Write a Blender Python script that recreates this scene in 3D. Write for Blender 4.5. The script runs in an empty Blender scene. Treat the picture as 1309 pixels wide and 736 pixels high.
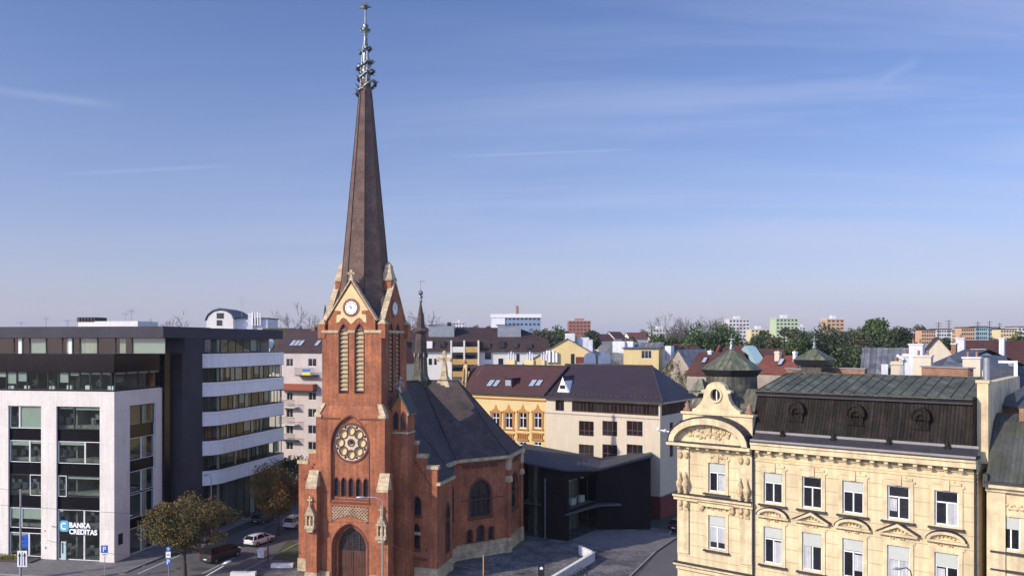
import bpy, bmesh, math, random
from mathutils import Vector, Matrix, noise
from mathutils.geometry import tessellate_polygon
R = math.radians
random.seed(7)
scene = bpy.context.scene
col = scene.collection

# ------------------------------------------------------------------ camera, sky, sun, exposure
F, CX, HY, H = 1030.0, 654.5, 437.0, 26.0          # focal length, centre, horizon (photo pixels), eye height
cam = bpy.data.cameras.new('camera')
cam.sensor_width = 36.0
cam.lens = F / 1309.0 * 36.0
cam.shift_y = (HY - 368.0) / 1309.0
cam.clip_start, cam.clip_end = 0.5, 20000
camo = bpy.data.objects.new('camera', cam); col.objects.link(camo)
camo.location = (0, 0, H); camo.rotation_euler = (R(90), 0, 0)
scene.camera = camo

SUN_EL, SUN_AZ_VEC = 29.0, Vector((-0.85, -0.53))   # towards the sun
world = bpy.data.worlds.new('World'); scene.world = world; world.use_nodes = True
nt = world.node_tree; nt.nodes.clear()
def N(tree, kind, **kw):
    n = tree.nodes.new(kind)
    for k, v in kw.items(): setattr(n, k, v)
    return n
wo = N(nt, 'ShaderNodeOutputWorld'); bg = N(nt, 'ShaderNodeBackground')
sky = N(nt, 'ShaderNodeTexSky', sky_type='NISHITA', sun_disc=False)
sky.sun_elevation = R(SUN_EL)
sky.sun_rotation = math.atan2(SUN_AZ_VEC.x, SUN_AZ_VEC.y)
sky.altitude = 250; sky.air_density = 1.0; sky.dust_density = 0.6; sky.ozone_density = 2.5
# thin cirrus and contrails: a veil mixed over the sky, laid out by direction
tc = N(nt, 'ShaderNodeTexCoord')
sep = N(nt, 'ShaderNodeSeparateXYZ'); nt.links.new(tc.outputs['Generated'], sep.inputs[0])
def m(op, a, b=None, c=None):
    n = N(nt, 'ShaderNodeMath', operation=op)
    for i, v in enumerate((a, b, c)):
        if v is None: continue
        if isinstance(v, (int, float)): n.inputs[i].default_value = v
        else: nt.links.new(v, n.inputs[i])
    return n.outputs[0]
X, Y, Z = sep.outputs
zz = m('MAXIMUM', Z, 0.02)
den = m('ADD', zz, 0.10)
px_, py_ = m('DIVIDE', X, den), m('DIVIDE', Y, den)
cmb = N(nt, 'ShaderNodeCombineXYZ'); nt.links.new(px_, cmb.inputs[0]); nt.links.new(py_, cmb.inputs[1])
mp = N(nt, 'ShaderNodeMapping'); nt.links.new(cmb.outputs[0], mp.inputs[0])
mp.inputs['Rotation'].default_value = (0, 0, R(24)); mp.inputs['Scale'].default_value = (0.30, 1.15, 1); mp.inputs['Location'].default_value = (1.7, .4, 0)
nz = N(nt, 'ShaderNodeTexNoise'); nz.inputs['Scale'].default_value = 0.9; nz.inputs['Detail'].default_value = 9
nz.inputs['Roughness'].default_value = 0.62; nz.inputs['Distortion'].default_value = 0.6
nt.links.new(mp.outputs[0], nz.inputs[0])
rp = N(nt, 'ShaderNodeValToRGB'); rp.color_ramp.elements[0].position = 0.43; rp.color_ramp.elements[1].position = 0.76
rp.color_ramp.elements[1].color = (0.48, 0.48, 0.48, 1)
nt.links.new(nz.outputs[0], rp.inputs[0])
az = m('DIVIDE', X, m('MAXIMUM', Y, 0.05)); el = m('DIVIDE', Z, m('MAXIMUM', Y, 0.05))   # tangents, about the north
def trail(x0, x1, e0, e1, w, s):
    t = m('DIVIDE', m('SUBTRACT', az, x0), x1 - x0)
    line = m('MULTIPLY_ADD', t, e1 - e0, e0)
    d = m('ABSOLUTE', m('SUBTRACT', el, line))
    prof = m('SMOOTH_MIN', m('MAXIMUM', m('SUBTRACT', 1.0, m('DIVIDE', d, w)), 0.0), 1.0, 0.1)
    inside = m('MULTIPLY', m('MINIMUM', m('MAXIMUM', m('MULTIPLY', t, 4), 0), 1),
               m('MINIMUM', m('MAXIMUM', m('MULTIPLY', m('SUBTRACT', 1.0, t), 4), 0), 1))
    return m('MULTIPLY', m('MULTIPLY', prof, inside), s)
def T(px, py): return ((px - CX) / F, (HY - py) / F)
tot = m('MULTIPLY', rp.outputs[0], m('MINIMUM', m('MAXIMUM', m('MULTIPLY_ADD', az, 1.3, m('MULTIPLY_ADD', el, -1.6, 1.05)), 0.15), 1.5))
for a, b, w, s in (((-60, 108), (165, 138), .008, .16), ((60, 224), (310, 211), .0035, .16),
                   ((560, 201), (840, 190), .0022, .22), ((440, 254), (690, 250), .0025, .10),
                   ((1120, 105), (1180, 75), .010, .14), ((970, 290), (1030, 272), .008, .18)):
    (xa, ea), (xb, eb) = T(*a), T(*b)
    tot = m('ADD', tot, m('MULTIPLY', trail(xa, xb, ea, eb, w, s), m('ADD', nz.outputs[0], 0.4)))
mix = N(nt, 'ShaderNodeMixRGB'); nt.links.new(m('MINIMUM', tot, 0.6), mix.inputs[0])
hs = N(nt, 'ShaderNodeHueSaturation'); hs.inputs['Saturation'].default_value = 1.16
nt.links.new(sky.outputs[0], hs.inputs['Color'])
tint = N(nt, 'ShaderNodeMixRGB', blend_type='MULTIPLY'); tint.inputs[0].default_value = 1.0
tint.inputs[2].default_value = (1.09, 0.92, 1.08, 1)
nt.links.new(hs.outputs[0], tint.inputs[1])
nt.links.new(tint.outputs[0], mix.inputs[1]); mix.inputs[2].default_value = (5.4, 5.7, 7.4, 1)
# thin veil of haze low over the horizon
vf = m('MULTIPLY', m('POWER', 2.718, m('MULTIPLY', m('MAXIMUM', Z, 0.0), -6.5)), 0.80)
veil = N(nt, 'ShaderNodeMixRGB'); nt.links.new(vf, veil.inputs[0]); nt.links.new(mix.outputs[0], veil.inputs[1]); veil.inputs[2].default_value = (3.0, 3.15, 4.45, 1)
# added gain: sky dimmed ahead, brightened beside and behind the camera as fill light
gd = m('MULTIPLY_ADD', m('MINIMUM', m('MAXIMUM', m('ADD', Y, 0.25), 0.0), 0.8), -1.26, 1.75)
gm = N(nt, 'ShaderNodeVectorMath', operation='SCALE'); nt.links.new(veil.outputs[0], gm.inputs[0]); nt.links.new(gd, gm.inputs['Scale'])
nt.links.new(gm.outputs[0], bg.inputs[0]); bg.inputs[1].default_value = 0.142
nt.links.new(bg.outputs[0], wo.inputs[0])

sun = bpy.data.lights.new('sun', 'SUN'); sun.energy = 3.65; sun.angle = R(0.5); sun.color = (1.0, 0.88, 0.72)
so = bpy.data.objects.new('sun', sun); col.objects.link(so)
sd = Vector((SUN_AZ_VEC.x * math.cos(R(SUN_EL)), SUN_AZ_VEC.y * math.cos(R(SUN_EL)), math.sin(R(SUN_EL)))).normalized()
so.rotation_euler = sd.to_track_quat('Z', 'Y').to_euler(); so.location = sd * 200
vs = scene.view_settings; vs.view_transform = 'Standard'; vs.look = 'None'; vs.gamma = 1; vs.use_curve_mapping = False
vs.exposure = 0.36
scene.cycles.max_bounces = 6; scene.cycles.transparent_max_bounces = 12

# ------------------------------------------------------------------ materials
def mat(name, c, rough=0.85, var=0.12, ns=0.5, c2=None, pat=None, ps=(1, 1), pc=None, pm=0.02, metal=0.0,
        bump=0.0, streak=0.0, coat=0.0, spec=0.5, rnd=0.0):
    """c base colour, var mottling, c2 weathering colour, pat: brick | seam | course (metres on the face)"""
    mt = bpy.data.materials.new(name); mt.use_nodes = True
    t = mt.node_tree; b = t.nodes['Principled BSDF']; L = t.links.new
    b.inputs['Roughness'].default_value = rough; b.inputs['Metallic'].default_value = metal
    b.inputs['Coat Weight'].default_value = coat; b.inputs['Specular IOR Level'].default_value = spec
    uv = N(t, 'ShaderNodeUVMap', uv_map='UVMap').outputs[0]
    geo = N(t, 'ShaderNodeTexCoord').outputs['Object']
    big = N(t, 'ShaderNodeTexNoise'); big.inputs['Scale'].default_value = ns; big.inputs['Detail'].default_value = 6
    big.inputs['Roughness'].default_value = 0.6; L(geo, big.inputs[0])
    fine = N(t, 'ShaderNodeTexNoise'); fine.inputs['Scale'].default_value = ns * 9; fine.inputs['Detail'].default_value = 4
    L(geo, fine.inputs[0])
    r1 = N(t, 'ShaderNodeMapRange'); r1.inputs[1].default_value = .3; r1.inputs[2].default_value = .7
    r1.inputs[3].default_value = 1 - var; r1.inputs[4].default_value = 1 + var; L(big.outputs[0], r1.inputs[0])
    r2 = N(t, 'ShaderNodeMapRange'); r2.inputs[1].default_value = .3; r2.inputs[2].default_value = .7
    r2.inputs[3].default_value = 1 - var * .7; r2.inputs[4].default_value = 1 + var * .7; L(fine.outputs[0], r2.inputs[0])
    mu = N(t, 'ShaderNodeMath', operation='MULTIPLY'); L(r1.outputs[0], mu.inputs[0]); L(r2.outputs[0], mu.inputs[1])
    base = N(t, 'ShaderNodeRGB'); base.outputs[0].default_value = (*c, 1); cur = base.outputs[0]
    if c2:
        wn = N(t, 'ShaderNodeTexNoise'); wn.inputs['Scale'].default_value = ns * 1.7; wn.inputs['Detail'].default_value = 7
        mp_ = N(t, 'ShaderNodeMapping'); mp_.inputs['Location'].default_value = (13, 7, 3); L(geo, mp_.inputs[0]); L(mp_.outputs[0], wn.inputs[0])
        rr = N(t, 'ShaderNodeMapRange'); rr.inputs[1].default_value = .42; rr.inputs[2].default_value = .66; L(wn.outputs[0], rr.inputs[0])
        mx = N(t, 'ShaderNodeMixRGB'); L(rr.outputs[0], mx.inputs[0]); L(cur, mx.inputs[1]); mx.inputs[2].default_value = (*c2, 1); cur = mx.outputs[0]
    hgt = None
    if pat == 'brick' or pat == 'course':
        br = N(t, 'ShaderNodeTexBrick'); L(uv, br.inputs[0]); br.inputs['Scale'].default_value = 1.0
        br.inputs['Brick Width'].default_value = ps[0]; br.inputs['Row Height'].default_value = ps[1]
        br.inputs['Mortar Size'].default_value = pm; br.inputs['Mortar Smooth'].default_value = .2
        br.inputs['Color1'].default_value = (1, 1, 1, 1); br.inputs['Color2'].default_value = (.66, .66, .66, 1) if pat == 'brick' else (.96, .96, .96, 1)
        br.inputs['Mortar'].default_value = (1, 1, 1, 1); br.inputs['Bias'].default_value = -.2
        m1 = N(t, 'ShaderNodeMixRGB', blend_type='MULTIPLY'); m1.inputs[0].default_value = 1; L(cur, m1.inputs[1]); L(br.outputs[0], m1.inputs[2])
        m2 = N(t, 'ShaderNodeMixRGB'); L(br.outputs['Fac'], m2.inputs[0]); L(m1.outputs[0], m2.inputs[1]); m2.inputs[2].default_value = (*(pc or [v * .6 for v in c]), 1)
        cur = m2.outputs[0]
        iv = N(t, 'ShaderNodeMath', operation='SUBTRACT'); iv.inputs[0].default_value = 1; L(br.outputs['Fac'], iv.inputs[1]); hgt = iv.outputs[0]
    if pat == 'seam':
        s = N(t, 'ShaderNodeSeparateXYZ'); L(uv, s.inputs[0])
        a = N(t, 'ShaderNodeMath', operation='DIVIDE'); L(s.outputs[0], a.inputs[0]); a.inputs[1].default_value = ps[0]
        f = N(t, 'ShaderNodeMath', operation='FRACT'); L(a.outputs[0], f.inputs[0])
        g = N(t, 'ShaderNodeMath', operation='LESS_THAN'); L(f.outputs[0], g.inputs[0]); g.inputs[1].default_value = pm
        fl = N(t, 'ShaderNodeMath', operation='FLOOR'); L(a.outputs[0], fl.inputs[0])
        wnz = N(t, 'ShaderNodeTexWhiteNoise', noise_dimensions='1D'); L(fl.outputs[0], wnz.inputs['W'])
        mr = N(t, 'ShaderNodeMapRange'); mr.inputs[3].default_value = .8; mr.inputs[4].default_value = 1.2; L(wnz.outputs[0], mr.inputs[0])
        m1 = N(t, 'ShaderNodeMixRGB', blend_type='MULTIPLY'); m1.inputs[0].default_value = 1; L(cur, m1.inputs[1]); L(mr.outputs[0], m1.inputs[2])
        m2 = N(t, 'ShaderNodeMixRGB'); L(g.outputs[0], m2.inputs[0]); L(m1.outputs[0], m2.inputs[1]); m2.inputs[2].default_value = (*(pc or [v * .4 for v in c]), 1)
        cur = m2.outputs[0]; hgt = g.outputs[0]
    if streak:
        mp2 = N(t, 'ShaderNodeMapping'); mp2.inputs['Scale'].default_value = (2.2, .16, 1); L(uv, mp2.inputs[0])
        sn = N(t, 'ShaderNodeTexNoise'); sn.inputs['Scale'].default_value = 1.6; sn.inputs['Detail'].default_value = 6; L(mp2.outputs[0], sn.inputs[0])
        sr = N(t, 'ShaderNodeMapRange'); sr.inputs[1].default_value = .35; sr.inputs[2].default_value = .7
        sr.inputs[3].default_value = 1 - streak; sr.inputs[4].default_value = 1 + streak; L(sn.outputs[0], sr.inputs[0])
        m3 = N(t, 'ShaderNodeMixRGB', blend_type='MULTIPLY'); m3.inputs[0].default_value = 1; L(cur, m3.inputs[1]); L(sr.outputs[0], m3.inputs[2]); cur = m3.outputs[0]
    if rnd:
        oi = N(t, 'ShaderNodeObjectInfo'); orr = N(t, 'ShaderNodeMapRange'); orr.inputs[3].default_value = 1 - rnd; orr.inputs[4].default_value = 1 + rnd; L(oi.outputs['Random'], orr.inputs[0])
        m5 = N(t, 'ShaderNodeMixRGB', blend_type='MULTIPLY'); m5.inputs[0].default_value = 1; L(cur, m5.inputs[1]); L(orr.outputs[0], m5.inputs[2]); cur = m5.outputs[0]
    m4 = N(t, 'ShaderNodeMixRGB', blend_type='MULTIPLY'); m4.inputs[0].default_value = 1; L(cur, m4.inputs[1]); L(mu.outputs[0], m4.inputs[2])
    L(m4.outputs[0], b.inputs['Base Color'])
    if bump:
        bp = N(t, 'ShaderNodeBump'); bp.inputs['Distance'].default_value = bump
        L(hgt if hgt else fine.outputs[0], bp.inputs['Height']); L(bp.outputs[0], b.inputs['Normal'])
    return mt

MT = dict(
 brick=mat('red_brick', (.48, .150, .052), .9, .2, .35, c2=(.33, .092, .036), pat='brick', ps=(.30, .10), pc=(.30, .17, .11), pm=.012, bump=.02, streak=.20),
 brick_dark=mat('dark_brick_trim', (.13, .045, .03), .85, .15, .8),
 stone=mat('sandstone', (.54, .43, .26), .9, .2, .9, c2=(.36, .29, .18), pat='course', ps=(.9, .45), pm=.015, bump=.02),
 cream=mat('cream_render', (.62, .50, .25), .9, .1, .8),
 slate=mat('blue_slate', (.070, .055, .054), .75, .3, .5, pat='brick', ps=(.5, .28), pc=(.02, .022, .03), pm=.02, bump=.02),
 slate2=mat('brown_slate', (.105, .068, .060), .8, .22, .4, c2=(.060, .050, .040), pat='brick', ps=(.5, .28), pc=(.025, .018, .018), pm=.02, bump=.02),
 spire=mat('spire_brick', (.165, .100, .068), .8, .24, .6, c2=(.105, .064, .044), pat='brick', ps=(.34, .17), pc=(.085, .055, .05), pm=.02, bump=.02),
 patina=mat('weathered_metal', (.10, .12, .12), .45, .4, 3, c2=(.30, .34, .34), metal=.6),
 gold=mat('dull_copper', (.16, .14, .09), .5, .3, 3, metal=.6),
 clock=mat('clock_enamel', (.80, .80, .76), .4, .03, 1),
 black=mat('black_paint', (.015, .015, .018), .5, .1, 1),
 wood=mat('dark_oak', (.075, .028, .014), .5, .25, 2, pat='seam', ps=(.22, 1), pm=.08),
 glassd=mat('dark_window_glass', (.016, .018, .022), .07, .3, .6, rnd=.5),
 carglass=mat('tinted_car_glass', (.010, .011, .013), .12, .1, 1, spec=.22), rosestone=mat('rose_stone', (.56, .46, .33), .9, .15, 1.5),
 louvre=mat('weathered_louvre', (.40, .30, .17), .9, .2, 2), dullwall=mat('dull_plaster', (.30, .26, .21), .9, .2, .6, streak=.1), net=mat('net_curtain', (.42, .43, .43), .9, .15, 2, pat='seam', ps=(.11, 1), pm=.35, pc=(.34, .35, .36)),
 leaded=mat('leaded_church_glass', (.020, .020, .024), .22, .3, 2, pat='brick', ps=(.3, .3), pc=(.045, .045, .045), pm=.02),
 concrete=mat('pale_precast', (.68, .63, .55), .9, .07, .3, pat='course', ps=(1.6, 1.99), pm=.008, streak=.06),
 graydark=mat('anthracite_render', (.046, .044, .052), .9, .14, .3, streak=.08),
 blackpanel=mat('black_metal_panel', (.006, .006, .008), .14, .2, .5, spec=.22, pat='seam', ps=(.9, 1), pm=.015),
 blackwall=mat('black_render', (.009, .008, .009), .8, .3, .4, spec=.12, pat='course', ps=(1.2, 2.6), pm=.02),
 whiteband=mat('white_facade_panel', (.80, .79, .76), .55, .05, .2, pat='course', ps=(2.4, 4.0), pm=.02, pc=(.45, .44, .42), streak=.05),
 blind=mat('pale_green_blind', (.42, .45, .40), .8, .05, 1),
 curtain=mat('beige_curtain', (.50, .48, .40), .9, .1, 1, pat='seam', ps=(.16, 1), pm=.3, pc=(.40, .38, .32)),
 interior=mat('office_plaster', (.20, .20, .18), .9, .3, .4),
 white=mat('white_paint', (.72, .72, .70), .5, .04, 1),
 offwhite=mat('offwhite_render', (.66, .64, .58), .9, .06, .3, streak=.04),
 pink=mat('pinkish_render', (.50, .44, .40), .9, .08, .3, streak=.05),
 yellow=mat('yellow_stucco', (.62, .51, .30), .88, .06, .4, c2=(.52, .43, .26), streak=.13, pat='course', ps=(60, .80), pm=.022, pc=(.46, .35, .18), bump=.015),
 yellowp=mat('plain_yellow_stucco', (.63, .52, .305), .88, .08, .8, c2=(.48, .39, .24), streak=.12),
 ornament=mat('stucco_ornament', (.55, .43, .24), .9, .3, 4, c2=(.34, .26, .15)),
 brightyellow=mat('bright_yellow_render', (.60, .47, .22), .9, .06, .4, streak=.04),
 ochre=mat('ochre_trim', (.42, .20, .055), .9, .15, 1.5),
 creamwall=mat('cream_wall', (.56, .49, .36), .9, .05, .3, streak=.04),
 darkgutter=mat('tarred_gutter', (.028, .026, .030), .7, .3, 1.2),
 mansard=mat('oxidised_sheet_mansard', (.026, .021, .017), .9, .3, .8, c2=(.020, .020, .017), pat='seam', ps=(.20, 1), pm=.16, streak=.28, bump=.03, spec=.12),
 greenroof=mat('green_sheet_roof', (.088, .096, .078), .75, .3, .6, c2=(.058, .066, .044), streak=.35, spec=.3),
 copper=mat('mossy_copper', (.125, .135, .075), .6, .25, 1.2, c2=(.07, .075, .055), pat='seam', ps=(.42, 1), pm=.09, streak=.35),
 copperdark=mat('dark_copper', (.050, .046, .032), .6, .35, 1.5, c2=(.10, .10, .055), pat='seam', ps=(.34, 1), pm=.1, streak=.4),
 brownroof=mat('brown_tile_roof', (.085, .030, .026), .65, .12, .3, pat='brick', ps=(.8, .34), pc=(.03, .014, .014), pm=.03, bump=.03),
 plumroof=mat('plum_sheet_roof', (.040, .026, .032), .45, .12, .3, pat='course', ps=(40, .55), pc=(.016, .012, .016), pm=.05, bump=.03),
 darkroof=mat('dark_shingle_roof', (.046, .024, .022), .75, .2, .5, pat='brick', ps=(.6, .3), pm=.02),
 redroof=mat('red_tile_roof', (.20, .058, .036), .8, .2, .4, c2=(.15, .05, .03), pat='brick', ps=(.3, .35), pm=.03, bump=.03),
 maroon=mat('maroon_tile_roof', (.090, .026, .022), .75, .2, .4, c2=(.07, .045, .02), pat='brick', ps=(.3, .35), pm=.03, bump=.03),
 mossroof=mat('mossy_roof', (.055, .045, .020), .9, .3, .4, c2=(.035, .028, .015), pat='brick', ps=(.4, .35), pm=.03),
 greyroof=mat('grey_sheet_roof', (.16, .165, .17), .55, .2, .5, c2=(.10, .10, .11), pat='seam', ps=(.55, 1), pm=.12, streak=.25),
 slateroof=mat('grey_slate_roof', (.075, .085, .10), .5, .2, .5, pat='brick', ps=(.6, .4), pm=.03),
 mossyslate=mat('mossy_slate_roof', (.055, .060, .052), .7, .25, .7, c2=(.042, .048, .022), pat='seam', ps=(.22, 1), pc=(.028, .03, .026), pm=.12, streak=.35),
 skylight=mat('skylight_glass', (.30, .34, .38), .15, .1, 1),
 teal=mat('teal_render', (.24, .36, .37), .9, .05, .3),
 chimwhite=mat('white_chimney', (.55, .56, .58), .8, .15, 1.5, streak=.1),
 rustbrick=mat('old_brick', (.24, .095, .05), .9, .25, 1.5, pat='brick', ps=(.3, .12), pc=(.3, .22, .15), pm=.02),
 maroonwall=mat('oxblood_base_wall', (.135, .030, .022), .85, .1, .4),
 brownframe=mat('brown_window_frame', (.13, .045, .022), .5, .1, 1),
 zinc=mat('grey_zinc', (.30, .31, .32), .4, .15, 1, metal=.5),
 vent=mat('steel_vent', (.22, .27, .36), .35, .2, 2, metal=.7),
 orange=mat('orange_balcony', (.26, .060, .025), .7, .15, 1.5),
 balcony=mat('ochre_balcony', (.46, .30, .10), .8, .1, 1),
 flagblue=mat('blue_cloth', (.03, .16, .50), .8, .05, 1), flagyellow=mat('yellow_cloth', (.75, .60, .05), .8, .05, 1),
 asphalt=mat('asphalt', (.095, .092, .092), .9, .14, .25, c2=(.10, .097, .092)),
 patch=mat('dark_asphalt_patch', (.050, .050, .052), .9, .2, 1),
 citygr=mat('town_ground', (.060, .062, .050), .95, .3, .02, c2=(.045, .06, .03)),
 paving=mat('grey_paving', (.17, .16, .15), .9, .1, .5, pat='brick', ps=(.6, .3), pm=.02, pc=(.07, .07, .07)),
 cobble=mat('granite_setts', (.26, .245, .225), .9, .5, .30, c2=(.12, .115, .115), pat='brick', ps=(.36, .30), pc=(.045, .045, .048), pm=.05, bump=.03),
 kerb=mat('kerb_stone', (.24, .23, .21), .9, .12, 1),
 paint=mat('road_paint', (.55, .55, .52), .8, .15, 2),
 grass=mat('lawn', (.045, .062, .018), .95, .35, 1.5, c2=(.07, .07, .03)),
 bark=mat('bark', (.060, .045, .033), .95, .25, 3),
 barkgrey=mat('grey_bark', (.13, .115, .105), .95, .2, 3),
 leafa=mat('rusty_young_leaf', (.125, .078, .016), .8, .3, .7, c2=(.062, .074, .018)),
 leafb=mat('olive_leaf', (.17, .085, .018), .8, .35, .6, c2=(.075, .095, .02)),
 leafg=mat('green_leaf', (.040, .075, .016), .7, .35, .3, c2=(.062, .095, .02)),
 leafd=mat('dark_green_leaf', (.026, .046, .014), .7, .35, .3, c2=(.05, .07, .02)),
 leafo=mat('mixed_far_leaf', (.058, .068, .026), .7, .3, .2, c2=(.075, .062, .034)),
 ivy=mat('pale_ivy', (.16, .16, .08), .8, .4, 1),
 shrub=mat('yellow_shrub_leaf', (.20, .20, .025), .8, .3, 2),
 carwhite=mat('white_car_paint', (.66, .67, .68), .25, .02, 1, coat=.6),
 cardark=mat('dark_grey_car_paint', (.026, .028, .032), .5, .03, 1, spec=.3),
 carblack=mat('black_car_paint', (.012, .013, .016), .2, .03, 1, coat=.8),
 carsilver=mat('beige_car_paint', (.42, .36, .28), .3, .02, 1, coat=.5),
 tyre=mat('tyre_rubber', (.015, .015, .015), .9, .1, 3), rim=mat('alloy_rim', (.35, .35, .36), .3, .1, 3, metal=.8),
 redlamp=mat('red_tail_lamp', (.35, .01, .01), .3, .05, 3), plate=mat('number_plate', (.65, .65, .62), .5, .03, 3),
 signblue=mat('blue_sign', (.02, .10, .45), .4, .03, 3), signwhite=mat('white_sign', (.75, .76, .76), .4, .03, 3),
 banner=mat('pale_teal_panel', (.40, .52, .50), .5, .04, 3), logo=mat('logo_teal', (.10, .36, .48), .4, .05, 3),
 letter=mat('white_lettering', (.85, .85, .85), .4, .01, 3),
 galv=mat('galvanised_steel', (.36, .37, .38), .45, .1, 2, metal=.4),
 wire=mat('black_cable', (.02, .02, .02), .7, .05, 1),
 blockpale=mat('pale_tower_block', (.56, .55, .52), .9, .05, .1), blockgreen=mat('green_tower_block', (.40, .50, .30), .9, .05, .1),
 blockyel=mat('cream_yellow_block', (.62, .52, .30), .9, .05, .1), blockor=mat('orange_tower_block', (.50, .32, .19), .9, .05, .1),
 blockred=mat('red_brown_block', (.30, .125, .085), .9, .05, .1), blockblue=mat('bluish_glass_block', (.20, .27, .36), .4, .1, .1),
 blockteal=mat('teal_far_block', (.26, .40, .40), .9, .05, .1), hill=mat('far_hill', (.075, .090, .075), 1, .3, .004),
)
# see-through office glass
g = bpy.data.materials.new('office_glass'); g.use_nodes = True; t = g.node_tree; t.nodes.clear()
o_ = N(t, 'ShaderNodeOutputMaterial'); mx = N(t, 'ShaderNodeMixShader'); tr = N(t, 'ShaderNodeBsdfTransparent'); gl = N(t, 'ShaderNodeBsdfGlossy')
tr.inputs[0].default_value = (.72, .80, .74, 1); gl.inputs['Roughness'].default_value = .03
lw_ = N(t, 'ShaderNodeLayerWeight'); lw_.inputs['Blend'].default_value = .5; pw = N(t, 'ShaderNodeMath', operation='POWER'); pw.inputs[1].default_value = 5; t.links.new(lw_.outputs['Facing'], pw.inputs[0])
sc_ = N(t, 'ShaderNodeMath', operation='MULTIPLY_ADD'); sc_.inputs[1].default_value = .85; sc_.inputs[2].default_value = .07; t.links.new(pw.outputs[0], sc_.inputs[0]); t.links.new(sc_.outputs[0], mx.inputs[0])
t.links.new(tr.outputs[0], mx.inputs[1]); t.links.new(gl.outputs[0], mx.inputs[2]); t.links.new(mx.outputs[0], o_.inputs[0])
MT['glass'] = g

# ------------------------------------------------------------------ mesh helpers
ROOTS = {}
def tag(o, label=None, cat=None, group=None, kind=None):
    if label: o['label'] = label
    if cat: o['category'] = cat
    if group: o['group'] = group
    if kind: o['kind'] = kind
    return o
def thing(name, label, cat, loc=(0, 0, 0), group=None, rz=0.0):
    o = bpy.data.objects.new(name, None); col.objects.link(o); o.empty_display_size = .5
    o.location = loc; o.rotation_euler = (0, 0, rz)
    return tag(o, label, cat, group)
def world_loc(o):
    v = Vector((0, 0, 0))
    while o is not None: v += Vector(o.location); o = o.parent
    return v

class Frame:
    """a facade's own axes: x left to right as seen from outside, y into the building, z up"""
    def __init__(s, P, t):
        s.P = Vector((P[0], P[1], 0)); t = Vector((t[0], t[1], 0)).normalized(); s.t = t; s.n = Vector((-t.y, t.x, 0))
    def mat(s):
        M = Matrix.Identity(4)
        for i in range(3): M[i][0] = s.t[i]; M[i][1] = s.n[i]; M[i][3] = s.P[i]
        return M
    def w(s, x, y=0, z=0): return s.P + s.t * x + s.n * y + Vector((0, 0, z))
    def at(s, px, py, off=0.0):            # where a sight line meets this facade plane
        k = (px - CX) / F
        P = s.P + s.n * off                # X = k Y on the line
        x = (k * P.y - P.x) / (s.t.x - k * s.t.y)
        Yd = P.y + s.t.y * x
        return x, H - (py - HY) * Yd / F
def gp(px, py, z=0.0):                      # ground point under a sight line
    Yd = (H - z) * F / (py - HY); return Vector(((px - CX) * Yd / F, Yd, z))
def dp(px, py, Yd): return Vector(((px - CX) * Yd / F, Yd, H - (py - HY) * Yd / F))

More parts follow.
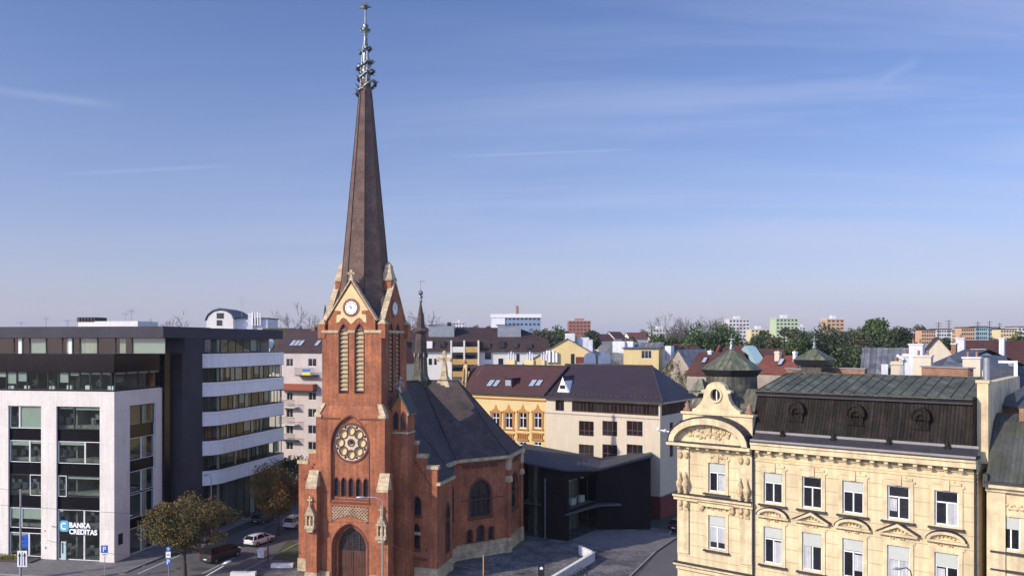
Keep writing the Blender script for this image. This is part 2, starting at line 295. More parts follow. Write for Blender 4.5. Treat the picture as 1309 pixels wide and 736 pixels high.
WHOLE = {'crown', 'foliage', 'ivy', 'trunk', 'lattice', 'hour_mark', 'tracery', 'dark_light', 'roundel_ring', 'ridge_seam', 'standing_seam', 'mullion', 'arrow', 'antenna', 'lattice_mast', 'railing', 'clock_hand', 'body'}
class MB:
    def __init__(s, M=None): s.v, s.f, s.sm, s.mi, s.M, s.cur = [], [], [], [], M or Matrix.Identity(4), 0
    def face(s, pts, smooth=False):
        b = len(s.v); s.v += [s.M @ Vector(p) for p in pts]; s.f.append(list(range(b, b + len(pts)))); s.sm.append(smooth); s.mi.append(s.cur)
    def grid(s, rows, smooth=True, closed=False):
        b = len(s.v); n = len(rows[0]); s.v += [s.M @ Vector(p) for r in rows for p in r]
        for i in range(len(rows) - 1):
            for j in range(n if closed else n - 1):
                k = (j + 1) % n
                s.f.append([b + i * n + j, b + i * n + k, b + (i + 1) * n + k, b + (i + 1) * n + j]); s.sm.append(smooth); s.mi.append(s.cur)
    def box(s, x0, x1, y0, y1, z0, z1):
        b = len(s.v)
        s.v += [s.M @ Vector(p) for p in ((x0, y0, z0), (x1, y0, z0), (x1, y1, z0), (x0, y1, z0), (x0, y0, z1), (x1, y0, z1), (x1, y1, z1), (x0, y1, z1))]
        for q in ((0, 3, 2, 1), (4, 5, 6, 7), (0, 1, 5, 4), (1, 2, 6, 5), (2, 3, 7, 6), (3, 0, 4, 7)):
            s.f.append([b + i for i in q]); s.sm.append(False); s.mi.append(s.cur)
        return s
    def prism(s, poly, z0, z1):             # footprint polygon (x, y) extruded up
        n = len(poly); b = len(s.v)
        s.v += [s.M @ Vector((p[0], p[1], z0)) for p in poly] + [s.M @ Vector((p[0], p[1], z1)) for p in poly]
        s.f += [list(range(b, b + n))[::-1], list(range(b + n, b + 2 * n))]; s.sm += [False] * 2; s.mi += [s.cur] * 2
        for i in range(n):
            j = (i + 1) % n; s.f.append([b + i, b + j, b + n + j, b + n + i]); s.sm.append(False); s.mi.append(s.cur)
        return s
    def plate(s, outer, holes=(), y0=0.0, y1=0.3):  # facade panel in (x, z) with openings, from y0 to y1
        loops = [outer] + list(holes); allp = [p for l in loops for p in l]
        tris = tessellate_polygon([[Vector((p[0], p[1], 0)) for p in l] for l in loops])
        b = len(s.v); n = len(allp)
        s.v += [s.M @ Vector((p[0], y0, p[1])) for p in allp] + [s.M @ Vector((p[0], y1, p[1])) for p in allp]
        for tq in tris:
            a, c, d = (allp[i] for i in tq)
            area = (c[0] - a[0]) * (d[1] - a[1]) - (d[0] - a[0]) * (c[1] - a[1])
            if abs(area) < 1e-9: continue
            q = list(tq) if area > 0 else list(tq)[::-1]
            s.f.append([b + i for i in q]); s.f.append([b + n + i for i in q[::-1]]); s.sm += [False] * 2; s.mi += [s.cur] * 2
        k = 0
        for li, l in enumerate(loops):
            A = sum(l[i][0] * l[(i + 1) % len(l)][1] - l[(i + 1) % len(l)][0] * l[i][1] for i in range(len(l)))
            fl = (A > 0) == (li == 0)
            for i in range(len(l)):
                j = (i + 1) % len(l); q = [b + k + j, b + k + i, b + n + k + i, b + n + k + j]
                s.f.append(q if fl else q[::-1]); s.sm.append(False); s.mi.append(s.cur)
            k += len(l)
        return s
    def tube(s, p0, p1, r0, r1=None, n=8, caps=True, smooth=True):
        r1 = r0 if r1 is None else r1; p0, p1 = Vector(p0), Vector(p1); d = (p1 - p0)
        if d.length < 1e-6: return s
        d.normalize(); a = d.orthogonal().normalized(); c = d.cross(a)
        ring = lambda p, r: [p + (a * math.cos(2 * math.pi * i / n) + c * math.sin(2 * math.pi * i / n)) * r for i in range(n)]
        r_0, r_1 = ring(p0, r0), ring(p1, r1); s.grid([r_0, r_1], smooth, True)
        if caps: s.face(r_0[::-1]); s.face(r_1)
        return s
    def path(s, pts, r, n=6):
        for a, b_ in zip(pts[:-1], pts[1:]): s.tube(a, b_, r, r, n)
        return s
    def lathe(s, prof, c=(0, 0), n=16, smooth=True, rot=0.0):
        rows = [[(c[0] + r * math.cos(2 * math.pi * i / n + rot), c[1] + r * math.sin(2 * math.pi * i / n + rot), z) for i in range(n)] for r, z in prof]
        s.grid(rows, smooth, True); s.face(rows[0][::-1]); s.face(rows[-1]); return s
    def ball(s, c, r, n=10, sq=(1, 1, 1)):
        rows = []
        for i in range(n // 2 + 1):
            a = -math.pi / 2 + math.pi * i / (n // 2); rr = max(math.cos(a), .02)
            rows.append([(c[0] + r * rr * math.cos(2 * math.pi * j / n) * sq[0], c[1] + r * rr * math.sin(2 * math.pi * j / n) * sq[1], c[2] + r * math.sin(a) * sq[2]) for j in range(n)])
        s.grid(rows, True, True); return s
    def disc(s, x, z, r, y0, y1, n=28, inner=None):    # round plate on a facade
        o = [(x + r * math.cos(2 * math.pi * i / n), z + r * math.sin(2 * math.pi * i / n)) for i in range(n)]
        h = [[(x + inner * math.cos(2 * math.pi * i / n), z + inner * math.sin(2 * math.pi * i / n)) for i in range(n)]] if inner else []
        return s.plate(o, h, y0, y1)
    def pieces(s):
        n = len(s.f); par = list(range(n))
        def find(i):
            while par[i] != i: par[i] = par[par[i]]; i = par[i]
            return i
        own = {}
        for i, f in enumerate(s.f):
            for k in f:
                if k in own: par[find(i)] = find(own[k])
                else: own[k] = i
        isl = {}
        for i in range(n): isl.setdefault(find(i), []).append(i)
        isl = list(isl.values())
        if not 1 < len(isl) <= 160: return [list(range(n))]
        bb = []
        for fs in isl:
            pts = [s.v[k] for i in fs for k in s.f[i]]; bb.append(([min(p[a] for p in pts) for a in range(3)], [max(p[a] for p in pts) for a in range(3)]))
        size = [max(h[a] - l[a] for a in range(3)) for l, h in bb]; k_ = len(isl); pr = list(range(k_))
        def fd(i):
            while pr[i] != i: i = pr[i]
            return i
        for i in range(k_):
            for j in range(i):
                gap = max(max(bb[i][0][a] - bb[j][1][a], bb[j][0][a] - bb[i][1][a]) for a in range(3))
                if gap < .25 * max(size[i], size[j]) and gap < .6 + .1 * max(size[i], size[j]): pr[fd(i)] = fd(j)
        g_ = {}
        for i in range(k_): g_.setdefault(fd(i), []).extend(isl[i])
        return list(g_.values()) if len(g_) <= 40 else [list(range(n))]
    def build(s, name, m, parent=None, recalc=True, label=None):
        if parent is not None and name not in WHOLE:
            pcs = s.pieces()
            if len(pcs) > 1:
                first = None
                for fs in pcs:
                    t_ = MB(); ix = {}
                    for i in fs:
                        f2 = []
                        for k in s.f[i]:
                            if k not in ix: ix[k] = len(t_.v); t_.v.append(s.v[k])
                            f2.append(ix[k])
                        t_.f.append(f2); t_.sm.append(s.sm[i]); t_.mi.append(s.mi[i])
                    o_ = t_.build1(name, m, parent, recalc, label); first = first or o_
                return first
        return s.build1(name, m, parent, recalc, label)
    def build1(s, name, m, parent=None, recalc=True, label=None):
        me = bpy.data.meshes.new(name); off = world_loc(parent) if parent else Vector((0, 0, 0))
        if parent and parent.get('_inv'): pass
        me.from_pydata([v - off for v in s.v], [], s.f)
        for p, k, mi in zip(me.polygons, s.sm, s.mi): p.use_smooth = k; p.material_index = mi
        if recalc:
            bm = bmesh.new(); bm.from_mesh(me); bmesh.ops.recalc_face_normals(bm, faces=bm.faces); bm.to_mesh(me); bm.free()
        uv = me.uv_layers.new(name='UVMap'); vs_ = me.vertices
        for p in me.polygons:
            nn = p.normal
            if abs(nn.z) > .97: T1, T2 = Vector((1, 0, 0)), Vector((0, 1, 0))
            else: T1 = Vector((-nn.y, nn.x, 0)).normalized(); T2 = nn.cross(T1)
            for li in p.loop_indices:
                q = vs_[me.loops[li].vertex_index].co; uv.data[li].uv = (q.dot(T1), q.dot(T2))
        for mm in (m if isinstance(m, (list, tuple)) else [m]): me.materials.append(MT[mm])
        o = bpy.data.objects.new(name, me); col.objects.link(o); o.parent = parent
        if label: o['label'] = label
        return o

def arch(cx, a, z0, zs, zt, n=7):           # pointed or round arch outline, CCW from bottom left
    h = zt - zs; c = (a * a - h * h) / (2 * a); Rr = a - c
    pts = [(cx - a, z0), (cx + a, z0)]
    th = math.atan2(h, -c) if True else 0
    for i in range(n + 1):
        q = th * i / n; pts.append((cx + c + Rr * math.cos(q), zs + Rr * math.sin(q)))
    for i in range(n - 1, -1, -1):
        q = th * i / n; pts.append((cx - c - Rr * math.cos(q), zs + Rr * math.sin(q)))
    return pts
def rect(x0, x1, z0, z1): return [(x0, z0), (x1, z0), (x1, z1), (x0, z1)]
def text_mesh(name, s, size, M, m, parent, depth=.02, bold=0.0, align='CENTER'):
    c = bpy.data.curves.new(name, 'FONT'); c.body = s; c.size = size; c.extrude = depth; c.offset = bold; c.align_x = align; c.resolution_u = 3
    o = bpy.data.objects.new(name + '_tmp', c); col.objects.link(o)
    bpy.context.view_layer.update()
    me = bpy.data.meshes.new_from_object(o.evaluated_get(bpy.context.evaluated_depsgraph_get()))
    bpy.data.objects.remove(o); me.name = name
    off = Matrix.Translation(-world_loc(parent)) if parent else Matrix.Identity(4)
    me.transform(off @ M); me.materials.clear(); me.materials.append(MT[m])
    if not me.uv_layers: me.uv_layers.new(name='UVMap')
    o = bpy.data.objects.new(name, me); col.objects.link(o); o.parent = parent
    return o
def text_frame(P, t):                        # text lying on a facade: x along t, y up, z outwards
    t = Vector((t[0], t[1], 0)).normalized(); out = Vector((t.y, -t.x, 0)); M = Matrix.Identity(4)
    for i in range(3): M[i][0] = t[i]; M[i][1] = (0, 0, 1)[i]; M[i][2] = out[i]; M[i][3] = P[i]
    return M

hm = bpy.data.materials.new('thin_haze'); hm.use_nodes = True; t = hm.node_tree; t.nodes.clear(); o_ = N(t, 'ShaderNodeOutputMaterial'); pv = N(t, 'ShaderNodeVolumePrincipled')
pv.inputs['Color'].default_value = (.80, .85, .95, 1); pv.inputs['Density'].default_value = .00010; pv.inputs['Anisotropy'].default_value = .2; t.links.new(pv.outputs[0], o_.inputs['Volume']); MT['haze'] = hm
# ------------------------------------------------------------------ THE SETTING
def sheet(name, pts, z, m_, thick=0.0):
    b = MB()
    if thick: b.prism([(p[0], p[1]) for p in pts], z - thick, z)
    else: b.face([(p[0], p[1], z) for p in pts])
    return tag(b.build(name, m_), kind='structure')
b = MB(); b.face([(-6000, -400, -.02), (6000, -400, -.02), (6000, 9000, -.02), (-6000, 9000, -.02)])
tag(b.build('ground', 'citygr'), kind='structure')
rows = []
for j, Yh in enumerate((2400, 3000, 3800, 4800)):
    rows.append([(x, Yh + 80 * math.sin(x * .002 + j), (-2, 40, 62, 0)[j] * (.75 + .35 * noise.noise(Vector((x * .0007, j * .4, 0))) + .15 * math.sin(x * .0016)) + (0 if j else -4)) for x in range(-5200, 5201, 200)])
b = MB(); b.grid(rows); tag(b.build('hills', 'hill'), kind='structure')

CHT = Vector((math.cos(R(15)), -math.sin(R(15)), 0))
BK = Vector((-46.7, 94.6, 0)); BT = Vector((math.cos(R(10.2)), -math.sin(R(10.2)), 0)); BN = Vector((-BT.y, BT.x, 0))
# street between the bank and the church, running away from us; the crossing street in front
def along(P, a, d): return (P + BT * a + BN * d)
sheet('road', [(-140, 60), (60, 48), (60, 74), (4, 82), (-22, 86), (-24, 100), (-18, 135), (-6, 190), (-16, 192), (-30, 140), (-40, 100), (-46, 86.5), (-140, 96)], .0, 'asphalt')
kp = []
pave = [tuple(along(BK, a, d)[:2]) for a, d in ((-60, 2), (-60, -6.2), (0.5, -6.2), (3.6, -3.0), (4.0, 12), (4.6, 60), (-3, 60), (-3, 2))]
sheet('pavement', pave, .13, 'paving', .14)
b = MB()
for (p, q) in zip(pave[1:6], pave[2:7]):
    d = Vector((q[0] - p[0], q[1] - p[1], 0))
    if d.length < 8.5 and d.x < -5: continue
    nrm = Vector((d.y, -d.x, 0)).normalized() * .15
    b.prism([p, q, (q[0] + nrm.x, q[1] + nrm.y), (p[0] + nrm.x, p[1] + nrm.y)], -.02, .145)
tag(b.build('kerb', 'kerb'), kind='structure')
# painted lines of the street
b = MB()
def line(p, q, w, z=.008):
    p, q = Vector(p), Vector(q); d = (q - p).normalized(); nn = Vector((-d.y, d.x, 0)) * w / 2
    b.face([(p + nn)[:2] + (z,), (q + nn)[:2] + (z,), (q - nn)[:2] + (z,), (p - nn)[:2] + (z,)])
line(gp(20, 733), gp(160, 733), .12); 
line(gp(176, 733), gp(232, 708), .14); line(gp(258, 733), gp(300, 712), .12)
for i in range(9):
    p = gp(170 + i * 7.5, 722 - i * 5.0); line(p, p + Vector((1.5, -.35, 0)), .3)
for i in range(6): line((-33 + i * .0, 62 + i * 3.6, 0), (-33.5 + i * .0, 64 + i * 3.6, 0), .14)
tag(b.build('road_marking', 'paint'), kind='structure')
# square round the church: setts, lawn
sheet('church_square', [(-31.4, 86.5), (-12, 82.6), (8, 80.5), (11.5, 86), (19.5, 104), (22, 111.4), (19, 113), (8, 113), (0, 110), (-10, 130), (-20, 130), (-26.5, 108)], .10, 'cobble', .12)
b = MB()
sq = [(-26.5, 108), (-31.4, 86.5), (-12, 82.6), (8, 80.5), (11.5, 86), (19.5, 104), (22, 111.4)]
for p, q in zip(sq[:-1], sq[1:]):
    d = Vector((q[0] - p[0], q[1] - p[1], 0)); nrm = Vector((d.y, -d.x, 0)).normalized() * .18
    b.prism([p, q, (q[0] + nrm.x, q[1] + nrm.y), (p[0] + nrm.x, p[1] + nrm.y)], -.02, .13)
tag(b.build('square_kerb', 'kerb'), kind='structure')
lawn = [gp(347, 716), gp(380, 717), gp(381, 694), gp(368, 690)]
sheet('lawn', [tuple(p[:2]) for p in lawn], .115, 'grass')
sheet('side_street', [(11.6, 84), (19.7, 103.6), (24, 113.5), (60, 150), (66, 146), (40, 113), (30, 92), (20, 74), (8, 76)], .004, 'asphalt')
sheet('side_pavement', [(24.0, 104.0), (27.4, 112.4), (29.0, 111.6), (25.6, 103.2)], .11, 'kerb', .12)

# ------------------------------------------------------------------ THE RED CHURCH
O = Vector((-17.2, 85.5, 0))
CH = Frame(O, CHT); CM = CH.mat()
church = thing('church', 'tall red brick neo-gothic church with a clock tower and a pointed brown spire', 'church', tuple(O))
def CB(): return MB(CM)
def side_frame(u, v):                        # a wall facing right (+u), x runs along v
    return Frame(CH.w(u, v), CH.n)

# --- tower: front wall in two planes with portal, rose and lancets
w = CB()
outer = [(-4, 0), (-2.15, 0)] + arch(0, 2.15, 0, 4.3, 6.75)[2:][::-1][0:0]
po = arch(0, 2.1, 0, 4.1, 6.75)
outline = [(-4, 0), po[0]] + po[2:][::-1] + [po[1], (4, 0), (4, 18.3), (-4, 18.3)]
# po[2:] runs right-spring ... apex ... left-spring; reversed it runs left to right
blind = arch(0, 2.18, 9.15, 15.0, 18.15)
w.plate(outline, [blind], 0, .28)
rose_r = 2.05
holes = [[(rose_r * math.cos(2 * math.pi * i / 28), 15.3 + rose_r * math.sin(2 * math.pi * i / 28)) for i in range(28)]]
lx = [-1.78 + i * .86 for i in range(5)]
for x in lx: holes.append(arch(x + .06, .29, 9.55, 11.0, 11.55, 4))
w.plate([(p[0] * 1.03, p[1] if p[1] > 9.2 else 8.9) for p in blind], holes, .282, .60)
for i, (a, zt, y0) in enumerate(((1.86, 6.5, .28), (1.64, 6.25, .55))):
    q = arch(0, a, 0.02, 4.1, zt); q0 = arch(0, a + .26, 0.01, 4.1, zt + .27)
    w.plate(q0, [q], y0, y0 + .28)
w.box(-4, -3.7, .28, 7.6, 0, 18.3); w.box(3.7, 4, .28, 7.6, 0, 18.3); w.box(-4, 4, 7.3, 7.6, 0, 18.3)
# belfry shaft above
bw = 3.45
def belfry_wall(fr, half):
    q = MB(fr.mat())
    o_l = [(-half, 18.3), (half, 18.3), (half, 27.1), (-half, 27.1)]
    hh = [arch(-.92, .52, 20.6, 26.7, 27.05 + .9, 5), arch(.92, .52, 20.6, 26.7, 27.05 + .9, 5)]
    # gable pentagon on top of the square shaft, one sheet so the lancets can rise into it
    g_ = [(-half, 18.3), (half, 18.3), (half, 27.1), (2.75, 27.1), (2.75, 28.5), (0, 32.6), (-2.75, 28.5), (-2.75, 27.1), (-half, 27.1)]
    q.plate(g_, hh, 0, .42); return q
FR = [Frame(CH.w(0, .35), CH.t), Frame(CH.w(bw, .35 + bw), CH.n), Frame(CH.w(0, .35 + 2 * bw), -CH.t), Frame(CH.w(-bw, .35 + bw), -CH.n)]
for i, fr in enumerate(FR):
    q = belfry_wall(fr, bw if i % 2 == 0 else bw - .421); w.v += q.v
    w.f += [[k + len(w.v) - len(q.v) for k in f] for f in q.f]; w.sm += q.sm; w.mi += q.mi
w.build('tower_wall', 'brick', church)
# stone weathering where the shaft steps in, string courses, plinth
s = CB()

for sx in (-1, 1):
    for v_ in (0, 1):
        yo, yi = (-.14, .33) if v_ == 0 else (7.74, 7.27)
        xo, xi = sx * 4.14, sx * 3.47
        s.face([(xo, yo, 18.3), (sx * 3.5, yo, 18.3), (sx * 3.0, yi, 19.45), (xi, yi, 19.45)]); s.face([(xo, yo, 18.3), (xi, yi, 19.45), (xi, yi + (.55 if v_ == 0 else -.55), 19.45), (xo, yo + (.7 if v_ == 0 else -.7), 18.3)])
        s.face([(xo, yo, 18.3), (xo, yo, 17.95), (sx * 3.3, yo, 17.95), (sx * 3.3, yo, 18.3)]); s.face([(xo, yo, 18.3), (xo, yo, 17.95), (xo, yo + (.8 if v_ == 0 else -.8), 17.95), (xo, yo + (.8 if v_ == 0 else -.8), 18.3)])
s.build('stone_offset', 'stone', church, recalc=False)
s = CB()
for a_, b_, c_, d_ in (((-4, 0), (4, 0), (3.45, .35), (-3.45, .35)), ((4, 0), (4, 7.6), (3.45, 7.25), (3.45, .35)), ((-4, 0), (-4, 7.6), (-3.45, 7.25), (-3.45, .35)), ((4, 7.6), (-4, 7.6), (-3.45, 7.25), (3.45, 7.25))): s.face([(*a_, 18.3), (*b_, 18.3), (*c_, 19.2), (*d_, 19.2)])
s.build('sloping_set_back', 'brick', church)
s = CB()
for x0, x1 in ((-3.55, -1.5), (-.42, .42), (1.5, 3.55)): s.box(x0, x1, .24, .36, 26.95, 27.25)
s.box(bw, bw + .1, .24, .36 + 2 * bw, 26.95, 27.25); s.box(-bw - .1, -bw, .24, .36 + 2 * bw, 26.95, 27.25)
s.build('stone_course', 'stone', church)
s = CB(); s.box(-4.08, -2.35, -.1, .02, 0, 1.5); s.box(2.35, 4.08, -.1, .02, 0, 1.5)
s.box(4, 4.1, -.1, 4.0, 0, 1.5); s.build('plinth', 'stone', church)
s = CB(); s.box(-2.35, 2.35, -.08, .02, 8.86, 9.06); s.box(-2.3, 2.3, .2, .3, 9.15, 9.3)
for x in lx: s.plate(arch(x + .06, .37, 9.5, 11.0, 11.68, 4), [arch(x + .06, .29, 9.55, 11.0, 11.55, 4)], .22, .284)
s.plate(arch(0, 2.28, 9.0, 15.0, 18.3), [arch(0, 2.18, 9.05, 15.0, 18.15)], -.05, .02)
for x0 in (-3.4, 1.1): s.box(x0, x0 + 2.3, -.03, .02, 17.75, 17.95)
for a, zt, y0 in ((2.1, 6.75, -.03), (1.86, 6.5, .25)): s.plate(arch(0, a + .09, 0.02, 4.1, zt + .1), [arch(0, a, .03, 4.1, zt)], y0, y0 + .04)
s.build('dark_moulding', 'brick_dark', church)
# lattice panel above the portal
p = CB(); p.plate([(-2.15, 6.75), (-2.15, 8.6), (2.15, 8.6), (2.15, 6.75), (1.5, 7.15), (0, 7.6), (-1.5, 7.15)][::-1], [], -.02, .01); lat = p.build('lattice_panel', 'brick_dark', church)
p = CB()
def top_of(x): return 7.6 - (abs(x) / 1.5) * .45 if abs(x) < 1.5 else 7.15 - (abs(x) - 1.5) / .65 * .4
for sgn in (1, -1):
    for k in range(-22, 23):
        x0 = k * .36; pts = []
        for i in range(40):
            t_ = i / 39; x = x0 + sgn * t_ * 1.9; z = 6.7 + t_ * 1.9
            if abs(x) < 2.1 and z > top_of(x) + .06 and z < 8.58: pts.append((x, z))
        if len(pts) > 2: (xa, za), (xb, zb) = pts[0], pts[-1]; p.face([(xa - .05, -.035, za), (xa + .05, -.035, za), (xb + .05, -.035, zb), (xb - .05, -.035, zb)])
p.build('lattice', 'stone', lat, recalc=False)
# five lancets
for x in lx:
    p = CB(); p.plate(arch(x + .06, .29, 9.55, 11.0, 11.55, 4), [], .48, .5); p.build('lancet_window', 'leaded', church)
# rose window: ring, eight roundels about a hub
rw = CB(); rw.disc(0, 15.3, 2.12, .16, .34, 36, 1.92); rose = rw.build('rose_window', 'brick_dark', church)
rw = CB()
outer_c = [(1.94 * math.cos(2 * math.pi * i / 40), 15.3 + 1.94 * math.sin(2 * math.pi * i / 40)) for i in range(40)]
hs_ = []
for k in range(8):
    a = 2 * math.pi * (k + .0) / 8 + math.pi / 2; hs_.append([(1.27 * math.cos(a) + .43 * math.cos(2 * math.pi * i / 14), 15.3 + 1.27 * math.sin(a) + .43 * math.sin(2 * math.pi * i / 14)) for i in range(14)])
    a += math.pi / 8; hs_.append([(1.72 * math.cos(a) + .15 * math.cos(2 * math.pi * i / 8), 15.3 + 1.72 * math.sin(a) + .15 * math.sin(2 * math.pi * i / 8)) for i in range(8)])
hs_.append([(.34 * math.cos(2 * math.pi * i / 14), 15.3 + .34 * math.sin(2 * math.pi * i / 14)) for i in range(14)])
rw.plate(outer_c, hs_, .30, .44); rw.build('tracery', 'rosestone', rose)
rw = CB()
for k in range(8):
    a = 2 * math.pi * k / 8 + math.pi / 2; rw.disc(1.27 * math.cos(a), 15.3 + 1.27 * math.sin(a), .53, .22, .32, 16, .43)
rw.disc(0, 15.3, .42, .22, .32, 16, .34); rw.build('roundel_ring', 'brick_dark', rose)
rw = CB(); rw.disc(0, 15.3, 2.0, .47, .5, 32); rw.build('pane', 'cream', rose)
rw = CB(); rw.disc(0, 15.3, .2, .43, .46, 14)
for k in range(8):
    a = 2 * math.pi * (k + .5) / 8 + math.pi / 2; rw.disc(1.72 * math.cos(a), 15.3 + 1.72 * math.sin(a), .14, .45, .47, 8)
rw.build('dark_light', 'leaded', rose)
# portal door
p = CB(); p.plate(arch(0, 1.62, 0.02, 4.1, 6.2), [arch(0, 1.45, .03, 4.1, 6.0)], .8, .95); dr = p.build('door', 'wood', church)
p = CB(); p.plate(arch(0, 1.45, 3.7, 4.1, 6.0), [], .9, .93); p.build('fanlight', 'leaded', dr)
p = CB(); p.box(-1.45, -.03, .86, .93, 0.1, 3.55); p.box(.03, 1.45, .86, .93, .1, 3.55); p.box(-1.45, 1.45, .84, .95, 3.5, 3.72)
for x in (-1.1, -.45, .45, 1.1): p.box(x - .2, x + .2, .83, .87, 2.0, 3.3)
for x in (-.72, 0, .72): p.box(x - .035, x + .035, .84, .9, 3.7, 5.4)
p.build('door_leaf', 'wood', dr)

# buttresses with stone offsets, each carrying a little gabled niche
for x0, x1, lab in ((-4.75, -3.45, 'left buttress of the tower front'), (3.45, 4.75, 'right buttress of the tower front')):
    p = CB(); p.box(x0, x1, -.85, .5, 0, 10.6); p.box(x0 + .08, x1 - .08, -.25, .5, 10.6, 12.1); bt = p.build('buttress', 'brick', church, label=lab)
    p = CB(); c = (x0 + x1) / 2
    p.prism([(x0 - .06, -.95), (x1 + .06, -.95), (x1 + .06, .5), (x0 - .06, .5)], 0, 1.5)
    p.face([(x0, -.92, 10.6), (x1, -.92, 10.6), (x1 - .1, -.2, 12.3), (x0 + .1, -.2, 12.3)]); p.face([(x0, -.92, 10.6), (x0 + .1, -.2, 12.3), (x0, .2, 10.6)]); p.face([(x1, -.92, 10.6), (x1 - .1, -.2, 12.3), (x1, .2, 10.6)])
    p.box(x0 + .02, x1 - .02, -.9, .3, 10.42, 10.6)
    p.build('stone_cap', 'stone', bt)
    p = CB(); zc = 5.6 if c > 0 else 6.2
    p.box(c - .55, c + .55, -1.35, -.84, zc, zc + .35); p.box(c - .35, c + .35, -1.2, -.84, zc - .35, zc)
    p.box(c - .5, c - .34, -1.15, -.84, zc + .35, zc + 1.5); p.box(c + .34, c + .5, -1.15, -.84, zc + .35, zc + 1.5)
    for sgn in (-1, 1): p.face([(c + sgn * .6, -1.25, zc + 1.4), (c, -1.2, zc + 2.6), (c, -.84, zc + 2.6), (c + sgn * .6, -.84, zc + 1.4)])
    p.plate([(c - .6, zc + 1.4), (c + .6, zc + 1.4), (c, zc + 2.6)], [], -1.24, -1.1)
    p.box(c - .06, c + .06, -1.2, -1.05, zc + 2.5, zc + 3.5); p.box(c - .28, c + .28, -1.2, -1.05, zc + 3.0, zc + 3.14)
    p.lathe([(.16, zc + .35), (.2, zc + .9), (.11, zc + 1.2), (.13, zc + 1.38), (.02, zc + 1.5)], (c, -1.0), 8)
    p.build('niche', 'stone', bt)

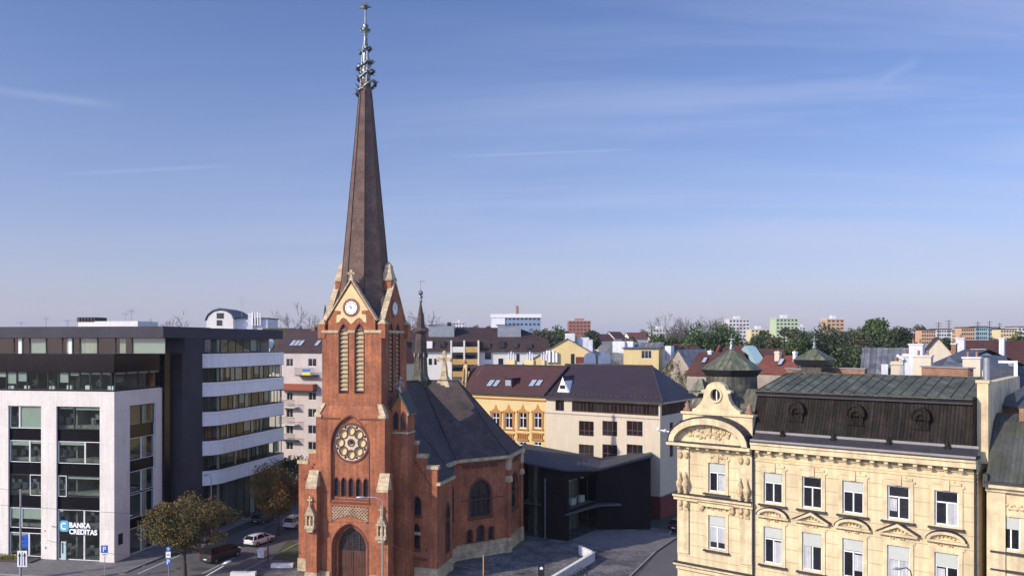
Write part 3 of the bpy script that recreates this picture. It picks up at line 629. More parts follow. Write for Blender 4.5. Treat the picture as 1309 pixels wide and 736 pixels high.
# belfry openings with sloping louvres, gables, clocks
for i, fr in enumerate(FR):
    for cx_ in (-.92, .92):
        q = MB(fr.mat()); q.plate(arch(cx_, .60, 20.5, 26.7, 28.12, 5), [arch(cx_, .50, 20.6, 26.7, 27.92, 5)], -.04, .12)
        fr_o = q.build('belfry_opening', 'brick_dark', church)
        q = MB(fr.mat())
        for k in range(15):
            z = 20.85 + k * .46; a = .5 if z < 26.8 else .5 * max(.3, 1 - (z - 26.8) / 1.2)
            q.face([(cx_ - a, .12, z), (cx_ + a, .12, z), (cx_ + a, .34, z + .37), (cx_ - a, .34, z + .37)])
            q.face([(cx_ - a, .10, z), (cx_ + a, .10, z), (cx_ + a, .10, z - .05), (cx_ - a, .10, z - .05)])
        q.build('louvre', 'louvre', fr_o, recalc=False)
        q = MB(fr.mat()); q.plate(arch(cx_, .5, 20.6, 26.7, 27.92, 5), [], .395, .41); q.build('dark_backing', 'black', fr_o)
    # cream field behind the clock, stepped brick edge
    q = MB(fr.mat())
    fld = [(-1.75, 28.05), (-1.7, 28.9), (-1.22, 28.95), (-1.22, 29.3), (-1.98, 29.36), (0, 32.2), (1.98, 29.36), (1.22, 29.3), (1.22, 28.95), (1.7, 28.9), (1.75, 28.05),
           (1.4, 28.15), (1.2, 28.45), (.92, 28.62), (.6, 28.45), (.25, 28.1), (0, 27.9), (-.25, 28.1), (-.6, 28.45), (-.92, 28.62), (-1.2, 28.45), (-1.4, 28.15)][::-1]
    if i % 2 == 0: q.plate(fld, [], -.03, .01); gfo = q.build('gable_field', 'cream', church)
    else: gfo = church
    q = MB(fr.mat())
    q.disc(0, 29.65, .98, -.07, .01, 28, .74); q.build('brick_ring', 'brick', gfo)
    q = MB(fr.mat()); q.disc(0, 29.65, .76, -.09, .0, 28); ck = q.build('clock', 'clock', church)
    q = MB(fr.mat()); q.disc(0, 29.65, .79, -.11, -.08, 32, .72)
    for k in range(12):
        a = k * math.pi / 6; c_, s_ = math.sin(a), math.cos(a); r0, r1, hw = .52, .66, .035
        q.face([(c_ * r0 - s_ * hw, -.1, 29.65 + s_ * r0 + c_ * hw), (c_ * r0 + s_ * hw, -.1, 29.65 + s_ * r0 - c_ * hw), (c_ * r1 + s_ * hw, -.1, 29.65 + s_ * r1 - c_ * hw), (c_ * r1 - s_ * hw, -.1, 29.65 + s_ * r1 + c_ * hw)])
    q.build('hour_mark', 'black', ck, recalc=False)
    for ang, ln, hw in ((-2, .60, .035), (-58, .44, .055)):     # hands: about ten to twelve
        q = MB(fr.mat()); a = R(ang); c_, s_ = math.sin(a), math.cos(a)
        q.face([(-s_ * hw - c_ * .12, -.115, 29.65 + c_ * hw - s_ * .12), (s_ * hw - c_ * .12, -.115, 29.65 - c_ * hw - s_ * .12), (c_ * ln + s_ * hw * .3, -.115, 29.65 + s_ * ln), (c_ * ln - s_ * hw * .3, -.115, 29.65 + s_ * ln)])
        q.build('clock_hand', 'black', ck, recalc=False)
    # coping of the gable and its roof running back into the spire
    q = MB(fr.mat())
    for sg in (-1, 1):
        d = Vector((2.75, 4.1)).normalized(); nx, nz_ = d.y * .12, d.x * .12
        A_, B_ = (sg * 2.92, 28.25), (0, 32.6)
        q.plate([A_, (A_[0] + sg * nx, A_[1] + nz_), (0, 32.83), B_] if sg > 0 else [B_, (0, 32.83), (A_[0] + sg * nx, A_[1] + nz_), A_], [], -.16, .5)
    q.build('gable_coping', 'stone', church)
    q = MB(fr.mat())
    for sg in (-1, 1): q.face([(sg * 2.85, .45, 28.4), (0, .45, 32.62), (0, 3.4, 32.62), (sg * 2.85, 3.4, 28.4)])
    q.build('gable_roof', 'slate2', church)
    if i % 2 == 0:
        q = MB(fr.mat()); q.box(-.14, .14, -.1, .18, 32.7, 33.7); q.box(-.42, .42, -.1, .18, 33.2, 33.42); q.prism([(-.22, -.18), (.22, -.18), (.22, .26), (-.22, .26)], 32.55, 32.8); q.build('gable_cross', 'stone', church)
    else:
        q = MB(fr.mat()); q.box(-.66, .66, .1, 1.2, 30.6, 32.7); pst = q.build('gable_post', 'brick', church)
        q = MB(fr.mat()); q.box(-.76, .76, .0, 1.3, 32.7, 32.92); q.lathe([(.92, 32.92), (.74, 33.3), (.52, 33.9), (.46, 34.35), (.22, 34.6), (.04, 34.8)], (0, .65), 4, False, math.pi / 4); q.build('stone_cap', 'stone', pst)
for sx in (-1, 1):
    for v in (.7, 6.9):
        q = CB(); q.box(sx * 3.5 - .42, sx * 3.5 + .42, v - .42, v + .42, 26.4, 27.9); pb = q.build('corner_post', 'brick', church)
        q = CB(); q.lathe([(.62, 27.9), (.62, 28.0), (.02, 28.5)], (sx * 3.5, v), 4, False, math.pi / 4); q.build('stone_cap', 'stone', pb)
# the spire
q = CB(); ctr = (0, .35 + bw); q.lathe([(3.35 / .924, 27.25), (2.75 / .924, 30.0), (2.38 / .924, 33.0), (.62 / .924, 53.6), (.48 / .924, 55.0)], ctr, 8, False, math.pi / 8)
spire = q.build('spire', 'spire', church)
q = CB()
for k in range(8):
    a = math.pi / 8 + k * math.pi / 4
    for (r0, z0), (r1, z1) in (((3.36 / .924, 27.25), (2.39 / .924, 33.0)), ((2.39 / .924, 33.0), (.63 / .924, 53.6))):
        q.tube((ctr[0] + r0 * math.cos(a), ctr[1] + r0 * math.sin(a), z0), (ctr[0] + r1 * math.cos(a), ctr[1] + r1 * math.sin(a), z1), .06, .045, 5)
q.build('ridge_seam', 'darkroof', spire)
q = CB(); q.lathe([(.62, 53.4), (.50, 55), (.40, 57), (.26, 59.0), (.16, 60.0)], ctr, 10)
fin = q.build('spire_finial', 'patina', church)
rnd = random.Random(3)
for k, (z, r, tilt, ax, cx_) in enumerate(((54.0, 1.15, 30, .2, .1), (55.5, .98, 26, .0, .05), (56.6, .95, 24, -.1, -.1), (58.2, .66, 20, .1, 0))):
    q = CB(); rows = []; nn = 26
    for i in range(nn):
        a = 2 * math.pi * i / nn; rr = r * (.72 + .26 * math.cos(2 * a)); cz = z + math.tan(R(tilt)) * r * math.cos(a + ax) * .9
        th = .10 + .08 * rnd.random(); cpt = Vector((ctr[0] + cx_ + rr * math.cos(a), ctr[1] + rr * math.sin(a), cz + rnd.uniform(-.1, .1)))
        rows.append([cpt + Vector((math.cos(a), math.sin(a), 0)) * th * math.cos(b_) + Vector((0, 0, 1)) * th * 1.2 * math.sin(b_) for b_ in [2 * math.pi * j / 6 for j in range(6)]])
    rows.append(rows[0]); q.grid(rows, True, True)
    for i in range(0, nn, 2):
        a = 2 * math.pi * i / nn + rnd.uniform(-.1, .1); e_ = r * rnd.uniform(1.05, 1.35); zz_ = z + math.tan(R(tilt)) * r * math.cos(a + ax) * .9
        q.tube((ctr[0] + r * .8 * math.cos(a), ctr[1] + r * .8 * math.sin(a), zz_), (ctr[0] + e_ * math.cos(a), ctr[1] + e_ * math.sin(a), zz_ + rnd.uniform(-.1, .35)), .10, .02, 4)
    q.build('wound_ring', 'patina', fin)
q = CB()
for k in range(4): a = k * math.pi / 2 + .5; q.path([(ctr[0] + .55 * math.cos(a), ctr[1] + .55 * math.sin(a), 54), (ctr[0] + .5 * math.cos(a + .3), ctr[1] + .5 * math.sin(a + .3), 56), (ctr[0] + .3 * math.cos(a + .6), ctr[1] + .3 * math.sin(a + .6), 58.6)], .07, 5)
q.build('twisted_stay', 'zinc', fin)
q = CB(); q.lathe([(.14, 59.8), (.3, 59.95), (.16, 60.1), (.5, 60.3), (.52, 60.55), (.2, 60.75), (.36, 60.95), (.08, 61.2)], ctr, 10); q.tube((0, ctr[1], 61.1), (0, ctr[1], 63.0), .13, .08, 6)
for k in range(6): a = k * math.pi / 3; q.tube((ctr[0] + .4 * math.cos(a), ctr[1] + .4 * math.sin(a), 60.4), (ctr[0] + .72 * math.cos(a), ctr[1] + .72 * math.sin(a), 60.55), .12, .03, 5)
q.build('finial_knob', 'patina', fin)
q = CB()
for j in range(4):
    a = math.pi / 2 * j + .2; q.tube((.15 * math.cos(a), ctr[1] + .15 * math.sin(a), 63.0), (.72 * math.cos(a), ctr[1] + .72 * math.sin(a), 63.0), .15, .03, 5)
    q.tube((0, ctr[1], 63.0), (.42 * math.cos(a + .7), ctr[1] + .42 * math.sin(a + .7), 63.4), .06, .02, 4)
q.ball((0, ctr[1], 63.0), .3, 8); q.tube((0, ctr[1], 63.1), (0, ctr[1], 64.1), .07, .02, 5); q.tube((-1.15, ctr[1], 63.12), (-.4, ctr[1], 63.0), .03, .12, 4)
q.build('cross', 'gold', fin)

# --- stepped west front of the nave, both sides of the tower
V1 = 4.0
sidew = CB()
zl = CH.at(556, 598, V1)[1]
right_o = [(3.9, 0), (8.35, 0), (8.35, 12.2), (7.1, 12.2), (7.1, 13.4), (6.0, 13.4), (6.0, 14.8), (4.95, 14.8), (4.95, 16.2), (3.9, 16.2)]
def H1(px, py): return CH.at(px, py, V1)
hr = []
for (x0, x1, yt, yb) in ((515.5, 524, 613.4, 636), (528.5, 538, 635, 658)):
    a_, b_ = H1(x0, yb), H1(x1, yt); hr.append(((a_[0] + b_[0]) / 2, (b_[0] - a_[0]) / 2, a_[1], b_[1]))
wl, wr = H1(517, 701)[0], H1(537.5, 701)[0]; wz0, wz1 = H1(527, 701)[1], H1(527, 669)[1]
dbl = [((wl * 3 + wr) / 4, (wr - wl) / 4 - .1), ((wl + wr * 3) / 4, (wr - wl) / 4 - .1)]
holes = [arch(c, a, z0, z1 - a * 1.5, z1, 4) for c, a, z0, z1 in hr] + [arch(c, a, wz0, wz1 - a * 1.2, wz1, 4) for c, a in dbl]
sidew.plate(right_o, holes, V1, V1 + .5)
left_o = [(-x, z) for x, z in right_o][::-1]
lh = [arch(-7.0, .3, 7.5, 9.3, 10.0, 4)]
sidew.plate(left_o, lh, V1, V1 + .5)
# side walls of the front bay and the walls behind
for sg in (-1, 1):
    sidew.box(sg * 8.35 if sg < 0 else 7.9, -7.9 if sg < 0 else 8.35, V1 + .5, 9.0, 0, 10.9)
    sidew.box(-7.6 if sg < 0 else 7.2, -7.2 if sg < 0 else 7.6, 9.0, 12.4, 0, 12.0)
sidew.build('west_front', 'brick', church)
for c, a, z0, z1 in hr + [(c, a, wz0, wz1) for c, a in dbl]:
    p = CB(); p.plate(arch(c, a, z0, z1 - a * 1.4, z1, 4), [], V1 + .3, V1 + .33); lw = p.build('lancet_window', 'leaded', church)
    p = CB(); p.plate(arch(c, a + .12, z0 - .1, z1 - a * 1.4, z1 + .14, 4), [arch(c, a, z0, z1 - a * 1.4, z1, 4)], V1 - .05, V1 + .02); p.box(c - a - .2, c + a + .2, V1 - .12, V1, z0 - .25, z0 - .1); p.build('window_moulding', 'brick_dark', lw)
p = CB(); p.plate(arch(-7.0, .3, 7.5, 9.3, 10.0, 4), [], V1 + .3, V1 + .33); p.build('lancet_window', 'leaded', church)
p = CB()
for c, a in dbl: p.box(c - a - .14, c + a + .14, V1 - .08, V1 + .1, (wz0 + wz1) / 2 + .2, (wz0 + wz1) / 2 + .5)
for sg in (-1, 1):
    for x0, x1, z in ((7.1, 8.5, 12.2), (6.0, 7.2, 13.4), (5.0, 6.1, 14.8), (4.0, 5.05, 16.2)): p.box(min(sg * x0, sg * x1), max(sg * x0, sg * x1), V1 - .1, V1 + .6, z, z + .42)
    p.box(min(sg * 4.1, sg * 8.45), max(sg * 4.1, sg * 8.45), V1 - .12, V1 + .0, 0, 1.5)
p.box(8.35, 8.47, V1 - .12, 9.0, 0, 1.5); p.box(7.6, 7.72, 9.0, 12.3, 0, 1.7)
p.build('step_coping', 'stone', church)
p = CB()
for sg in (-1, 1):
    for k in range(13): p.box(sg * (4.7 + k * .24) - .07, sg * (4.7 + k * .24) + .07, V1 - .07, V1 + .01, 14.4 - k * .33, 14.62 - k * .33)
p.box(4.75, 7.3, V1 - .06, V1 + .01, 2.3, 2.55); p.box(7.0, 7.25, V1 - .03, V1 + .01, 3.3, 3.6); p.build('corbel_string', 'brick_dark', church)
# tall window in the side of the front bay
SF = side_frame(8.35, V1); q = MB(SF.mat()); q.plate(arch(3.3, .55, 2.6, 6.6, 7.9, 5), [], -.02, .01); lw = q.build('lancet_window', 'leaded', church)
q = MB(SF.mat()); q.plate(arch(3.3, .7, 2.4, 6.6, 8.15, 5), [arch(3.3, .55, 2.6, 6.6, 7.9, 5)], -.1, .01); q.box(2.8, 3.85, -.12, .01, 6.0, 6.25); q.build('window_moulding', 'brick_dark', lw)
# stair turret in the angle of tower and gable wall
q = CB(); q.box(4.0, 5.74, 2.0, 4.0, 0, 18.7); q.plate([(3.7, 18.7), (5.74, 18.7), (4.75, 20.5)], [], 2.0, 4.2); tur = q.build('stair_turret', 'brick', church)
q = CB()
for sg in (-1, 1): q.face([(4.75 + sg * 1.3, 1.85, 18.3), (4.75, 1.85, 20.7), (4.75, 4.4, 20.7), (4.75 + sg * 1.3, 4.4, 18.3)])
q.plate([(3.45, 18.15), (4.75, 20.45), (6.05, 18.15), (6.05, 18.5), (4.75, 20.85), (3.45, 18.5)][::-1], [], 1.8, 2.15); q.build('turret_coping', 'mossyslate', tur, recalc=False)
q = CB(); q.box(3.98, 5.84, 1.9, 4.0, 16.2, 16.38); q.box(5.74, 5.9, 1.9, 4.2, 18.2, 18.45); q.build('stone_band', 'stone', tur)
for c in (4.42, 5.25): q = CB(); q.plate(arch(c, .22, 16.7, 18.0, 18.55, 4), [], 1.97, 2.0); lw = q.build('lancet_window', 'leaded', tur); q = CB(); q.plate(arch(c, .30, 16.62, 18.0, 18.66, 4), [arch(c, .22, 16.7, 18.0, 18.55, 4)], 1.93, 2.0); q.build('window_moulding', 'brick_dark', lw)
q = CB(); c = (4.75, 2.2)
q.lathe([(.3, 20.6), (.14, 20.9), (.12, 21.2)], c, 8); q.tube((c[0], c[1], 21.1), (c[0] + .1, c[1], 21.9), .09, .16, 6); q.ball((c[0] + .12, c[1], 22.1), .17, 8)
q.tube((c[0] + .1, c[1], 21.9), (c[0] - .7, c[1] - .1, 21.3), .08, .05, 5); q.tube((c[0] + .1, c[1], 21.8), (c[0] + .5, c[1] + .1, 21.2), .08, .05, 5); q.tube((c[0] + .02, c[1], 21.5), (c[0] - .25, c[1], 20.7), .07, .05, 5); q.build('turret_finial', 'zinc', tur)

# --- nave and the many-sided crossing behind it
A0, B0, C0, D0, E0 = (7.6, 9.0), (7.6, 12.4), (12.5, 18.0), (12.5, 24.0), (7.6, 29.6)
EZ, RZ = 12.1, 21.0
def wallseg(P, Q, name='nave_wall', win=None, z1=EZ, m_='brick'):
    Pw, Qw = CH.w(*P), CH.w(*Q); fr = Frame(Pw, Qw - Pw); L_ = (Qw - Pw).length; q = MB(fr.mat())
    holes = [arch(c, a, z0, zs, zt, 6) for (c, a, z0, zs, zt) in (win or [])]
    q.plate(rect(0, L_, 0, z1), holes, 0, .6); wo_ = q.build(name, m_, church); return fr, L_, wo_
def gothic(fr, c, a, z0, zs, zt, big=True):
    q = MB(fr.mat()); q.plate(arch(c, a, z0, zs, zt, 6), [], .34, .37); wi = q.build('church_window', 'leaded', church)
    q = MB(fr.mat()); o1 = .22 if big else .1
    q.plate(arch(c, a + o1, z0 - .02, zs, zt + o1 * 1.3, 6), [arch(c, a, z0, zs, zt, 6)], -.07, .02); q.box(c - a - .3, c + a + .3, -.14, .01, z0 - .35, z0 - .02); q.build('window_moulding', 'brick_dark', wi)
    if big:
        q = MB(fr.mat()); q.box(c - .04, c + .04, .26, .36, z0, zs + (zt - zs) * .5)
        for s_ in (-1, 1): q.box(c + s_ * a * .5 - .03, c + s_ * a * .5 + .03, .26, .36, z0, zs)
        for k in range(1, 6): q.box(c - a, c + a, .3, .36, z0 + k * (zs - z0) / 5 - .02, z0 + k * (zs - z0) / 5 + .02)
        q.build('mullion', 'black', wi)
frB = Frame(CH.w(*B0), CH.w(*C0) - CH.w(*B0)); LB = (CH.w(*C0) - CH.w(*B0)).length
x0, z0_ = frB.at(601, 661); x1, zt_ = frB.at(627.5, 611); wc, wa = (x0 + x1) / 2, (x1 - x0) / 2
big = (wc, wa, z0_, zt_ - wa * 1.25, zt_); sm = []
zz0, zz1 = frB.at(614, 691)[1], frB.at(614, 671)[1]
for dx, a, dz in ((-1.55, .36, -.35), (0, .5, 0), (1.5, .36, -.35)): sm.append((wc + dx, a, zz0, zz1 + dz - a * 1.1, zz1 + dz))
wallseg(B0, C0, win=[big] + sm)
gothic(frB, *big)
for s_ in sm: gothic(frB, *s_, big=False)
fr, L_, _ = wallseg(C0, D0, win=[(3.0, 1.5, z0_, zt_ - 1.9, zt_)]); gothic(fr, 3.0, 1.5, z0_, zt_ - 1.9, zt_)
frC = fr
wallseg(D0, E0); wallseg(E0, (-E0[0], E0[1])); wallseg((-E0[0], E0[1]), (-D0[0], D0[1])); wallseg((-D0[0], D0[1]), (-C0[0], C0[1])); wallseg((-C0[0], C0[1]), (-B0[0], B0[1]))
SF2 = side_frame(7.6, 9.0)
q = MB(SF2.mat()); q.plate(arch(1.7, .6, z0_, zt_ - 1, zt_, 5), [], -.02, .01); q.build('church_window', 'leaded', church)
q = MB(SF2.mat()); q.plate(arch(1.7, .78, z0_ - .3, zt_ - 1, zt_ + .25, 5), [arch(1.7, .6, z0_, zt_ - 1, zt_, 5)], -.1, .01)
for c in (1.2, 2.2): q.plate(arch(c, .3, 3.0, 4.2, 4.6, 4), [], -.03, .01)
q.build('window_moulding', 'brick_dark', church)
# corbel table, cornice, plinth, corner piers
for (P_, Q_) in ((B0, C0), (C0, D0)):
    Pw, Qw = CH.w(*P_), CH.w(*Q_); fr = Frame(Pw, Qw - Pw); L_ = (Qw - Pw).length
    q = MB(fr.mat()); n_ = int((L_ - 2) / .42)
    for k in range(n_): q.box(1.0 + k * .42, 1.22 + k * .42, -.14, .01, EZ - 1.25, EZ - .85)
    q.box(.8, L_ - .8, -.16, .01, EZ - .85, EZ - .7); q.box(.6, L_ - .6, -.05, .01, z0_ + 2.0, z0_ + 2.12); q.build('corbel_table', 'brick_dark', church)
    q = MB(fr.mat()); q.box(-.15, L_ + .15, -.42, .05, EZ - .42, EZ - .04); q.box(-.1, L_ + .1, -.16, .02, 0, 1.75); q.box(-.1, L_ + .1, -.22, .02, 1.75, 1.9); q.build('stone_band', 'stone', church)
q = MB(SF2.mat()); q.box(0, 3.4, -.4, .05, EZ - .42, EZ - .04); q.build('stone_band', 'stone', church)
q = MB(SF.mat()); q.box(-.2, 5.0, -.42, .05, 10.5, 10.82); q.build('stone_band', 'stone', church)
for P_ in (C0, D0):
    q = CB(); q.lathe([(.40, 0), (.40, EZ - .4)], P_, 4, False, math.pi / 8); pr = q.build('corner_pier', 'brick', church)
    q = CB(); q.lathe([(.5, 0), (.5, 1.7), (.42, 1.9)], P_, 4, False, math.pi / 8)
    q.lathe([(.42, 8.7), (.58, 8.8), (.56, 9.2), (.41, 9.5)], P_, 4, False, math.pi / 8)
    q.lathe([(.41, EZ - 1.9), (.48, EZ - 1.8), (.48, EZ - .7), (.62, EZ - .42), (.62, EZ - .05)], P_, 4, False, math.pi / 8); q.build('stone_cap', 'stone', pr)
# roofs: curved patches from wall head to ridge
def patch(b, a0, a1, c0, c1, n=8, m_=6, flare=.35):
    """eave a0-a1 up to ridge c0-c1, slightly bell-cast at the foot"""
    rows = []
    for i in range(n + 1):
        t = i / n; tt = t; sag = flare * 4 * t * (1 - t) * (1 - t) * 1.4
        row = []
        for j in range(m_ + 1):
            s_ = j / m_; e = Vector(a0).lerp(Vector(a1), s_); r_ = Vector(c0).lerp(Vector(c1), s_); p_ = e.lerp(r_, tt); p_.z -= sag; row.append(p_)
        rows.append(row)
    b.grid(rows, True)
ov = 1.012
def e3(p, z=EZ): return (p[0] * ov, (p[1] - 21) * ov + 21, z)
cx0, cx1 = (0, 20.6, RZ), (4.9, 20.6, RZ)
q = CB(); patch(q, e3(B0), e3(C0), cx0, cx1); patch(q, e3(C0), e3(D0), cx1, (4.9, 20.9, RZ)); patch(q, e3(D0), e3(E0), (4.9, 20.9, RZ), (0, 20.9, RZ))
q.build('crossing_roof', 'slate2', church, label='brown slate roof of the many-sided crossing')
q = CB(); mi = lambda p: (-p[0], p[1], p[2])
patch(q, mi(e3(B0)), mi(e3(C0)), mi(cx0), mi(cx1)); patch(q, mi(e3(C0)), mi(e3(D0)), mi(cx1), (-4.9, 20.9, RZ)); patch(q, mi(e3(D0)), mi(e3(E0)), (-4.9, 20.9, RZ), (0, 20.9, RZ))
patch(q, e3(E0), mi(e3(E0)), (0.01, 20.9, RZ), (-0.01, 20.9, RZ)); q.build('crossing_roof', 'slate2', church)
q = CB()
for sg in (1, -1):
    patch(q, (sg * 8.6, V1 + .5, 10.8), (sg * 8.6, 9.0, 10.8), (0, V1 + .5, RZ), (0, 9.0, RZ), flare=.25)
    patch(q, (sg * 8.55, 9.0, 10.95), (sg * e3(B0)[0], e3(B0)[1] - .3, EZ), (0, 9.0, RZ), (0, 20.6, RZ), flare=.25)
q.face([(-8, V1 + .5, 10.9), (8, V1 + .5, 10.9), (0, V1 + .5, 20.9)])
q.build('nave_roof', 'slate', church, label='blue-grey slate roof of the nave')
q = CB(); q.tube((0, V1 + .6, RZ + .03), (0, 20.6, RZ + .03), .10, .10, 6); q.tube(cx0, cx1, .10, .10, 6)
for a_, b_ in ((e3(C0), cx1), (e3(D0), (4.9, 20.9, RZ))):
    pts = []
    for i in range(9): t_ = i / 8; v = Vector(a_).lerp(Vector(b_), t_); v.z -= .35 * 4 * t_ * (1 - t_) ** 2 * 1.4 - .05; pts.append(v)
    q.path(pts, .07)
q.path([Vector(e3(B0)) + Vector((-.1, 0, .05)), (0, 20.6, RZ + .05)], .05)
q.build('roof_ridge', 'darkgutter', church)
# ridge turret (fleche)
fc = (0, 20.4)
q = CB(); q.lathe([(1.15, 20.0), (1.25, 21.0), (.95, 21.6), (.78, 24.2)], fc, 8, False, math.pi / 8); fl = q.build('fleche', 'copperdark', church)
q = CB(); q.lathe([(.78, 24.2), (.62, 27.4)], fc, 8, False, math.pi / 8); q.lathe([(1.0, 27.3), (1.0, 27.5), (.55, 27.8), (.4, 29.3), (.08, 31.2)], fc, 8, False, math.pi / 8); q.build('fleche_spire', 'slate2', fl)
q = CB()
for k in range(8):
    a = math.pi / 4 * k + .1; q.tube((.8 * math.cos(a), fc[1] + .8 * math.sin(a), 21.7), (.8 * math.cos(a), fc[1] + .8 * math.sin(a), 24), .08, .05, 5); q.lathe([(.14, 24), (.16, 24.2), (.02, 24.7)], (.85 * math.cos(a), fc[1] + .85 * math.sin(a)), 5)
    q.tube((.9 * math.cos(a), fc[1] + .9 * math.sin(a), 27.4), (1.3 * math.cos(a), fc[1] + 1.3 * math.sin(a), 27.6), .07, .03, 4)
q.build('fleche_ornament', 'gold', fl)
q = CB(); q.lathe([(.1, 31.0), (.25, 31.3), (.12, 31.5), (.32, 31.9), (.12, 32.1)], fc, 8); q.ball((0, fc[1], 32.4), .34, 8); q.tube((0, fc[1], 32.5), (0, fc[1], 34.2), .04, .02, 5); q.tube((-.5, fc[1], 33.9), (.6, fc[1], 33.9), .03, .06, 4); q.build('weather_vane', 'patina', fl)
# stone cross on the ridge
q = CB(); cc = (3.0, 21.2); q.lathe([(1.5, 20.2), (1.0, 20.9), (.55, 21.6), (.45, 22.4), (.38, 23.0)], cc, 4, False, math.pi / 4)
q.box(cc[0] - .22, cc[0] + .22, cc[1] - .2, cc[1] + .2, 22.8, 24.6); q.box(cc[0] - .85, cc[0] + .85, cc[1] - .2, cc[1] + .2, 23.5, 23.95)
for dx, dz in ((-.85, 0), (.85, 0), (0, .85)): q.ball((cc[0] + dx, cc[1], 23.72 + dz), .32, 8, (1, .8, 1))
q.build('ridge_cross', 'stone', church)
# ------------------------------------------------------------------ windows
def win(parent, fr, x0, x1, z0, z1, frame='white', glass='glassd', d=.12, mull=(0.5,), tr=(), blind=0, bm_='blind', t=.06, sill=None, half=None, label=None, top1=False):
    w_ = x1 - x0; h_ = z1 - z0; q = MB(fr.mat()); y0, y1 = d - .05, d + .03
    hol = []; xs = [x0 + t] + [x0 + w_ * k for k in mull] + [x1 - t]
    zs = [z0 + t] + [z0 + h_ * k for k in tr] + [z1 - t]
    for i in range(len(xs) - 1):
        for j in range(len(zs) - 1):
            if top1 and j == len(zs) - 2:
                if i == 0: hol.append(rect(x0 + t, x1 - t, zs[j] + t * .45, zs[j + 1]))
                continue
            a, b_ = xs[i] + (t * .45 if i else 0), xs[i + 1] - (t * .45 if i < len(xs) - 2 else 0)
            c, e = zs[j] + (t * .45 if j else 0), zs[j + 1] - (t * .45 if j < len(zs) - 2 else 0)
            hol.append(rect(a, b_, c, e))
    q.plate(rect(x0, x1, z0, z1), hol, y0, y1); o = q.build('window', frame, parent, label=label)
    q = MB(fr.mat())
    if glass == 'glass': q.face([(x0 + .01, d, z0 + .01), (x1 - .01, d, z0 + .01), (x1 - .01, d, z1 - .01), (x0 + .01, d, z1 - .01)])
    else: q.box(x0 + .01, x1 - .01, d, d + .02, z0 + .01, z1 - .01)
    q.build('pane', glass, o)
    if blind:
        q = MB(fr.mat()); yb = d + .06 if glass == 'glass' else d - .012
        q.box(x0 + t, x1 - t, yb, yb + .01, z1 - t - (h_ - 2 * t) * blind, z1 - t); q.build('blind', bm_, o)
    if half is not None:                      # a curtain drawn over part of the pane
        q = MB(fr.mat()); a, b_ = x0 + t + w_ * half[0] * .97, x0 + w_ * half[1] - t
        yb = d + .08 if glass == 'glass' else d - .008
        q.box(a, b_, yb, yb + .01, z0 + t, z1 - t); q.build('curtain', bm_ if bm_ != 'blind' else 'curtain', o)
    if sill: q = MB(fr.mat()); q.box(x0 - .15, x1 + .15, -.14, .02, z0 - .12, z0 - .02); q.build('sill', sill, o)
    return o
rr = random.Random(11)

# ------------------------------------------------------------------ BANK AND OFFICES, left
office = thing('office_building', 'pale concrete bank building with black glass strips, dark upper floors and a grey stair block', 'building', tuple(BK))
FB = Frame(BK, BT); FS = Frame(BK, BN)                       # front; right-hand side
def fx(px, py=600): return FB.at(px, py)[0]
def fz(py, px=100): return FB.at(px, py)[1]
ZT = 20.2; FL = 3.98
cols = [(fx(10.5), fx(52.5)), (fx(72), fx(127.5)), (fx(10.5) - (fx(72) - fx(10.5)) * 1.05, fx(52.5) - (fx(72) - fx(10.5)) * 1.02), (-25.5, -21.4)]
ztop = fz(519.5)
q = MB(FB.mat()); q.plate(rect(-30, 0, 0, ZT), [rect(a, b_, .02, ztop) for a, b_ in cols], 0, .6)
sc0, sc1 = FS.at(166, 600)[0], FS.at(199, 600)[0]
q2 = MB(FS.mat()); q2.plate(rect(.601, 10.3, 0, ZT), [rect(sc0, sc1, .02, ZT - 1.9)], 0, .6)
k0 = len(q.v); q.v += q2.v; q.f += [[i + k0 for i in f] for f in q2.f]; q.sm += q2.sm; q.mi += q2.mi
q.build('concrete_facade', 'concrete', office)
q = MB(FB.mat())
for lv in range(6): q.box(-30, -.65, .75, 10.2, lv * FL - .25 if lv else -.1, lv * FL + .12)
q.box(-30, -.6, 6.5, 6.7, 0, 24); q.box(-6, -5.8, 1.2, 6.5, 0, 24); q.box(-20, -19.8, 1.2, 6.5, 0, 24); q.box(-13, -12.8, 3.2, 6.5, 0, 24)
q.box(-30, -.6, .7, 10.2, 20.05, 20.25); q.box(-30, -30.2, 0, 10, 0, 27.6)
q.build('floor_slab', 'interior', office)
desks = MB(FB.mat())
for lv in range(5):
    for k in range(13):
        x = -1.6 - k * 1.75 + rr.uniform(-.4, .4); z = lv * FL + .12; y = rr.uniform(1.4, 3.4)
        if abs(x + 5.9) < .8 or abs(x+12.9) < .3: continue
        desks.box(x - .7, x + .7, y, y + .7, z + .70, z + .74); desks.box(x - .65, x - .6, y, y + .7, z, z + .7); desks.box(x + .6, x + .65, y, y + .7, z, z + .7)
        desks.box(x - .25, x + .25, y + .2, y + .25, z + .8, z + 1.15)
desks.build('office_desk', 'white', office)
lamps = MB(FB.mat())
def strip(fr, a, b_, npane, zlist, office, splits):
    # black spandrels and panes in a recessed vertical strip
    q = MB(fr.mat())
    zs_ = sorted(zlist); prev = 0.02
    for z0, z1 in zs_ + [(ztop, ztop)]:
        if z0 - prev > .05: q.box(a, b_, .34, .42, prev, z0)
        prev = z1
    q.box(a, a + .08, .2, .45, .02, ztop); q.box(b_ - .08, b_, .2, .45, .02, ztop)
    q.build('black_spandrel', 'blackpanel', office)
rowsz = [(fz(548.8), ztop)] + [(fz(y1), fz(y0)) for y0, y1 in ((564.5, 592.7), (608.6, 635.5), (652, 678))]
rowsz[0] = (fz(548.8), ztop - .03)
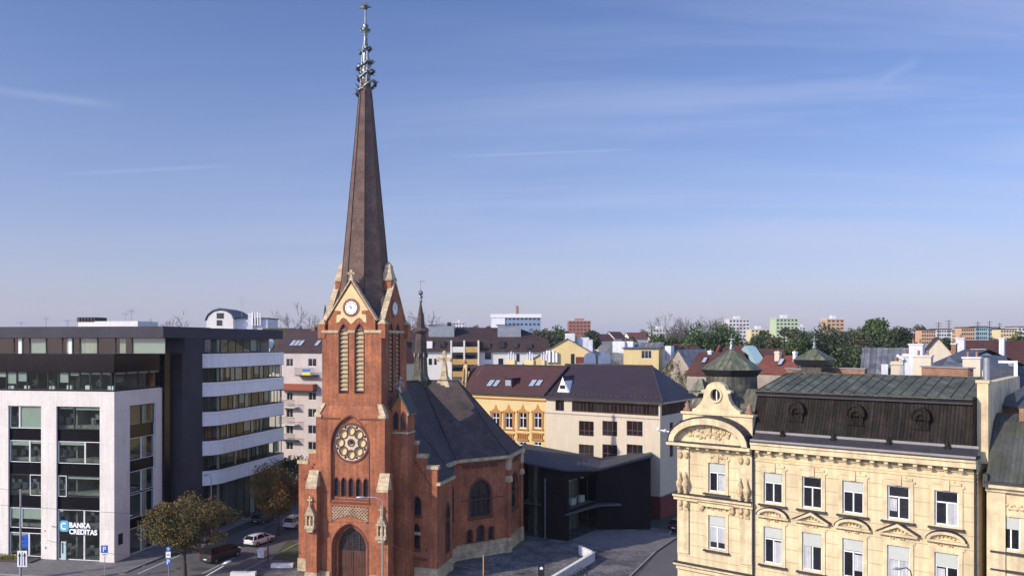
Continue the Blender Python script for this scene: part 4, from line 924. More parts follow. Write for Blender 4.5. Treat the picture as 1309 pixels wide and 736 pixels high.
for ci, (a, b_) in enumerate(cols):
    zl = rowsz if ci != 1 else rowsz[:3] + [(.15, fz(652))]
    strip(FB, a, b_, 2, zl + ([(0.3, 3.1)] if ci != 1 else []), office, None)
    for ri, (z0, z1) in enumerate(zl + ([(.3, 3.1)] if ci != 1 else [])):
        sp = (.38, .64, .2, .62, .5)[ri % 5] if ci != 0 else (.30, .62, .62, .36, .6)[ri % 5]
        m_ = a + .08 + (b_ - a - .16) * sp
        for j, (xa, xb) in enumerate(((a + .08, m_), (m_, b_ - .08))):
            bl = rr.choice((0, 0, .12, .2, 1.0)); bl = {(0, 0, 1): 1, (0, 0, 0): 0, (1, 0, 0): .08, (0, 1, 0): .22, (0, 3, 0): .55, (0, 3, 1): .55}.get((ci, ri, j), bl if bl < 1 else .15)
            if ci == 1 and ri == 3: bl = .0
            win(office, FB, xa + .02, xb - .02, z0, z1, 'white' if rr.random() < .65 else 'black', 'glass', .26, (), (), bl, t=.07)
sz = [(rowsz[0][0] + .2, ZT - 2.0), (rowsz[1][0], rowsz[1][1] + .1), (rowsz[2][0], rowsz[2][1] + .1), (4.5, 7.4), (.15, 3.3)]
q = MB(FS.mat()); prev = 0.02
for z0, z1 in sorted(sz) + [(ZT - 1.9, ZT - 1.9)]:
    if z0 - prev > .05: q.box(sc0, sc1, .34, .42, prev, z0)
    prev = z1
q.build('black_spandrel', 'blackpanel', office)
for z0, z1 in sz:
    for j in range(2): win(office, FS, sc0 + (sc1 - sc0) * j * .5 + .03, sc0 + (sc1 - sc0) * (j + 1) * .5 - .03, z0, z1, 'black' if z0 > 12 else 'white', 'glass', .3, (), (), 0, half=(.1, .5) if j else None, t=.06)
# ribbon window floor above the concrete, black glass band on top of it
z0, z1 = fz(499.5), fz(475.5); zb = fz(452)
npn = 20; xs = [-.55 - i * 1.42 for i in range(npn + 1)]
for i in range(npn):
    bl = {0: .12, 1: .12, 2: .12, 3: .18, 4: .6, 5: .0, 6: .0, 7: 0, 8: .55, 9: .7}.get(i, .3)
    win(office, FB, xs[i + 1] + .03, xs[i] - .03, ZT + .12, z1, 'black', 'glass', .32, (), (), bl, t=.05)
for i in range(4):
    a = .5 + i * 2.2; win(office, FS, a, a + 2.14, ZT + .12, z1, 'black', 'glass', .32, (), (), .12, t=.05)
q = MB(FB.mat()); q.box(-30, -.02, -.02, .25, z1, zb); q.box(-30, .02, -.03, .4, ZT - .02, ZT + .12); q.box(-30, .0, .3, 10.2, zb - .2, zb)
q.box(-.02, .0, .25, 10.4, z1, zb); q.box(-.45, .02, .25, 9.3, ZT - .02, ZT + .12); q.box(-.25, -.02, .24, 10.4, z1, zb)
q.box(-.3, .35, 9.3, 10.7, 0, zb + .05); q.build('black_glass_band', 'blackpanel', office)
q = MB(FB.mat())
for i in range(11): x = -1.0 - i * 2.7 + rr.uniform(-.4, .4); q.box(x - .35, x + .35, .55, .8, ZT + .12, ZT + .12 + rr.uniform(.35, .6))
q.build('window_box', 'white', office)
pl = MB(FB.mat())
for x in (-2.6, -6.2, -8.9, -11.2):
    for k in range(26):
        a, b_, c = rr.uniform(-.35, .35), rr.uniform(-.1, .2), rr.uniform(0, .7); pl.face([(x + a, .62 + b_, ZT + .5 + c), (x + a + .16, .62 + b_, ZT + .55 + c), (x + a + .1, .7 + b_, ZT + .72 + c)])
pl.build('pot_plant', 'leafg', office, recalc=False)
# penthouse set back behind the band
PZ0, PZ1 = zb, 26.5
FP = Frame(FB.w(0, 1.6), BT)
xs = [-.0 - i * 2.55 for i in range(13)]
xr = FP.at(212, 440)[0]
FPs = Frame(FP.w(xr, 0), BN)
q = MB(FP.mat()); q.box(-30, xr + .05, -.6, 9.8, PZ1, 27.85); q.box(-30, xr - .02, 4.0, 4.2, PZ0, PZ1); q.build('roof_slab', 'graydark', office)
xx = xr - .04; kk = 0
while xx > -29:
    wdt = 4.4 if kk == 0 else rr.choice((2.2, 2.3, 2.4)); win(office, FP, xx - wdt, xx - .06, PZ0, PZ1, 'black', 'glass', .1, (), (), 0 if kk % 3 else 1.0, bm_='curtain' if kk % 2 else 'blind', t=.05, half=(.2, .6) if kk % 3 == 1 else None); xx -= wdt; kk += 1
q = MB(FP.mat())
for x in (-7.3, -14.2, -20): q.box(x, x + .45, -.08, .08, PZ0, PZ1)
q.build('white_pier', 'white', office)
# roof plant
rp_ = MB(FP.mat()); ra, rb = FP.at(95, 415)[0], FP.at(172, 415)[0]; rp_.box(ra, rb, .6, 4.6, 27.85, 28.5); rp_.build('roof_plant', 'offwhite', office)
q = MB(FP.mat())
for k in range(5): q.box(ra + .1 + k * .42, ra + .34 + k * .42, .5, .62, 28.55, 28.95)
q.box(ra - .1, ra + 2.3, .6, 2.8, 28.4, 29.0); q.build('louvred_unit', 'black', office)
def antenna(parent, P, h, bars=4, w=.9, name='antenna'):
    q = MB(); P = Vector(P); q.tube(P, P + Vector((0, 0, h)), .045, .03, 5)
    for k in range(bars):
        z = h * (1 - .13 * k); q.tube(P + Vector((-w * (1 - .15 * k), 0, z)), P + Vector((w * (1 - .15 * k), .1, z)), .025, .025, 4)
    q.tube(P + Vector((0, -.8, h * .8)), P + Vector((0, .8, h * .8)), .02, .02, 4); return q.build(name, 'galv', parent)
antenna(office, FP.w(FP.at(154, 411)[0], 2, 28.5), 1.6); antenna(office, FP.w(FP.at(146, 411)[0], 2, 28.5), 1.1, 2, .5)
for px in (15, 47, 75, 88): antenna(office, FP.w(FP.at(px, 419)[0], 1.5, 27.85), rr.uniform(.6, 1.3), 1, .3)
# grey stair block
G0 = Vector((-43.4, 106.0, 0)); FG = Frame(G0, Vector((.985, -.17, 0))); gt = Vector((.2, .98, 0)).normalized()
gl_ = FG.at(205, 500)[0]
q = MB(); q.prism([tuple(FG.w(gl_ - 6, .0)[:2]), tuple(G0[:2]), tuple((G0 + gt * 5.95)[:2]), tuple((G0 + gt * 5.95 + Vector((-14, 2, 0)))[:2])], 0, 27.9)
q.build('stair_block', 'graydark', office)
q = MB(); q.prism([tuple(FG.w(gl_ - 6, -.05)[:2]), tuple((G0 + Vector((.06, -.08, 0)))[:2]), tuple((G0 + gt * 6 + Vector((.06, 0, 0)))[:2]), tuple((G0 + gt * 5.95 + Vector((-14, 2, 0)))[:2])], 27.9, 27.98); q.build('parapet_sheet', 'blackpanel', office)

# lettering and logo of the bank, ATM, small fittings
xl, zl_ = FB.at(88, 674); Pt = FB.w(xl, .06, FB.at(88, 671.2)[1] - .48)
sg_ = thing('bank_sign', 'white BANKA CREDITAS lettering with teal square logo above the bank entrance', 'sign', tuple(FB.w(xl, 0, zl_)))
Pt = FB.w(fx(88.0), .06, fz(674.2)); text_mesh('lettering', 'BANKA', .84, text_frame(Pt, BT), 'letter', sg_, .03, .028, 'LEFT')
Pt = FB.w(fx(88.0), .06, fz(682.4)); text_mesh('lettering', 'CREDITAS', .82, text_frame(Pt, BT), 'letter', sg_, .03, .028, 'LEFT')
q = MB(FB.mat()); lx0, lx1, lz0, lz1 = fx(75.5), fx(87), fz(680), fz(666); r_ = .35
def rrect(x0, x1, z0, z1, r, n=5):
    pts = []
    for cx_, cz_, a0 in ((x1 - r, z0 + r, -90), (x1 - r, z1 - r, 0), (x0 + r, z1 - r, 90), (x0 + r, z0 + r, 180)):
        for i in range(n + 1): a = R(a0 + 90 * i / n); pts.append((cx_ + r * math.cos(a), cz_ + r * math.sin(a)))
    return pts
q.plate(rrect(lx0, lx1, lz0, lz1, .3), [], .08, .2); lg = q.build('logo_plate', 'logo', sg_)
q = MB(FB.mat()); cxm, czm = (lx0 + lx1) / 2, (lz0 + lz1) / 2; rows = []
for i in range(19):
    a = R(48 + 264 * i / 18); rows.append([(cxm + r0 * math.cos(a), .06, czm + r0 * math.sin(a)) for r0 in (.27, .43)])
q.grid(rows, False); q.build('logo_letter', 'letter', lg, recalc=False)
q = MB(FB.mat()); q.box(fx(78), fx(84), .0, .18, .15, 2.3); bn = q.build('entrance_totem', 'banner', office)
q = MB(FB.mat()); q.box(fx(79.4), fx(81), -.02, .0, .9, 2.2); q.build('dark_lettering', 'black', bn)
q = MB(FS.mat()); xa = FS.at(153.5, 700)[0]; q.box(xa - .35, xa + .45, -.04, .05, 2.0, 3.3); q.build('wall_panel', 'black', office)
q = MB(FB.mat()); q.box(fx(57.5), fx(59), -.05, .02, fz(703), fz(700)); q.box(fx(57), fx(58), -.05, .02, fz(681), fz(679)); q.tube((fx(69), -.35, fz(673)), (fx(70.5), 0, fz(674)), .07, .04, 6); q.build('wall_fitting', 'galv', office)
q = MB(FS.mat()); xa = FS.at(163, 668)[0]; q.tube((xa, -.6, 5.2), (xa, .02, 5.0), .09, .06, 6); q.build('security_camera', 'white', office)

# ------------------------------------------------------------------ office wing with white bands
OW = Vector((-40.6, 112.0, 0)); OT = Vector((.235, .972, 0)).normalized()
wing = thing('banded_office_wing', 'office wing with rounded white balcony bands and ribbon windows behind the grey stair block', 'building', tuple(OW))
FO = Frame(OW, OT)                                             # long right-hand side, running away
OL = 17.4
c0 = Vector((-42.4, 110.5, 0))
out_n = Vector((OT.y, -OT.x, 0))
def wing_poly(o, back=10):                                     # rounded-corner footprint, grown by o
    a = OW + out_n * o; e_ = OW + OT * OL + out_n * o
    crn = [c0 + Vector((-.2, -.55, 0)) * o * 1.0 + Vector((-.4, 0, 0)), c0 + Vector((.1, -1, 0)) * o]
    pts = [Vector((c0.x - 3, c0.y + .6 - o, 0))] + [c0 + Vector((0, -o, 0))]
    P1, P2, P3 = c0 + Vector((0, -o, 0)), a - OT * .5, a + OT * .6
    for i in range(1, 5): t_ = i / 5; pts.append(P1 * (1 - t_) ** 2 + P2 * 2 * t_ * (1 - t_) + P3 * t_ ** 2)
    pts += [P3, e_, e_ - out_n * back, Vector((c0.x - 3, c0.y + 14, 0))]
    return [(p.x, p.y) for p in pts]
bz = [(22.45, 24.4), (18.5, 20.45), (14.45, 16.4), (10.4, 12.4), (6.3, 8.3)]
for z0, z1 in bz:
    q = MB(); q.prism(wing_poly(0), z0, z1); b_o = q.build('white_band', 'whiteband', wing)
    q = MB(); q.prism(wing_poly(.05), z1, z1 + .05); q.prism(wing_poly(.03), z0 - .06, z0); q.build('band_flashing', 'darkgutter', b_o)
q = MB(); q.prism([tuple(p) for p in wing_poly(-2.6)], 0, 27.6); q.build('core', 'interior', wing)
q = MB(); q.prism(wing_poly(-.15), 26.45, 27.9); q.build('roof_slab', 'graydark', wing)
wz = [(24.5, 26.4), (20.5, 22.4), (16.45, 18.4), (12.45, 14.4), (8.35, 10.35), (.1, 6.2)]
WP = [Vector((p[0], p[1], 0)) for p in wing_poly(-.35)]
for z0, z1 in wz:
    segs = [(WP[1], WP[6])]; tgt = WP[7]; st = WP[6]; L_ = (tgt - st).length; n_ = 11; x = 0; k = 0
    fr = Frame(WP[1], WP[6] - WP[1]); Lc = (WP[6] - WP[1]).length
    for (a_, b_) in ((.05, Lc * .55), (Lc * .55, Lc)): win(wing, fr, a_, b_ - .04, z0, z1, 'black', 'glass', .0, (), (), 0, t=.05, half=(.55, 1) if a_ > 1 else None)
    fr = Frame(st, tgt - st)
    end = L_ - .1 if z0 < 24 else L_ * .62
    while x < end - .3:
        wd = min(rr.choice((.95, 1.5, 1.9, 1.2)), end - x)
        hv = rr.random(); win(wing, fr, x + .02, x + wd - .02, z0, z1, 'black', 'glass', .0, (), (), 0 if hv > .25 else rr.uniform(.6, 1), bm_='curtain' if hv < .12 else 'blind', t=.045, half=(.1, .6) if hv > .75 else None); x += wd
q = MB(); q.prism([tuple((OW + OT * 1.2 - out_n * .6)[:2]), tuple((OW + OT * 1.6 - out_n * .6)[:2]), tuple((OW + OT * 1.6 - out_n * 1.0)[:2]), tuple((OW + OT * 1.2 - out_n * 1.0)[:2])], 0, 6.3); q.build('column', 'graydark', wing)

# ------------------------------------------------------------------ simple house builder used behind
def house(name, label, cat, P, t, L_, D_, z_e, z_r, wall, roof, over=.35, gable=False, hip=0.0, group=None, wins=(), frame='white', zb=0.0, fs='dark', hipr=None, thick=.14, wmat='glassd', ridge_y=.5):
    """eaves side faces us (gable=False) or the gable end does; wins: (x0,x1,z0,z1) on the front wall"""
    root = thing(name, label, cat, (P[0], P[1], 0), group); fr = Frame(P, t); q = MB(fr.mat())
    hol = [rect(*r_) for r_ in wins]
    hl, hr_ = (hip, hip if hipr is None else hipr)
    if gable:
        q.plate([(0, zb), (L_, zb), (L_, z_e), (L_ / 2, z_r), (0, z_e)], hol, 0, .3); q.plate([(0, zb), (L_, zb), (L_, z_e), (L_ / 2, z_r), (0, z_e)], [], D_ - .3, D_)
        q.box(0, .3, .3, D_ - .3, zb, z_e); q.box(L_ - .3, L_, .3, D_ - .3, zb, z_e)
    else:
        q.plate(rect(0, L_, zb, z_e), hol, 0, .3); q.box(0, L_, D_ - .3, D_, zb, z_e)
        gy = D_ * ridge_y
        sf = Frame(fr.w(L_, 0), fr.n); 
        for xo, hh in ((0, hl), (L_ - .3, hr_)):
            if hh > 0: q.box(xo, xo + .3, .3, D_ - .3, zb, z_e)
            else:
                M0 = MB(Frame(fr.w(xo, 0), fr.n).mat()); M0.plate([(.3, zb), (D_ - .3, zb), (D_ - .3, z_e), (gy, z_r - .15), (.3, z_e)], [], -.3, 0)
                k0 = len(q.v); q.v += M0.v; q.f += [[i + k0 for i in f] for f in M0.f]; q.sm += M0.sm; q.mi += M0.mi
    q.build('wall', wall, root)
    q = MB(fr.mat()); o = over; dz = thick
    if gable:
        sl = (z_r - z_e) / (L_ / 2); a, b_, c = (-o, z_e - o * sl), (L_ / 2, z_r), (L_ + o, z_e - o * sl)
        q.plate([a, b_, c, (c[0], c[1] + dz), (b_[0], b_[1] + dz), (a[0], a[1] + dz)][::-1], [], -o, D_ + o)
    else:
        y_r = D_ * ridge_y; sl = (z_r - z_e) / y_r; sl2 = (z_r - z_e) / (D_ - y_r)
        F0, F1 = (-o, -o, z_e - o * sl), (L_ + o, -o, z_e - o * sl); B0_, B1_ = (-o, D_ + o, z_e - o * sl2), (L_ + o, D_ + o, z_e - o * sl2)
        R0, R1 = (hl if hl else -o, y_r, z_r), (L_ - hr_ if hr_ else L_ + o, y_r, z_r)
        for d_ in (0, dz):
            up = lambda p: (p[0], p[1], p[2] + d_)
            q.face([up(F0), up(F1), up(R1), up(R0)]); q.face([up(B1_), up(B0_), up(R0), up(R1)]); 
            if hl: q.face([up(B0_), up(F0), up(R0)])
            if hr_: q.face([up(F1), up(B1_), up(R1)])
        for a, b_ in ((F0, F1), (F1, B1_), (B1_, B0_), (B0_, F0)):
            q.face([a, b_, (b_[0], b_[1], b_[2] + dz), (a[0], a[1], a[2] + dz)])
    ro = q.build('roof', roof, root)
    for (x0, x1, z0, z1) in wins:
        if x1 - x0 < .5 or frame is None:
            q = MB(fr.mat()); q.box(x0, x1, .12, .15, z0, z1); q.build('window', wmat, root)
        else: win(root, fr, x0, x1, z0, z1, frame, wmat, .12, (.5,) if x1 - x0 < 1.8 else (.33, .66))
    return root, fr, ro
def span(xa, xb, Ya, Yb=None):             # facade from photo column xa to xb at given distances
    Yb = Ya if Yb is None else Yb; A = Vector(((xa - CX) * Ya / F, Ya, 0)); B_ = Vector(((xb - CX) * Yb / F, Yb, 0)); return A, B_ - A, (B_ - A).length
def zof(py, Yd): return H - (py - HY) * Yd / F
def chim(parent, P, w, d, z0, z1, m_='chimwhite', cap=True, t=(1, 0, 0), name='chimney'):
    q = MB(Frame(P, t).mat()); q.box(-w / 2, w / 2, 0, d, z0, z1); 
    if cap: q.box(-w / 2 - .08, w / 2 + .08, -.08, d + .08, z1 - .35, z1 - .12)
    o = q.build(name, m_, parent)
    if cap:
        q = MB(Frame(P, t).mat())
        for k in range(max(1, int(w / .6))): x = -w / 2 + (k + .5) * w / max(1, int(w / .6)); q.tube((x, d / 2, z1), (x, d / 2, z1 + .35), .13, .11, 6)
        q.build('flue', 'rustbrick', o)
    return o
def sky_w(parent, fr, x0, x1, y0, y1, z0, z1):      # roof window lying on a slope
    q = MB(fr.mat()); q.face([(x0, y0, z0), (x1, y0, z0), (x1, y1, z1), (x0, y1, z1)]); o = q.build('skylight', 'skylight', parent)
    q = MB(fr.mat()); t_ = .08
    for a, b_ in (((x0 - t_, y0, z0), (x1 + t_, y0, z0)), ((x0 - t_, y1, z1), (x1 + t_, y1, z1)), ((x0 - t_, y0, z0), (x0 - t_, y1, z1)), ((x1 + t_, y0, z0), (x1 + t_, y1, z1))): q.tube(a, b_, .07, .07, 4)
    q.build('skylight_frame', 'black', o)

# ------------------------------------------------------------------ YELLOW HOUSE, right foreground
YP = Vector((11.56, 56.25, 0)); YT = (Vector((25.8, 44.6, 0)) - YP); YL = YT.length
FY = Frame(YP, YT)
yh = thing('yellow_tenement', 'large ornate yellow stucco house with a baroque gable, dark mansard roof and white windows', 'building', tuple(YP))
def Y_(px, py, off=0): return FY.at(px, py, off)
xR = Y_(964, 600)[0]                                        # end of the corner bay
WU = [((905 + 928) / 2,), (988.3,), (1038,), (1090.4,), (1148.5,), (1210,)]
xs_u = [Y_(w_[0], 620)[0] for w_ in WU]
zu0, zu1, zl0, zl1 = 15.62, 17.58, 11.72, 14.08
ww = 1.22
holes = []
for i, x in enumerate(xs_u):
    dz = .25 if i == 0 else 0
    holes += [rect(x - ww / 2, x + ww / 2, zu0 + dz, zu1 + dz), rect(x - ww / 2, x + ww / 2, zl0 + (.3 if i == 0 else 0), zl1 + (.2 if i == 0 else 0))]
    for z0 in (7.4, 2.8): holes.append(rect(x - ww / 2, x + ww / 2, z0, z0 + 2.3))
q = MB(FY.mat()); q.plate(rect(0, YL, 0, 19.2), holes, 0, .5); q.box(0, .5, .5, 14, 0, 19.2); q.box(YL - .5, YL, .5, 14, 0, 19.2); q.box(0, YL, 14, 14.5, 0, 19.2)
q.build('wall', 'yellow', yh)
for i, x in enumerate(xs_u):
    for row in range(4):
        if row > 1 :
            z0 = (7.4, 2.8)[row - 2]; z1 = z0 + 2.3
        else:
            z0 = (zu0 + (.25 if i == 0 else 0), zl0 + (.3 if i == 0 else 0))[row]; z1 = (zu1 + (.25 if i == 0 else 0), zl1 + (.2 if i == 0 else 0))[row]
        bl = ((.27, .27, 0, .27, 0, 0), (.27, .27, .33, .27, .33, .30), (0,) * 6, (0,) * 6)[row][i]
        hf = (((.5, 1), None, None, None, (0, .5), (.5, 1)), ((0, 1), (.5, 1), (0, .5), (.5, 1), (0, 1), (0, .5)), (None,) * 6, (None,) * 6)[row][i]
        o = win(yh, FY, x - ww / 2, x + ww / 2, z0, z1, 'white', 'glassd', .14, (.5,), (.66,), 0, t=.085, half=None, top1=True)
        if bl: q = MB(FY.mat()); q.box(x - ww / 2 + .08, x + ww / 2 - .08, .06, .09, z1 - .08 - (z1 - z0) * bl, z1 - .07); q.build('outside_blind', 'blind', o)
        if hf:
            q = MB(FY.mat()); a = x - ww / 2 + .1 + (ww - .1) * hf[0]; b_ = x - ww / 2 + (ww) * hf[1] - .1; q.box(a, b_, .126, .136, z0 + .1 + (.35 if (i + row) % 3 == 1 else 0), z0 + (z1 - z0) * (.66 if (i + row) % 2 else .6)); q.build('net_curtain', 'net', o)
        q = MB(FY.mat()); q.box(x - ww / 2 - .32, x + ww / 2 + .32, -.24, .04, z0 - .20, z0 - .10); q.build('sill', 'darkgutter', o)
        # architrave
        q = MB(FY.mat()); q.plate([(x - .82, z0 - .1), (x + .82, z0 - .1), (x + .82, z1 + .22), (x + .92, z1 + .22), (x + .92, z1 + .34), (x - .92, z1 + .34), (x - .92, z1 + .22), (x - .82, z1 + .22)], [rect(x - ww / 2, x + ww / 2, z0 - .08, z1)], -.07, .02)
        if row == 0: q.box(x - .17, x + .17, -.16, .0, z1 + .05, z1 + .62); q.box(x - .75, x + .75, -.09, .0, z1 + .36, z1 + .50); q.box(x - .42, x + .42, -.1, 0, z1 + .5, z1 + .60)
        q.build('window_surround', 'yellowp', o)
        if row == 1:
            zc = z1 + .72; 
            q = MB(FY.mat())
            if i == 0: q.box(x - 1.25, x + 1.25, -.25, .02, zc - .02, zc + .12)
            elif i % 2: # curved hood
                pts = [(x + 1.0 * math.cos(math.pi * k / 12), zc + .52 * math.sin(math.pi * k / 12)) for k in range(13)]; pin = [(x + .81 * math.cos(math.pi * k / 12), zc + .36 * math.sin(math.pi * k / 12)) for k in range(13)]
                q.plate(pts + pin[::-1], [], -.30, .02)
            else: q.plate([(x - 1.14, zc), (x - .9, zc), (x, zc + .42), (x + .9, zc), (x + 1.14, zc), (x, zc + .62)][::-1], [], -.30, .02)
            q.box(x - 1.06, x + 1.06, -.28, .02, zc - .12, zc); hd = q.build('window_hood', 'yellowp', o)
            q = MB(FY.mat())
            if i and i % 2:
                pts = [(x + 1.04 * math.cos(math.pi * k / 12), zc + .02 + .56 * math.sin(math.pi * k / 12)) for k in range(13)]; pin = [(x + 1.01 * math.cos(math.pi * k / 12), zc + .02 + .525 * math.sin(math.pi * k / 12)) for k in range(13)]; q.plate(pts + pin[::-1], [], -.34, .02)
            elif i: q.plate([(x - 1.19, zc + .0), (x, zc + .64), (x + 1.19, zc + .0), (x + 1.19, zc + .07), (x, zc + .71), (x - 1.19, zc + .07)][::-1], [], -.34, .02)
            else: q.box(x - 1.3, x + 1.3, -.3, .02, zc + .12, zc + .17)
            q.build('hood_sheet', 'darkgutter', hd)
            q = MB(FY.mat())
            for k in range(9): u_ = (k - 4) * .14; q.ball((x + u_, -.04, z1 + .47 + .06 * math.cos(k * 1.7)), .085, 6, (1, .7, .8))
            if i: 
                for k in range(5): q.ball((x + (k - 2) * .2, -.06, zc + .12 + .05 * (2 - abs(k - 2))), .09, 6, (1, .7, .8))
            q.build('stucco_garland', 'ornament', o)
# quoins, frieze, cornice with brackets
q = MB(FY.mat())
for x0, x1 in ((.0, .9), (xR - 1.0, xR - .1)):
    q.box(x0 + .05, x1, -.14, .01, 11.4, 15.3); q.box(x0 + .05, x1, -.14, .01, 15.75, 18.6)
q.box(-.05, YL, -.12, .0, 18.72, 18.85); q.box(xR, YL, -.06, .0, 18.25, 18.33); q.box(0, xR, -.22, .0, 10.3, 10.5)
q.box(-.15, xR, -.5, .0, 15.36, 15.52); q.box(-.15, xR, -.3, .0, 15.1, 15.36); q.box(-.15, xR, -.4, .0, 10.6, 10.74)
q.box(xR, YL, -.62, .02, 19.05, 19.38); q.box(xR, YL, -.72, .0, 19.38, 19.5); q.box(-.5, xR, -.75, .0, 18.9, 19.12); q.build('cornice', 'yellowp', yh)
q = MB(FY.mat()); q.box(-.2, xR + .02, -.55, .0, 15.52, 15.56); q.box(-.2, xR, -.45, .0, 10.74, 10.78); q.box(-.52, xR - .2, -.8, .0, 19.12, 19.16); q.build('cornice_sheet', 'darkgutter', yh)
for k in range(int((YL - xR) / .78)):
    x = xR + .4 + k * .78; q = MB(FY.mat()); q.box(x - .11, x + .11, -.5, .0, 18.86, 19.05); q.box(x - .09, x + .09, -.3, 0, 18.72, 18.86); q.build('cornice_bracket', 'yellowp', yh)
for k in range(8):
    x = .3 + k * .72; q = MB(FY.mat()); q.box(x - .1, x + .1, -.5, .0, 18.7, 18.9); q.build('cornice_bracket', 'yellowp', yh)
for x in (.3, .75, xR - .85, xR - .4):         # urns and masks of the corner bay
    q = MB(FY.mat()); q.lathe([(.10, 15.56), (.16, 15.62), (.07, 15.75), (.22, 16.05), (.26, 16.3), (.16, 16.5), (.12, 16.65), (.05, 16.9), (.02, 17.1)], (x, -.28), 8); q.build('urn', 'ornament', yh)
    q = MB(FY.mat()); q.ball((x, -.2, 14.85), .2, 8, (.9, .8, 1.3)); q.ball((x, -.2, 18.2), .2, 8, (.9, .6, 1.3)); q.box(x - .15, x + .15, -.22, 0, 14.4, 14.6); q.build('stucco_mask', 'ornament', yh)
q = MB(FY.mat()); xc = xs_u[0]
for k in range(15): u_ = (k - 7) / 7; q.ball((xc + u_ * 1.15, -.12, 15.0 - .22 * u_ * u_ - .1 * (k % 2)), .13, 6, (1, .7, .8))
for u_ in (-1.1, 1.1): q.ball((xc + u_, -.1, 14.75), .22, 8, (1, .6, 1.2))
for k in range(7): q.ball((xc + (k - 3) * .12, -.1, 18.2 + .06 * (3 - abs(k - 3))), .09, 6)
q.build('stucco_garland', 'ornament', yh)
# pediment arch, attic, gable with oculus
ax0, ax1 = -.35, xR - .15; axc, axa = (ax0 + ax1) / 2, (ax1 - ax0) / 2
def seg(cx_, a, z0, h, n=16): return [(cx_ + a * math.cos(math.pi * k / n), z0 + h * math.sin(math.pi * k / n)) for k in range(n + 1)]
q = MB(FY.mat()); q.plate(seg(axc, axa, 19.16, 1.75) + seg(axc, axa - .42, 19.16, 1.30)[::-1], [], -.75, .3); q.plate(seg(axc, axa - .2, 19.16, 1.5), [], -.18, .3)
q.build('arched_pediment', 'yellowp', yh)
q = MB(FY.mat()); q.plate(seg(axc, axa + .06, 19.18, 1.82) + seg(axc, axa + .0, 19.18, 1.755)[::-1], [], -.82, .6); q.build('pediment_sheet', 'darkgutter', yh)
q = MB(FY.mat())
for k in range(60):
    a = rr.uniform(.12, .88) * math.pi; r_ = rr.uniform(.3, 1); x = axc + (axa - .65) * math.cos(a) * r_; z = 19.3 + 1.0 * math.sin(a) * r_
    if abs(x - axc) > .35 or k % 2: q.ball((x, -.2, z), rr.uniform(.07, .15), 6, (1, .6, 1))
for k in range(6): q.ball((axc, -.22, 20.25 - k * .13), .17 - .015 * k, 6, (1, .6, 1))
q.build('pediment_relief', 'ornament', yh)
gy = .35
bx0, bx1 = Y_(873, 540, gy)[0], Y_(962, 540, gy)[0]
gx0, gx1 = Y_(885, 520, gy)[0], Y_(946, 520, gy)[0]; gc, ga = (gx0 + gx1) / 2, (gx1 - gx0) / 2
zt_a = 21.15
half = [(ga, zt_a), (ga, zt_a + .22), (ga * .86, zt_a + .32), (ga * .66, zt_a + .62), (ga * .54, zt_a + 1.0), (ga * .50, zt_a + 1.35), (ga * .62, zt_a + 1.42), (ga * .62, zt_a + 1.55), (ga * .44, zt_a + 1.62), (ga * .36, zt_a + 1.9), (ga * .16, zt_a + 2.1), (0, zt_a + 2.15)]
half = [(x, z) for x, z in half]
out_ = [(gc + x, z) for x, z in half] + [(gc - x, z) for x, z in half[:-1]][::-1]
ocz, oc_r = zt_a + 1.25, .36
oc = [(gc + oc_r * math.cos(2 * math.pi * k / 20), ocz + oc_r * 1.15 * math.sin(2 * math.pi * k / 20)) for k in range(20)]
q = MB(FY.mat()); q.plate(out_, [oc], gy, gy + .5); q.plate(rect(bx0, bx1, 19.1, zt_a), [], gy - .02, gy + .55); q.box(bx0 - .1, bx1 + .1, gy - .15, gy + .6, zt_a - .12, zt_a + .04)
q.plate([(gc + oc_r * 1.35 * math.cos(2 * math.pi * k / 20), ocz + oc_r * 1.5 * math.sin(2 * math.pi * k / 20)) for k in range(20)], [oc], gy - .1, gy + .01)
q.build('baroque_gable', 'yellowp', yh)
q = MB(FY.mat()); q.plate(oc, [], gy + .22, gy + .25); ow_ = q.build('oculus_window', 'glassd', yh); q = MB(FY.mat()); q.box(gc - .03, gc + .04, gy + .12, gy + .2, ocz - .4, ocz + .4); q.build('glazing_bar', 'white', ow_)
for sx, xx_ in ((-1, bx0 + .25), (1, bx1 - .3)):
    q = MB(FY.mat()); q.lathe([(.26, zt_a + .04), (.3, zt_a + .2), (.15, zt_a + .35), (.2, zt_a + .5), (.04, zt_a + .75)], (xx_, gy + .2), 8); q.build('gable_vase', 'rustbrick', yh)
# mansard: steep lower slope, cap moulding, low standing-seam top
m0, m1 = xR - .4, YL - .3
zg = 19.55
q = MB(FY.mat()); q.box(xR - .05, YL, -.66, .75, 19.5, 19.62); q.face([(xR, -.55, 19.62), (YL, -.55, 19.62), (YL, .3, 20.1), (xR, .3, 20.1)]); q.build('gutter_apron', 'darkgutter', yh)
q = MB(FY.mat()); q.box(xR, YL, -.68, -.60, 19.6, 19.72); q.box(xR, YL, .22, .3, 20.0, 20.2); q.build('gutter', 'kerb', yh)
rows = []
for i in range(9):
    t_ = i / 8; y = .35 + 1.15 * (t_ ** .8) ; z = 20.0 + 2.45 * t_; rows.append([(m0 + (m1 - m0) * j / 12, y, z) for j in range(13)])
q = MB(FY.mat()); q.grid(rows, True); q.box(m0, m1, 1.5, 13.5, 20, 20.2); q.build('mansard_slope', 'mansard', yh)
q = MB(FY.mat()); q.box(m0, m1 + .1, 1.28, 1.7, 22.42, 22.62); q.box(m0, m1 + .1, 1.15, 1.6, 22.62, 22.70); q.build('mansard_cornice', 'darkgutter', yh)
tx0 = Y_(950, 500, 1.3)[0]; rl = Y_(985, 482, 6.0)[0] - .4
zr = zof(480, (FY.w(12, 6)).y)
